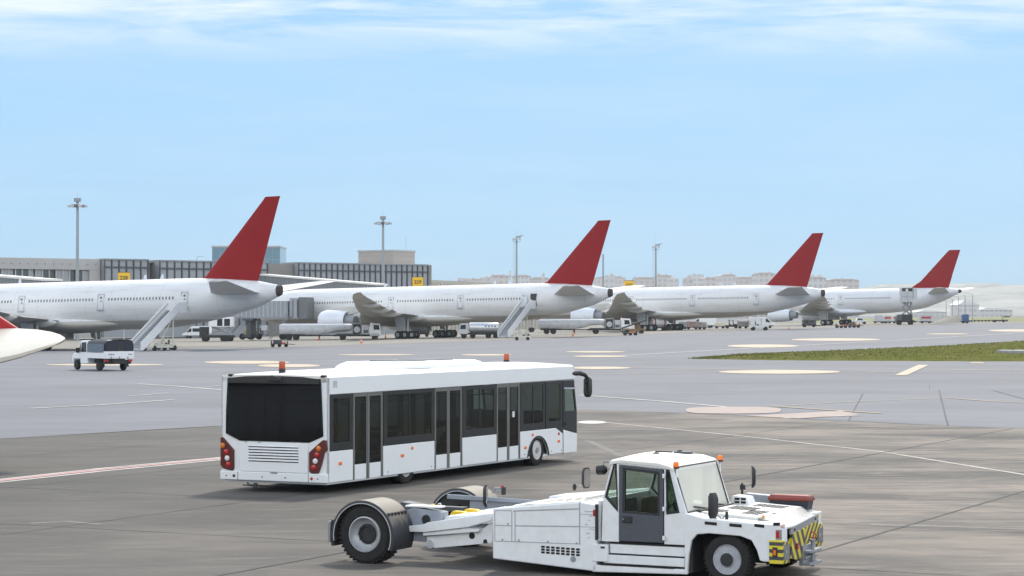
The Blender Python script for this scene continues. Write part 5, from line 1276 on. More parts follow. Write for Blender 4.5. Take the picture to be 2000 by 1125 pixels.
for k in range(15):
    a = fx(-20 + k * 13.2); b_ = fx(-20 + k * 13.2 + (11.5 if k % 3 else 8))
    MB().bb(a, b_, .5, .6, 7.2, 13.5 - GZ).build('window', TGL2 if k % 4 in (0, 1) else TGL, term, smooth=0)
    MB().bb(a - .25, a, .3, .7, 7.2, 13.5 - GZ).build('window_post', CONCW, term)
MB().bb(fx(-60), fx(176), .2, .3, 10.3, 10.45).build('railing', LGREY, term)
for k in range(12):
    x = fx(6 + k * 16.4); MB().bb(x - .12, x + .12, -.1, .02, 14.5 - GZ, 14.75 - GZ).build('wall_lamp', MGREY, term)
def bay(pa, pb, n, top, proud, dep=20):
    a, b_ = fx(pa), fx(pb); w = (b_ - a) / n
    MB().bb(a, b_, -proud + .35, dep, 0, top - .3).build('bay_core', TGL, term)
    MB().bb(a - .1, b_ + .1, -proud - .1, dep, top - .3, top).build('bay_parapet', MGREY, term)
    for k in range(n):
        p = MB().bb(a + k * w + .2, a + (k + 1) * w - .2, -proud + .2, -proud + .34, 3.2, top - 1.95).bb(a + k * w + .2, a + (k + 1) * w - .2, -proud + .2, -proud + .34, top - 1.6, top - .3).build('glass_panel', TGL, term, smooth=0)
        MB().bb(a + k * w + .2, a + (k + 1) * w - .2, -proud + .16, -proud + .2, 8.4, 8.5).build('transom', MGREY, p, smooth=0)
    for k in range(n + 1):
        x = a + k * w; MB().bb(x - .10, x + .10, -proud - .02, -proud + .34, 2.5, top - .1).build('facade_fin', FIN, term, smooth=0)
    MB().bb(a - .3, b_ + .3, -proud - .12, -proud + .15, top - 1.88, top - 1.68).build('sun_blade', FIN, term, smooth=0)
bay(198, 283, 6, zt + .1, 1.5)
MB().bb(fx(283), fx(302), 2.0, 20, 0, zt - .35).build('recess_wall', BROWNW, term)
MB().bb(fx(286), fx(297), 1.9, 2.05, 3, zt - .6).build('recess_glass', FIN, term)
bay(306, 516, 15, zt, 1.5)
MB().bb(fx(516), fx(523), 1.0, 20, 0, zt - .3).build('slit', FIN, term)
MB().bb(fx(523), fx(575), 0.4, 20, 0, zt - .35).build('taupe_wall', BROWNW, term)
bay(577, 829, 24, zt + .05, 1.5, 6)
MB().bb(fx(829) + .3, fx(830) + 1.0, -1.2, 6, 0, zt - .1).build('end_wall', BROWNW, term)
MB().bb(0, fx(780), 1, 20, zt - .6, zt - .4).build('roof', MGREY, term)
rr = MB().tube([(fx(396), 3, zt), (fx(400), 3, zt + 1.0), (fx(412), 3, zt + 1.1)], .05)
rr.build('roof_rail', MGREY, term)
# things standing behind / on top of it
def box_building(name, label, cat, px0, px1, ytop, Y, depth, m, zb=0.0, rot=0.0, bands=None):
    x0, x1 = (px0 - 1000) / FPX * Y, (px1 - 1000) / FPX * Y
    z0 = g((x0 + x1) / 2, Y) + zb; z1 = CAMH + (HOR - ytop) / FPX * Y
    t = thing(name, label, cat, ((x0 + x1) / 2, Y + depth / 2, z0), rot)
    w = x1 - x0
    MB().bb(-w / 2, w / 2, -depth / 2, depth / 2, 0, z1 - z0).build('wall', m, t, bevel=.05)
    MB().bb(-w / 2 - .15, w / 2 + .15, -depth / 2 - .15, depth / 2 + .15, z1 - z0 - .35, z1 - z0 + .05).build('roof', mat('roof edge', (.42, .42, .42), .6), t)
    return t, w, z1 - z0, depth
def grid_mat(name, wall, win, sx, sz, fr=0.55, spec=.3):
    m = bpy.data.materials.new(name); m.use_nodes = True; nt = m.node_tree; b = nt.nodes['Principled BSDF']; b.inputs['Roughness'].default_value = .6
    t = nt.nodes.new('ShaderNodeTexCoord'); s = nt.nodes.new('ShaderNodeSeparateXYZ'); nt.links.new(t.outputs['Object'], s.inputs[0])
    fs = []
    for ax, k, f in (('X', sx, fr), ('Z', sz, .5)):
        mu = nt.nodes.new('ShaderNodeMath'); mu.operation = 'MULTIPLY'; mu.inputs[1].default_value = 1 / k; nt.links.new(s.outputs[ax], mu.inputs[0])
        fr_ = nt.nodes.new('ShaderNodeMath'); fr_.operation = 'FRACT'; nt.links.new(mu.outputs[0], fr_.inputs[0])
        lt = nt.nodes.new('ShaderNodeMath'); lt.operation = 'LESS_THAN'; lt.inputs[1].default_value = f; nt.links.new(fr_.outputs[0], lt.inputs[0]); fs.append(lt)
    mu = nt.nodes.new('ShaderNodeMath'); mu.operation = 'MULTIPLY'; nt.links.new(fs[0].outputs[0], mu.inputs[0]); nt.links.new(fs[1].outputs[0], mu.inputs[1])
    x = nt.nodes.new('ShaderNodeMix'); x.data_type = 'RGBA'; x.inputs[6].default_value = (*wall, 1); x.inputs[7].default_value = (*win, 1); nt.links.new(mu.outputs[0], x.inputs[0]); nt.links.new(x.outputs[2], b.inputs['Base Color'])
    return m
t, w, hh, dp = box_building('glass_tower', 'pale blue glass block rising behind the nearest red fin', 'building', 414, 547, 480.5, 535, 14, mat('blue glass skin', (.19, .30, .36), .12, var=.2, scale=.2))
m_ = MB()
for k in range(1, 9): m_.bb(-w / 2 + w * k / 9 - .03, -w / 2 + w * k / 9 + .03, -dp / 2 - .03, -dp / 2, 0, hh - .4)
for k in range(1, 8): m_.bb(-w / 2, w / 2, -dp / 2 - .03, -dp / 2, k * 2.6 - .03, k * 2.6 + .03)
m_.build('glazing_bar', mat('glazing bar', (.33, .42, .47), .5), t, smooth=0)
t, w, hh, dp = box_building('roof_block', 'beige panelled plant room standing above the terminal roof', 'building', 711, 795, 488.5, 520, 9, mat('beige panels', (.42, .375, .34), .65, var=.1, scale=.3), rot=-.55)
m_ = MB()
for k in range(1, 4): m_.bb(-w / 2 - .02, w / 2 + .02, -dp / 2 - .02, dp / 2 + .02, hh - k * 1.4, hh - k * 1.4 + .05)
m_.build('panel_joint', MGREY, t)
MB().bb(-w / 2 - .05, -w / 2 + .1, -2.5, .5, hh - 3.6, hh - 2.2).build('vent', MGREY, t)
MB().cyl((3.5, 3, hh), (3.5, 3, hh + 3.2), .06).build('antenna', LGREY, t)
pier = thing('pier_building', 'low cream ribbed building sloping down from the terminal end', 'building', ((838 - 1000) / FPX * 512, 512, g(-19, 512)), R(66))
MB().prism([(0, 0), (95, 0), (95, 11.6), (0, 12.2)], 'y', 0, 12).build('wall', mat('cream cladding', (.46, .43, .37), .7, var=.1, scale=.2), pier)
m_ = MB()
for k in range(48): m_.bb(k * 2, k * 2 + .16, -.15, 0, 0, 11.5)
m_.build('rib', mat('cream rib', (.38, .36, .31), .7), pier, smooth=0)

# stand number signs
for i, (px, ytop, Y, txt, lab) in enumerate(((242, 532.5, 432, '228', 'yellow stand number sign half hidden by the nearest airliner'), (816, 541.5, 468, '229', 'yellow stand number sign on the right glass bay of the terminal'), (1229, 548.5, 518, '230', 'yellow stand number sign before the far city blocks'))):
    x, y, z = at(px, ytop, Y); z0 = g(x, y)
    t = thing('stand_sign', lab, 'sign', (x, y, z0), 0, 'yellow stand number signs'); H = z - z0
    MB().cyl((0, .2, 0), (0, .2, H - .2), .12, n=8).build('post', LGREY, t)
    MB().bb(-1.15, 1.15, -.1, .1, H - 1.9, H).build('panel', SIGNY, t, bevel=.04)
    MB().bb(-1.22, 1.22, -.05, .12, H - .02, H + .1).build('hood', DARK, t)
    text_part(txt, 1.05, BLACK, t, Matrix.Translation((0, -.12, H - 1.05)) @ Matrix.Rotation(R(90), 4, 'X'))

# ------------------------------------------------------------------ gangways and passenger bridges
def gangway(label, p0, p1, w, h, roofm=ROOFW):
    p0, p1 = Vector(p0), Vector(p1); d = p1 - p0; L = math.hypot(d.x, d.y); a = math.atan2(d.y, d.x)
    t = thing('gangway', label, 'gangway', (p0.x, p0.y, g(p0.x, p0.y)), a, 'fixed gangways'); zb = p0.z - t.location.z; s = d.z / L
    MB().prism([(0, zb - h), (L, zb - h + d.z), (L, zb + d.z), (0, zb)], 'y', -w / 2, w / 2).build('tunnel', mat('dark gangway side', (.20, .21, .225), .5, var=.2, scale=.6), t)
    MB().prism([(-.2, zb), (L + .2, zb + d.z), (L + .2, zb + d.z + .35), (-.2, zb + .35)], 'y', -w / 2 - .2, w / 2 + .2).build('roof', roofm, t)
    r = MB(); n = int(L / 1.2)
    for k in range(n): x = k * L / n; r.prism([(x, zb - h + x * s), (x + .14, zb - h + x * s), (x + .14, zb + x * s), (x, zb + x * s)], 'y', -w / 2 - .08, -w / 2)
    r.build('rib', MGREY, t, smooth=0)
    c = MB()
    for x in (L * .25, L * .85): c.cyl((x, 0, zb - h + x * s), (x, 0, 0 + min(0, s * x) * 0), .35, n=10)
    c.build('column', LGREY, t)
    return t
gangway('long sloping gangway with white roof between the red fin and second airliner', at(516, 538, 474), at(745, 557.5, 452), 3.2, 3.2)
gangway('white roofed gangway end at the left photo edge above the airliner', at(-40, 537.5, 410), at(104, 549, 385), 3.0, 2.6)
jb = thing('passenger_bridge', 'grey corrugated passenger bridge docked at the second airliner', 'passenger bridge', (-36.6, 379.5, g(-36.6, 379.5)), R(164))
MB().bb(1.6, 26, -1.5, 1.5, 3.9, 6.7).build('tunnel', CORR, jb)
m_ = MB()
for k in range(30): m_.bb(2 + k * .8, 2.14 + k * .8, 1.5, 1.56, 3.95, 6.65)
m_.build('rib', LGREY, jb, smooth=0)
MB().bb(1.4, 26, 1.35, 1.62, 3.68, 3.92).bb(1.4, 26, -1.62, -1.35, 3.68, 3.92).build('rail', MGREY, jb)
hd_ = MB().cyl((0, 0, 3.7), (0, 0, 7.2), 1.75, n=20).build('cab', mat('bridge cab grey', (.36, .375, .40), .45, var=.2, scale=1.5), jb)
MB().bb(-2.0, -.4, -1.7, 1.7, 3.6, 7.35).build('bellows', mat('dark bellows', (.17, .175, .18), .8, var=.2), jb, bevel=.08)
MB().bb(-.55, -.2, 1.55, 1.80, 3.9, 6.9).bb(.5, .62, 1.5, 1.72, 3.9, 6.9).build('shutter', DGREY, hd_)
MB().bb(-.1, 1.2, 1.58, 1.70, 4.0, 6.6).build('cab_panel', CORR, hd_)
cl = MB()
cl.bb(8.6, 9.4, -1.2, 1.2, .9, 3.9).bb(8, 10, -1.7, 1.7, 3.3, 3.7).bb(8.2, 9.8, -2, 2, .5, .9).cyl((7.2, 1.2, 1.0), (7.2, 1.2, 5.0), .22, n=12)
cl = cl.build('drive_column', DGREY, jb)
for x in (8.2, 9.9):
    for y in (-1.6, 1.7): MB().lathe([(.2, -.22), (.52, -.22), (.55, 0), (.52, .22), (.2, .22)], (x, y, .55), (0, 1, 0), 18).build('wheel', TYRE, cl)
sr = MB()
for y in (1.75, 2.55):
    sr.cyl((4.6, y, .2), (1.2, y, 3.7), .05, n=6).cyl((4.6, y, 1.2), (1.2, y, 4.7), .035, n=6).cyl((4.6, y, .7), (1.2, y, 4.2), .025, n=6)
    for k in range(5): u = k / 4; sr.cyl((4.6 - 3.4 * u, y, .2 + 3.5 * u), (4.6 - 3.4 * u, y, 1.2 + 3.5 * u), .03, n=6)
for k in range(13): u = k / 13; sr.bb(4.6 - 3.4 * u - .15, 4.6 - 3.4 * u + .1, 1.78, 2.52, .25 + 3.5 * u, .29 + 3.5 * u)
sr.build('service_stairs', MGREY, jb, smooth=0)
sr = MB()
for y in (1.75, 2.55):
    sr.cyl((12.6, y, .2), (10.2, y, 2.9), .05, n=6).cyl((12.6, y, 1.2), (10.2, y, 3.9), .035, n=6)
for k in range(10): u = k / 10; sr.bb(12.6 - 2.4 * u - .15, 12.6 - 2.4 * u + .1, 1.78, 2.52, .25 + 2.7 * u, .29 + 2.7 * u)
sr.build('service_stairs', DGREY, jb, smooth=0)
MB().prism([(5.2, 1.6), (6.3, 1.6), (6.3, 2.5), (5.2, 2.5)], 'y', 1.0, 2.0).build('control_box', LGREY, jb, bevel=.05)

# ------------------------------------------------------------------ floodlight masts
def mast(px, ytop, Y, kind, label):
    x, y, z = at(px, ytop, Y); z0 = g(x, y); H = z - z0
    t = thing('floodlight_mast', label, 'light mast', (x, y, z0), 0, 'floodlight masts')
    MB().cyl((0, 0, 0), (0, 0, H), .38 if kind != 'pole' else .30, .24, n=12).build('pole', mat('galvanised mast', (.30, .33, .34), .5, metal=.2), t)
    if kind == 'pole': return
    hd = MB()
    if kind == 'ring':
        hd.lathe([(1.4, 0), (1.5, .1), (1.4, .2)], (0, 0, H - .9), (0, 0, 1), 16).bb(-1.6, 1.6, -.08, .08, H - .95, H - .8).bb(-.6, .6, -.5, .5, H - .2, H + .5)
        spots = [(math.cos(a) * 1.55, math.sin(a) * 1.55, H - 1.05) for a in [k * PI / 3 for k in range(6)]]
    else:
        hd.bb(-1.0, 1.0, -.7, .7, H - 1.6, H - 1.5).bb(-.05, .05, -.6, .6, H - 1.6, H + .3).tube([(-1, -.7, H - 1.5), (-1, -.7, H - .4), (1, -.7, H - .4), (1, -.7, H - 1.5)], .05).tube([(0, 0, H), (1.9, -.3, H + .35)], .09)
        spots = [(-.9, -.5, H - .9), (-.2, -.8, H - .8), (.9, -.7, H - .7), (1.5, -.5, H + .3), (.9, .3, H - .1)]
    hd.build('head_frame', MGREY, t)
    for s_ in spots: MB().bb(s_[0] - .38, s_[0] + .38, s_[1] - .3, s_[1] + .3, s_[2] - .18, s_[2] + .22).build('floodlight', LGREY, t, bevel=.04)
    MB().cyl((0, 0, H), (0, 0, H + (1.4 if px < 1100 else 3.0)), .04, n=5).build('lightning_rod', LGREY, t)
    if kind == 'ladder':
        l = MB()
        for xx in (-.95, -.55): l.cyl((xx, 0, 1), (xx, 0, H - 1.6), .035, n=5)
        for k in range(int(H / .6)): l.cyl((-.95, 0, 1 + k * .6), (-.55, 0, 1 + k * .6), .025, n=5)
        for k in range(int(H / 3)): l.cyl((-.6, 0, 1 + k * 3), (0, 0, 1 + k * 3), .03, n=5)
        l.build('ladder', LGREY, t)
mast(151, 392, 424, 'ring', 'tallest floodlight mast, with ring of lamps, before the pale terminal wing')
mast(748, 427, 470, 'ring', 'ring headed floodlight mast in front of the beige roof block')
mast(1009, 462, 640, 'ladder', 'floodlight mast with side ladder between two red fins, left of centre fin')
mast(1281, 478, 700, 'ladder', 'farther floodlight mast with side ladder, right of the middle red fin')
mast(1178, 496, 640, 'pole', 'bare grey pole just behind the trailing edge of the middle red fin')

# ------------------------------------------------------------------ ramp vehicles
def wheels(par, xs_, y, r, w=.25, both=True):
    for x in xs_:
        for s_ in ((1, -1) if both else (1,)):
            m_ = MB().lathe([(r * .5, -w / 2), (r * .92, -w / 2), (r, -w * .3), (r, w * .3), (r * .92, w / 2), (r * .5, w / 2)], (0, 0, 0), (0, 1, 0), 20)
            o = m_.build('wheel', TYRE, par, loc=(x, s_ * y, r))
            MB().lathe([(r * .52, s_ * w * .42), (r * .3, s_ * w * .30), (.02, s_ * w * .45)], (0, 0, 0), (0, 1, 0), 14).build('rim', RIM, o)
def side_plates(par, name, polys, y, m, th=.015):
    for p in polys:
        for s_ in (1, -1): MB().prism(p, 'y', s_ * (y - .01), s_ * (y + th)).build(name, m, par, smooth=0)
def veh(name, label, cat, px, py, rz, group=None):
    return thing(name, label, cat, on_ground(px, py), rz, group)
# pickup with canvas canopy
P = gp(195, 724)
ta = R(124); tl = Vector((-math.sin(ta), math.cos(ta)))
pk = thing('pickup_truck', 'white drop side pickup with dark canvas canopy driving away at left', 'pickup', (P[0] - tl.x * .95, P[1] - tl.y * .95, g(*P)), ta)
pk.scale = (1.13,) * 3
cb = MB().prism([(1.75, .42), (3.0, .40), (3.05, .75), (4.15, .72), (4.25, .45), (4.42, .50), (4.45, .95), (4.15, 1.12), (3.45, 1.22), (2.95, 1.98), (1.78, 2.02)], 'y', -.95, .95).build('cab', WHITE2, pk, bevel=.07)
side_plates(cb, 'window', [[(1.98, 1.22), (2.85, 1.22), (2.72, 1.85), (1.98, 1.88)], [(2.92, 1.22), (3.32, 1.22), (2.90, 1.80)]], .95, VANGL)
MB().prism([(3.47, 1.24), (3.44, 1.24), (2.97, 1.95), (3.0, 1.95)], 'y', -.82, .82).build('windscreen', VANGL, cb)
MB().bb(1.70, 1.77, -.75, .75, 1.25, 1.85).build('rear_window', VANGL, cb)
for s_ in (1, -1): MB().bb(3.05, 3.15, s_ * 1.0, s_ * 1.22, 1.15, 1.5).build('mirror', BLACK, cb, bevel=.02)
bed = MB().bb(-1.30, 1.68, -1.05, 1.05, .82, .90).bb(-1.30, 1.68, -1.05, -1.0, .90, 1.30).bb(-1.30, 1.68, 1.0, 1.05, .90, 1.30).bb(-1.30, -1.25, -1.0, 1.0, .90, 1.30).bb(1.63, 1.68, -1.0, 1.0, .9, 1.3).build('cargo_bed', WHITE2, pk, bevel=.015)
for y in (.72, .58, .44, -.68, -.82): MB().bb(-1.306, -1.29, y - .05, y + .04, 1.06, 1.13).build('lettering', BLACK, bed, smooth=0)
for y in (-.6, 0, .6): MB().bb(-1.32, -1.29, y - .04, y + .04, .80, .95).build('hinge', MGREY, bed)
def arch_ring(x, k=1.0): return [(x, 1.03, 1.30), (x, 1.03, 1.78), (x, .92, 2.0 * k), (x, .6, 2.08 * k), (x, -.6, 2.08 * k), (x, -.92, 2.0 * k), (x, -1.03, 1.78), (x, -1.03, 1.30)]
cp = MB().loft([arch_ring(x, .985 if i % 2 else 1) for i, x in enumerate((-1.24, -.6, 0, .55, 1.1, 1.62))], closed=False).build('canopy', CANVAS, pk, smooth=50)
MB().prism([(.98, 1.30), (1.0, 1.8), (.88, 1.98), (.6, 2.04), (.05, 2.04), (.05, 1.30)], 'x', -1.26, -1.235).prism([(-.98, 1.30), (-1.0, 1.8), (-.88, 1.98), (-.6, 2.04), (-.3, 2.04), (-.3, 1.30)], 'x', -1.26, -1.235).build('rear_flap', CANVAS, cp)
MB().prism([(.05, 1.32), (.05, 2.0), (-.3, 2.0), (-.3, 1.32)], 'x', -1.255, -1.24).build('rear_opening', BLACK, cp)
MB().prism([(-1.1, 1.2), (1.62, 1.2), (1.62, 1.76), (1.2, 1.8), (-1.15, 1.78)], 'y', 1.035, 1.05).build('side_sheet', CANVASL, cp)
MB().bb(-1.2, 4.0, -.45, .45, .48, .80).bb(-1.05, -.85, -.95, .95, .45, .72).build('chassis', DARK, pk)
for y, s_ in ((.85, 1), (-.85, -1)): MB().bb(-1.15, -1.05, y - .14, y + .14, .62, .76).build('tail_light', REDL, pk)
for s_ in (1, -1): MB().bb(-.55, -.5, s_ * .72, s_ * 1.0, .25, .62).build('mud_flap', BLACK, pk)
wheels(pk, (0, 3.72), .85, .33, .24)
# stair unit pushed up to a rear door; local x runs away from the fuselage
def stairs(label, frame, x0, sill):
    (loc, a, rx, ry) = frame
    M = Matrix.Translation(loc) @ Matrix.Rotation(a, 4, 'Z')
    p = M @ Vector((x0, 3.25, 0)); gz = g(p.x - 4 * .55, p.y - 6 * .84)
    t = thing('passenger_stairs', label, 'stairs', (p.x, p.y, gz), a + PI / 2, 'passenger stairs at rear doors')
    H = sill - .35
    n = 22; run = 6.6
    f = MB().prism([(1.4, H - .35), (1.4, H - .05), (1.4 + run, .35), (1.4 + run, .10)], 'y', -.95, .95).bb(0, 1.4, -.95, .95, H - .3, H - .05).build('stringer', LGREY, t)
    s_ = MB()
    for k in range(n): u = k / n; s_.bb(1.4 + run * u, 1.4 + run * u + .32, -.85, .85, H - .03 - (H - .3) * u - .05, H - .03 - (H - .3) * u)
    s_.build('tread', MGREY, t, smooth=0)
    for q in (-1, 1):
        MB().prism([(1.3, H - .1), (1.3, H + 1.05), (1.45, H + 1.05), (1.4 + run + .2, 1.05), (1.4 + run + .2, .15), (1.4 + run - .3, .15)], 'y', q * .95, q * 1.0).build('side_panel', WHITE2, t)
        MB().cyl((1.3, q * .9, H + .75), (1.4 + run, q * .9, .95), .04, n=8).build('handrail', STEEL, t)
        MB().bb(-.1, 1.35, q * .95, q * 1.0, H - .3, H + 1.05).build('platform_side', WHITE2, t, bevel=.03)
    c = MB().bb(1.2, 7.6, -.9, .9, .35, .60).cyl((2.2, -.75, .6), (2.2, -.75, H - .4), .09).cyl((2.2, .75, .6), (2.2, .75, H - .4), .09).cyl((5.0, -.75, .5), (2.6, -.75, H * .72), .07).cyl((5.0, .75, .5), (2.6, .75, H * .72), .07).build('chassis', BEIGE, t, bevel=.03)
    wheels(t, (2.0, 5.6), .8, .33, .22)
    return t
fr1 = plane_frame(-27.9, 268.1); fr2 = plane_frame(16.15, 352.3)
stairs('white passenger stairs at the rear door of the nearest airliner', fr1, 13.6, 5.3)
stairs('white passenger stairs at the open rear door of the second airliner', fr2, 13.6, 5.3)
def tractor(label, px, py, rz, m=BEIGE, cabin=True, sc=1.0):
    t = veh('baggage_tractor', label, 'tractor', px, py, rz, 'baggage tractors'); t.scale = (sc,) * 3
    MB().prism([(-1.4, .35), (1.3, .35), (1.35, .8), (1.2, .95), (.3, 1.0), (.2, .75), (-1.4, .72)], 'y', -.7, .7).build('body', m, t, bevel=.04)
    if cabin:
        c = MB()
        for x in (-.5, .35):
            for y in (-.65, .65): c.cyl((x, y, .75), (x - .05, y, 1.75), .05, n=6)
        c.bb(-.7, .5, -.72, .72, 1.72, 1.82); c.build('cab_frame', m, t)
        MB().bb(.30, .33, -.62, .62, 1.02, 1.72).build('windscreen', CABGL, t)
    MB().bb(-.55, -.1, -.4, .4, .72, .95).bb(-.62, -.5, -.4, .4, .9, 1.3).build('seat', BLACK, t, bevel=.03)
    wheels(t, (-.95, .9), .62, .30, .2)
    return t
tractor('beige tractor standing beside the first passenger stairs', 322, 683, R(178), sc=.95)
tractor('beige tractor standing beside the second passenger stairs', 1020, 664.5, R(178), sc=.85)
def dolly(label, px, py, rz, load=None, n=3):
    t = veh('tow_dolly', label, 'dolly', px, py, rz, 'small tow dollies on the apron')
    MB().bb(-1.2, 1.2, -.6, .6, .36, .46).bb(-1.1, -.95, -.6, .6, .46, .85).bb(.95, 1.1, -.6, .6, .46, .78).tube([(1.2, 0, .4), (2.0, 0, .35)], .05).build('frame', DGREY, t, bevel=.02)
    if load: MB().bb(-.8, .3, -.5, .5, .46, .95).build('load', load, t, bevel=.05)
    MB().bb(.2, .8, -.4, .4, .46, .66).build('red_chock', CONER, t, bevel=.02)
    wheels(t, (-.85, 0, .85)[:n], .5, .24, .16)
dolly('dark tow dolly standing near the jet bridge stairs', 546, 678, R(5), DGREY)
dolly('low dolly with red chock before the third airliner gear', 1231, 655, R(5))
dolly('dark low dolly before the smallest airliner gear, left one', 1643, 640.5, R(4))
dolly('low dolly before the smallest airliner, right one with reddish load', 1668, 640, R(4), BROWN)
def tanker(label, px, py, rz):
    t = veh('fuel_tanker', label, 'tanker', px, py, rz, 'white tanker lorries under the wings')
    def sec(x, zb, zt_): return [(x, y, z) for y, z in ((-1.25, zb + .45), (-1.05, zb + .08), (-.6, zb), (.6, zb), (1.05, zb + .08), (1.25, zb + .45), (1.25, zt_ - .4), (1.0, zt_ - .08), (.5, zt_), (-.5, zt_), (-1.0, zt_ - .08), (-1.25, zt_ - .4))]
    tk = MB().loft([sec(-8.4, 1.2, 2.5), sec(-8.2, 1.0, 2.65), sec(-2.2, .88, 2.68), (sec(-.5, 1.1, 2.68)), sec(1.0, 1.55, 2.70), sec(3.4, 1.7, 2.72), sec(3.5, 1.75, 2.65)]).build('tank', mat('grey white tank', (.50, .51, .53), .45, var=.25, scale=1.5), t, smooth=40)
    d = MB()
    for k in range(24):
        x = -7.9 + k * .47
        for s_ in (1, -1): d.bb(x, x + .22, s_ * 1.25, s_ * 1.27, 2.2, 2.27)
    for k in range(15):
        x = -7.5 + k * .47
        for s_ in (1, -1): d.bb(x, x + .22, s_ * 1.24, s_ * 1.265, 1.30, 1.37)
    d.build('bracket_row', GREYB, tk, smooth=0)
    MB().bb(-8, 3, -.35, .35, 2.68, 2.78).build('walkway', LGREY, tk)
    ch = MB().bb(-8, 8, -.28, .28, .70, .88).bb(.5, 8.0, -.5, .5, .65, .95).bb(-8, -4.2, -.6, .6, .72, 1.0).bb(-2, -1.8, -.5, .5, 0.1, .9).bb(1, 4.5, -1.2, 1.2, .75, 1.1).build('chassis', DARK, t)
    e_ = MB().bb(3.6, 3.75, -1.2, 1.2, .9, 2.85).bb(5.0, 5.15, -1.2, 1.2, .9, 2.85).bb(3.6, 5.15, -1.2, 1.2, 2.7, 2.85).bb(3.75, 5.0, -.9, .9, 1.0, 2.6).build('equipment_bay', MGREY, t, bevel=.03)
    for s_ in (1, -1):
        MB().lathe([(.55, 0), (.5, .1), (.1, .12)], (4.38, s_ * 1.0, 1.75), (0, s_, 0), 18).build('hose_reel', LGREY, e_); MB().bb(3.8, 4.95, s_ * .9, s_ * .95, 1.05, 2.6).build('panel', DARK, e_)
    MB().bb(5.35, 6.3, -1.1, 1.1, 1.0, 2.5).build('locker', LGREY, t, bevel=.04)
    MB().bb(5.45, 6.2, -1.12, 1.12, 1.2, 1.7).build('locker_door', DGREY, t)
    c = MB().prism([(6.5, .75), (8.35, .75), (8.4, 1.4), (8.15, 2.75), (6.55, 2.85)], 'y', -1.2, 1.2).build('cab', WHITE2, t, bevel=.08)
    side_plates(c, 'window', [[(7.1, 1.75), (8.1, 1.75), (7.98, 2.5), (7.1, 2.55)]], 1.2, VANGL)
    side_plates(c, 'step_panel', [[(6.7, .75), (8.0, .75), (8.0, 1.15), (6.7, 1.15)]], 1.2, LGREY)
    MB().prism([(8.42, 1.55), (8.2, 2.65), (8.17, 2.65), (8.38, 1.55)], 'y', -1.05, 1.05).build('windscreen', VANGL, c)
    MB().cyl((6.75, .9, 2.85), (6.75, .9, 3.05), .08).build('beacon', ORANGE, c)
    wheels(t, (-6.9, -5.7, 2.0, 7.3), 1.0, .5, .3)
    return t
t1 = tanker('white tanker lorry under the wing of the second airliner', 646, 664.5, R(2))
P = on_ground(1142, 652.5); t2 = dup(t1, P, R(2), 'white tanker lorry under the wing of the third airliner')
sv = veh('water_truck', 'silver rounded tank truck between airliner gear and second stairs', 'tank truck', 938, 661, R(180))
def s3(x, k): return [(x, 1.15 * k * math.cos(2 * PI * i / 20), 1.72 + .85 * k * math.sin(2 * PI * i / 20)) for i in range(20)]
MB().loft([s3(-3.1, .7), s3(-2.95, .95), s3(-2.7, 1), s3(1.6, 1), s3(1.75, .85)]).build('tank', mat('brushed tank', (.60, .60, .61), .3, metal=.55, var=.2, scale=2), sv, smooth=50)
MB().bb(-3.1, 3.2, -.6, .6, .6, .9).bb(-2.4, 1.5, -1.0, 1.0, .75, 1.0).build('chassis', DARK, sv)
c = MB().prism([(1.95, .7), (3.4, .7), (3.45, 1.4), (3.2, 2.35), (1.95, 2.4)], 'y', -1.1, 1.1).build('cab', LGREY, sv, bevel=.06); side_plates(c, 'window', [[(2.3, 1.5), (3.2, 1.5), (3.1, 2.15), (2.3, 2.2)]], 1.1, VANGL)
for x in (-2.4, -1.9, -1.4, -.9): MB().lathe([(.13, 0), (.12, .03), (.02, .03)], (x, 1.12, 1.95), (0, 1, 0), 12).build('gauge', DGREY, sv)
wheels(sv, (-2.5, -1.3, 1.2, 2.6), .95, .45, .28)
def van(label, px, py, rz, L=5.6, H=2.45, win=True):
    t = veh('van', label, 'van', px, py, rz, 'white vans on the apron')
    h = L / 2
    b_ = MB().prism([(-h, .42), (h - .15, .42), (h, .6), (h - .02, 1.0), (h - .75, 1.25), (h - 1.55, 2.15), (h - 2.1, H), (-h + .1, H), (-h, 2.2)], 'y', -1.0, 1.0).build('body', WHITE2, t, bevel=.09)
    side_plates(b_, 'window', [[(h - 1.95, 1.32), (h - .95, 1.28), (h - 1.6, 2.0), (h - 1.95, 2.05)]] + ([[(-h + .35, 1.35), (h - 2.15, 1.35), (h - 2.15, 2.05), (-h + .35, 2.05)]] if win else []), 1.0, VANGL)
    side_plates(b_, 'trim', [[(-h + .05, .42), (h - .2, .42), (h - .2, .62), (-h + .05, .62)]], 1.0, DGREY)
    MB().prism([(h - .73, 1.28), (h - 1.5, 2.14), (h - 1.54, 2.14), (h - .78, 1.28)], 'y', -.85, .85).build('windscreen', VANGL, b_)
    for s_ in (1, -1):
        MB().bb(h - .12, h + .02, s_ * .75 - .18, s_ * .75 + .18, .82, 1.0).build('headlight', WHITEL, b_, bevel=.02); MB().bb(h - 1.35, h - 1.2, s_ * 1.0, s_ * 1.25, 1.25, 1.55).build('mirror', BLACK, b_)
        MB().bb(-h - .01, -h + .06, s_ * .8, s_ * .95, .9, 1.5).build('tail_light', REDL, b_)
    wheels(t, (-h + 1.15, h - 1.05), .88, .36, .24)
van('white minibus with dark side windows behind the nearest airliner tail', 385, 661, R(170))
van('white panel van parked behind the third airliner', 1372, 640.5, R(188), L=6.0, win=False)
van('white van with dark windscreen beside the smallest airliner engine', 1488, 641, R(3), L=5.2, H=2.3, win=False)
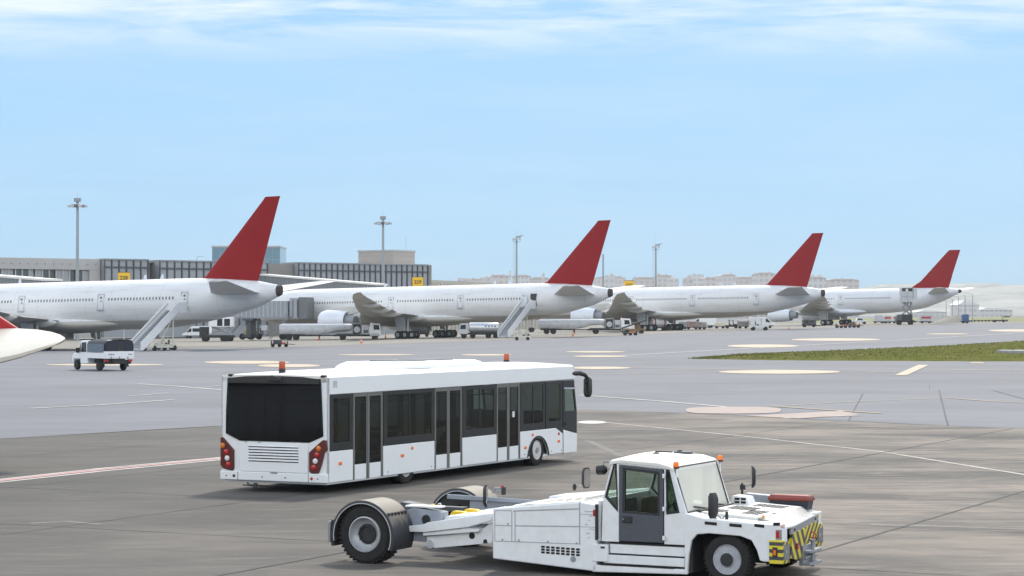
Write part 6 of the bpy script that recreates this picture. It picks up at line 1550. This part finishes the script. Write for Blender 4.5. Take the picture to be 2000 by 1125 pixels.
# service truck with windowed box by the bridge
tk = veh('service_truck', 'dark service truck carrying a white cabin with two dark windows', 'truck', 428, 667, R(176))
MB().bb(-2.6, 3.2, -1.0, 1.0, .65, 1.1).bb(1.9, 3.2, -1.0, 1.0, 1.1, 2.5).build('chassis', DARK, tk, bevel=.05)
cbx = MB().bb(-2.4, 1.6, -1.15, 1.15, 2.5, 4.1).build('box', WHITE2, tk, bevel=.05)
MB().bb(-2.3, 1.5, -.9, .9, 1.1, 1.35).tube([(-2, .8, 1.3), (1.2, .8, 2.5)], .08).tube([(1.2, .8, 1.3), (-2, .8, 2.5)], .08).tube([(-2, -.8, 1.3), (1.2, -.8, 2.5)], .08).build('scissor_lift', MGREY, tk)
side_plates(cbx, 'window', [[(-2.1, 2.65), (-1.1, 2.65), (-1.1, 3.85), (-2.1, 3.85)], [(-.8, 2.65), (.1, 2.65), (.1, 3.85), (-.8, 3.85)]], 1.15, VANGL)
for x in (2.3, 2.9): MB().lathe([(.3, 0), (.28, .08), (.02, .08)], (x, 1.0, 2.0), (0, 1, 0), 12).build('reel', BLACK, tk)
wheels(tk, (-1.8, -.9, 2.3), .95, .5, .3)
# more vehicles farther right
def cart(label, px, py, rz, L, H, m, top=None, cover=False, zb=.5):
    t = veh('baggage_cart', label, 'cart', px, py, rz, 'baggage carts')
    MB().bb(-L / 2, L / 2, -.75, .75, zb - .12, zb).tube([(L / 2, 0, .4), (L / 2 + .7, 0, .3)], .05).build('bed', DGREY, t)
    if cover:
        c = MB()
        for x in (-L / 2 + .05, L / 2 - .05):
            for y in (-.7, .7): c.cyl((x, y, zb), (x, y, H), .04, n=6)
        c.build('post', MGREY, t)
        MB().bb(-L / 2, L / 2, -.76, .76, H, H + .12).build('roof', top or ROOFW, t, bevel=.03)
        MB().bb(-L / 2 + .08, L / 2 - .08, -.68, .68, zb, H - .25).build('curtain', m, t)
    else: MB().bb(-L / 2 + .05, L / 2 - .05, -.7, .7, zb, H).build('load', m, t, bevel=.04)
    wheels(t, (-L / 2 + .5, L / 2 - .5), .62, .25, .16)
    return t
REDW = mat('red and white crates', (.62, .60, .58), .6, var=1.0, scale=1.6, dirt=(.42, .16, .15))
cart('cart stacked with red and white crates, left of two behind airliner gear', 1352, 643.5, R(2), 2.6, 1.7, REDW)
cart('cart stacked with mixed crates, right of two behind airliner gear', 1371, 643.5, R(2), 1.9, 1.5, mat('mixed crates', (.52, .50, .44), .7, var=1.0, scale=1.4, dirt=(.25, .22, .2)))
cart('green grey box cart behind the third airliner wheels', 1334, 643, R(2), 1.9, 1.6, mat('green grey box', (.22, .26, .24), .6))
cart('cream flat cart behind the third airliner', 1406, 641.5, R(2), 2.4, 1.25, mat('cream load', (.62, .57, .45), .6))
cart('grey curtained cart with pale roof under the third airliner tail', 1451, 641.5, R(2), 2.3, 1.75, mat('grey curtain', (.25, .25, .24), .7), cover=True)
tractor('dark tractor coupled between cream cart and curtained cart', 1429, 641.5, R(0), DARK)
tractor('white tractor with reddish engine under the third airliner tail', 1483, 645.5, R(0), mat('pale tractor', (.6, .62, .6), .5), True, 1.25)
bt = veh('belt_loader', 'brown conveyor loader beside the third airliner gear', 'loader', 1238, 652, R(4))
MB().bb(-2, 2, -.8, .8, .45, .9).build('body', BROWN, bt, bevel=.05); MB().prism([(-2.4, 1.0), (-2.2, .85), (2.2, 2.3), (2.0, 2.5)], 'y', -.5, .5).build('belt', DARK, bt); MB().bb(.2, 1.2, .2, .8, .9, 1.9).build('cab', BROWN, bt, bevel=.05); wheels(bt, (-1.3, 1.3), .75, .36)
tn = veh('tank_trailer', 'round white tank trailer with red band beside the third airliner gear', 'trailer', 1287, 646, R(20))
MB().loft([[(x, .85 * k * math.cos(2 * PI * i / 16), 1.7 + .85 * k * math.sin(2 * PI * i / 16)) for i in range(16)] for x, k in ((-1.8, .6), (-1.6, .95), (1.4, .95), (1.6, .6))]).build('tank', WHITE2, tn, smooth=50)
MB().lathe([(.86, -.12), (.86, .12)], (-1.1, 0, 1.7), (1, 0, 0), 16).lathe([(.86, -.12), (.86, .12)], (1.0, 0, 1.7), (1, 0, 0), 16).build('red_band', REDL, tn); MB().bb(-1.8, 2.4, -.6, .6, .5, .85).build('chassis', DARK, tn); wheels(tn, (-1.2, 1.2), .7, .36)
def power_cart(label, px, py, rz, m, sc=1.0):
    t = veh('ground_power_cart', label, 'cart', px, py, rz, 'ground power carts'); t.scale = (sc,) * 3
    b_ = MB().prism([(-1.3, .5), (1.3, .5), (1.3, 1.35), (1.1, 1.55), (-1.3, 1.55)], 'y', -.7, .7).build('body', m, t, bevel=.05)
    side_plates(b_, 'grille', [[(-1.1, .7), (-.2, .7), (-.2, 1.3), (-1.1, 1.3)], [(.1, .9), (.9, .9), (.9, 1.3), (.1, 1.3)]], .7, DARK)
    MB().bb(-1.4, 1.4, -.55, .55, .38, .5).tube([(1.4, 0, .42), (2.1, 0, .3)], .05).build('chassis', DARK, t); wheels(t, (-.9, .9), .6, .27, .18)
power_cart('dark grey power cart behind the tanker under the second airliner nose', 500, 658, R(4), DGREY, 1.2)
power_cart('yellow green power cart between the bridge wheels and its stairs', 492, 660.5, R(176), mat('olive paint', (.25, .24, .08), .6, var=.2), 1.1)
power_cart('dark power cart between the two wheel sets of the second airliner', 822, 658, R(2), DARK, 1.2)
power_cart('pale power cart under the second airliner wing behind the gear', 722, 657, R(3), LGREY, 1.1)
power_cart('dark power cart beneath the smallest airliner engine', 1580, 639, R(2), DGREY, 1.1)
# high lift truck at the smallest airliner
hl = veh('lift_truck', 'high lift truck raised to the rear door of the smallest airliner', 'lift truck', 1767, 634.5, R(180))
MB().bb(-2.0, 2.0, -1.1, 1.1, .6, 1.1).bb(-1.6, .6, -1.0, 1.0, 1.1, 2.4).build('chassis', DARK, hl, bevel=.05)
MB().prism([(.7, 1.0), (2.0, 1.0), (2.0, 1.7), (1.6, 2.4), (.7, 2.4)], 'y', -1.0, 1.0).build('cab', DGREY, hl, bevel=.06)
sx = MB()
for y in (-.7, .7): sx.tube([(-1.2, y, 2.4), (.5, y, 4.0), (-1.2, y, 5.4)], .1).tube([(.5, y, 2.4), (-1.2, y, 4.0), (.5, y, 5.4)], .1)
sx.bb(-1.5, -1.35, -.9, .9, 1.1, 5.4).build('scissor_lift', MGREY, hl)
bx_ = MB().bb(-1.7, 1.0, -1.15, 1.15, 5.2, 7.6).build('box', LGREY, hl, bevel=.04)
MB().bb(-1.7, 1.0, -1.15, 1.15, 8.35, 8.5).bb(-1.7, -1.6, -1.1, 1.1, 7.6, 8.35).bb(.9, 1.0, -1.1, 1.1, 7.6, 8.35).build('box_top', LGREY, hl)
MB().bb(-1.55, .85, 1.12, 1.17, 7.62, 8.33).build('opening', DARK, bx_); MB().bb(-.55, -.05, 1.165, 1.18, 7.62, 8.2).build('white_load', WHITEL, bx_)
MB().bb(-1.7, 1.0, 1.14, 1.19, 6.35, 6.45).bb(-.4, -.3, 1.14, 1.19, 5.2, 7.6).build('box_rib', MGREY, bx_)
MB().bb(1.0, 1.15, .2, 1.2, 5.2, 8.5).bb(-2.6, -1.75, .5, 1.3, 5.9, 8.4).build('platform_gate', LGREY, hl, bevel=.04)
wheels(hl, (-1.3, 1.3), .95, .48, .3)
# row at far right
pkx = veh('small_pickup', 'small white pickup beneath the smallest airliner belly', 'pickup', 1677, 633, R(0))
c = MB().prism([(-2.2, .45), (2.1, .45), (2.15, .9), (1.2, 1.0), (.8, 1.55), (-.5, 1.55), (-.6, .95), (-2.2, .95)], 'y', -.85, .85).build('body', WHITE2, pkx, bevel=.06); side_plates(c, 'window', [[(-.4, 1.02), (1.0, 1.02), (.7, 1.45), (-.4, 1.45)]], .85, VANGL); wheels(pkx, (-1.4, 1.4), .75, .33)
for i, (px, w, h_, m_, lab) in enumerate(((1716, 17, 2.0, LGREY, 'pale grey container on dolly left of the red striped ones'), (1733, 13, 1.9, 'r', 'red striped white container left of the lift truck'), (1751, 13, 1.9, 'r', 'red striped white container just behind the lift truck'), (1808, 19, 2.1, 'r', 'red striped white container right of the lift truck'), (1885, 12, 2.0, BLUE, 'blue container at the right end of the dolly row'))):
    x, y = gp(px, 631.5); s_ = FPX / y; W_ = w / s_
    t = thing('cargo_dolly', lab, 'container', (x, y, g(x, y)), 0, 'cargo containers on dollies')
    MB().bb(-W_ / 2 - .3, W_ / 2 + .3, -.9, .9, .3, .5).build('bed', DARK, t)
    b_ = MB().prism([(-W_ / 2, .5), (W_ / 2, .5), (W_ / 2, h_), (W_ / 2 - .2, h_ + .15), (-W_ / 2 + .2, h_ + .15), (-W_ / 2, h_)], 'y', -.8, .8).build('container', LGREY if m_ == 'r' else m_, t, bevel=.03)
    if m_ == 'r': MB().bb(-W_ / 2 + .05, W_ / 2 - .05, -.82, -.79, 1.2, 1.65).build('red_stripe', REDL, b_, smooth=0)
    wheels(t, (-W_ / 2 + .3, W_ / 2 - .3), .7, .2, .14)
x, y = gp(1745, 631); fl_ = thing('dolly_train', 'long row of low dark empty dollies along the apron edge', 'dollies', (x, y + 1, g(x, y)), 0)
for k in range(18):
    if k in (3,): continue
    a = -3 + k * 1.85; e_ = MB().bb(a, a + 1.6, -.7, .7, .3, .5).build('bed', DARK, fl_)
    e_.location.z = g(x + a, y) - g(x, y)
    for q in (.3, 1.3): MB().lathe([(.2, -.06), (.2, .06)], (a + q, -.7, .2), (0, 1, 0), 10).build('wheel', TYRE, e_)
x, y = gp(1838, 631); wb = thing('concrete_wall', 'low white barrier wall behind the dolly row', 'wall', (x, y + 12, g(x, y)), 0)
MB().bb(-3.5, 4.5, -.3, .3, 0, 1.6).bb(-3.6, 4.6, -.36, .36, 1.55, 1.7).build('wall', mat('white barrier', (.6, .58, .55), .8, var=.2), wb)
x, y = gp(1866, 631); sp_ = thing('gravel_heap', 'sandy gravel heap left of the blue container', 'heap', (x, y + 6, g(x, y)), 0)
hm_ = MB(); n_ = 18
rings = [[(-.5 + (4.6 - 4.2 * k) * math.cos(2 * PI * i / n_) * random.uniform(.93, 1.06) + 2.2 * k, (2.6 - 2.4 * k) * math.sin(2 * PI * i / n_), 2.0 * k + random.uniform(-.05, .05)) for i in range(n_)] for k in (0, .3, .6, .85, 1)]
hm_.loft(rings).build('heap', mat('gravel', (.36, .33, .28), .9, var=.4, scale=4, bump=.4), sp_)
for i, (px, yt, Y) in enumerate(((1848, 588, 620), (1860, 584, 600), (1872, 580, 585), (1885, 577, 565), (1899.5, 574, 548))):
    x, y, z = at(px, yt, Y); z0 = g(x, y); H = z - z0
    t = thing('street_lamp', 'thin grey lamp post with short arm in the receding row at right', 'street lamp', (x, y, z0), 0, 'row of thin lamp posts')
    MB().cyl((0, 0, 0), (0, 0, H), .11, .07, n=8).tube([(0, 0, H), (-.9, 0, H + .15), (-1.8, 0, H + .2)], .05).build('post', MGREY, t); MB().bb(-2.4, -1.7, -.15, .15, H + .12, H + .28).build('lamp', LGREY, t)
for (px, py, lab) in ((1951, 629.5, 'dark flat trailer with upright mast at the grass edge'),):
    t = veh('flat_trailer', lab, 'trailer', px, py, 0); MB().bb(-1.6, 1.6, -.6, .6, .3, .5).cyl((.9, 0, .5), (.7, 0, 1.7), .06).build('frame', DARK, t); wheels(t, (-1.1, 1.1), .55, .2, .14)
t = veh('drain_block', 'small dark block lying out in the far grass', 'block', 1966, 620, 0); MB().bb(-1.4, 1.4, -.6, .6, 0, .6).bb(-.8, .8, -.7, .7, .6, .75).build('block', BROWN, t, bevel=.08)
# cones and posts
for i, (px, py, hh, lab) in enumerate(((455, 664, .9, 'orange cone between the jet bridge wheels'), (706, 671, .8, 'orange cone below the tanker cab of the second airliner'), (753, 662, .9, 'red cone left of the main gear of the second airliner'), (1119, 657, 1.1, 'slim red marker post before the second tanker'), (1541, 643, .7, 'tiny red cone before the smallest airliner engine'), (622, 665, .8, 'orange cone under the first tanker'), (199, 684, 1.0, 'orange beacon post behind the pickup canopy'))):
    t = veh('traffic_cone', lab, 'cone', px, py, 0, 'traffic cones on the apron')
    MB().bb(-.2, .2, -.2, .2, 0, .05).lathe([(.15, .05), (.04, hh), (.005, hh)], (0, 0, 0), (0, 0, 1), 14).build('cone', CONER, t); MB().lathe([(.112, hh * .42), (.085, hh * .62)], (0, 0, 0), (0, 0, 1), 14).build('band', WHITEL, t)

# ------------------------------------------------------------------ far city, hill and haze
CITY = [(894, 918, 544, 0), (918, 945, 547.5, 1), (945, 958, 542, 2), (959, 993, 540.5, 0), (993, 998, 535.5, 3), (1000, 1036, 540.5, 1), (1036, 1072, 545, 2), (1058, 1063, 537.5, 3), (1085, 1130, 546, 0), (1161, 1220, 543.6, 1), (1181, 1199, 539, 3), (1236, 1282, 544.5, 2), (1280, 1308, 540, 0), (1308, 1323, 545, 1), (1336, 1350, 543, 2), (1349, 1371, 537, 3), (1371, 1403, 545, 0), (1403, 1432, 539.5, 1), (1432, 1472, 544, 2), (1472, 1510, 535.5, 0), (1510, 1560, 543, 1), (1560, 1608, 544, 3), (1608, 1671, 548, 2)]
CM = [grid_mat('city facade %d' % i, c, w, sx, sz) for i, (c, w, sx, sz) in enumerate((((.60, .56, .53), (.47, .45, .44), 3.1, 3.0), ((.63, .60, .57), (.50, .48, .47), 2.4, 3.2), ((.58, .53, .50), (.46, .43, .42), 3.6, 3.0), ((.62, .60, .58), (.48, .47, .46), 2.8, 3.1)))]
HOW = ['low and broad', 'stepped', 'plain', 'narrow tall', 'wide', 'squat', 'pinkish', 'flat roofed']
WHERE = ['left of the centre mast', 'behind the ladder mast', 'beside the middle red fin', 'right of the middle red fin', 'above the third airliner', 'left of the third red fin', 'right of the third red fin']
for i, (a, b_, yt, k) in enumerate(CITY):
    Y = 1150 + 37 * ((i * 5) % 7); x0, x1 = (a - 1000) / FPX * Y, (b_ - 1000) / FPX * Y; zt_ = CAMH + (HOR - yt) / FPX * Y; xc = (x0 + x1) / 2
    wh = WHERE[0 if b_ < 960 else 1 if b_ < 1040 else 2 if b_ < 1140 else 3 if b_ < 1330 else 4 if b_ < 1475 else 5 if b_ < 1565 else 6]
    same = [c for c in CITY if WHERE[0 if c[1] < 960 else 1 if c[1] < 1040 else 2 if c[1] < 1140 else 3 if c[1] < 1330 else 4 if c[1] < 1475 else 5 if c[1] < 1565 else 6] == wh]
    r_ = same.index((a, b_, yt, k)); nm = ['leftmost', 'second', 'third', 'fourth', 'fifth', 'sixth', 'seventh'][r_]
    t = thing('city_block', 'hazy pinkish city block on the skyline, %s of those %s' % (nm, wh), 'building', (xc, Y, 0), 0, 'far city blocks on the skyline')
    W_ = x1 - x0; D_ = 18 + (i * 7) % 12
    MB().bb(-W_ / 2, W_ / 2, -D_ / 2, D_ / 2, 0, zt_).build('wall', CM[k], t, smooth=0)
    rf_ = MB(); nr = max(1, int(W_ / 4))
    for j in range(nr): q = -W_ / 2 + W_ * (j + random.uniform(.2, .7)) / nr; ww = random.uniform(.6, 1.8); rf_.bb(q - ww / 2, q + ww / 2, -3, 3, zt_, zt_ + random.uniform(.5, 2.2))
    rf_.build('roof_hut', CM[k], t, smooth=0)
    if W_ > 8: MB().prism([(-W_ / 2 - .3, zt_ - .05), (W_ / 2 + .3, zt_ - .05), (W_ / 2 - W_ * .2, zt_ + .8), (-W_ / 2 + W_ * .2, zt_ + .8)], 'y', -D_ / 2 - .3, D_ / 2 + .3).build('roof', mat('tile roof', (.56, .47, .42), .8), t)
hm = bpy.data.materials.new('pale hillside'); hm.use_nodes = True; nt = hm.node_tree; b = nt.nodes['Principled BSDF']; b.inputs['Roughness'].default_value = .95
t = nt.nodes.new('ShaderNodeTexCoord'); n = nt.nodes.new('ShaderNodeTexNoise'); n.inputs['Scale'].default_value = .012; n.inputs['Detail'].default_value = 12; n.inputs['Roughness'].default_value = .7; nt.links.new(t.outputs['Object'], n.inputs[0])
rp = nt.nodes.new('ShaderNodeValToRGB'); rp.color_ramp.elements[0].position = .35; rp.color_ramp.elements[0].color = (.24, .24, .215, 1); rp.color_ramp.elements[1].position = .65; rp.color_ramp.elements[1].color = (.42, .41, .38, 1); nt.links.new(n.outputs[0], rp.inputs[0]); nt.links.new(rp.outputs[0], b.inputs['Base Color'])
mb = MB(); NX, NY = 160, 14; vs = []
prof = lambda px: 4 if px < 700 else 22 * min(1, (px - 700) / 500) if px < 1600 else 22 + 15 * min(1, (px - 1600) / 120)
for j in range(NY + 1):
    for i in range(NX + 1):
        px = -600 + 3600 * i / NX; Y = 1500 + 1000 * j / NY; x = (px - 1000) / FPX * 2200; k = j / NY
        h_ = prof(px) * (math.sin(k * PI * .5) ** .8) + (2.2 * math.sin(i * .7 + j) + 1.4 * math.sin(i * 1.9 + 2 * j)) * k
        vs.append((x * (Y / 2200), Y, max(h_, -1) + (0 if j else -3)))
mb.add(vs, [(j * (NX + 1) + i, j * (NX + 1) + i + 1, (j + 1) * (NX + 1) + i + 1, (j + 1) * (NX + 1) + i) for j in range(NY) for i in range(NX)])
tag(mb.build('hills', hm, smooth=0, fix=False), kind='structure')
for i, (px, py, w, h_, Y, lab) in enumerate(((1884, 596, 40, 9, 1250, 'pale far hangar with sloping roof right of the smallest tail'), (1935, 606, 70, 5, 1300, 'long low pale building on the far hillside at right'), (1810, 610, 60, 4, 1200, 'long low white hall behind the red striped containers'))):
    x, y, z = at(px, py, Y); t = thing('far_building', lab, 'building', (x, y, 0), .1)
    W_ = w / FPX * Y
    MB().bb(-W_ / 2, W_ / 2, -8, 8, -2, z).build('wall', CM[3], t, smooth=0); MB().prism([(-W_ / 2 - .5, z), (W_ / 2 + .5, z), (W_ / 2 - W_ * .3, z + h_ / FPX * Y * .8), (-W_ / 2 + W_ * .25, z + h_ / FPX * Y)], 'y', -8.5, 8.5).build('roof', ROOFW, t, smooth=0)

hz = bpy.data.materials.new('haze air'); hz.use_nodes = True; nt = hz.node_tree; nt.nodes.clear()
o_ = nt.nodes.new('ShaderNodeOutputMaterial'); pv = nt.nodes.new('ShaderNodeVolumePrincipled')
pv.inputs['Color'].default_value = (.60, .66, .70, 1); pv.inputs['Density'].default_value = HAZE; pv.inputs['Anisotropy'].default_value = 0.2
nt.links.new(pv.outputs[0], o_.inputs['Volume'])
tag(MB().bb(-3100, 3100, -70, 6100, -4.2, 60).build('haze', hz, smooth=0), kind='stuff')
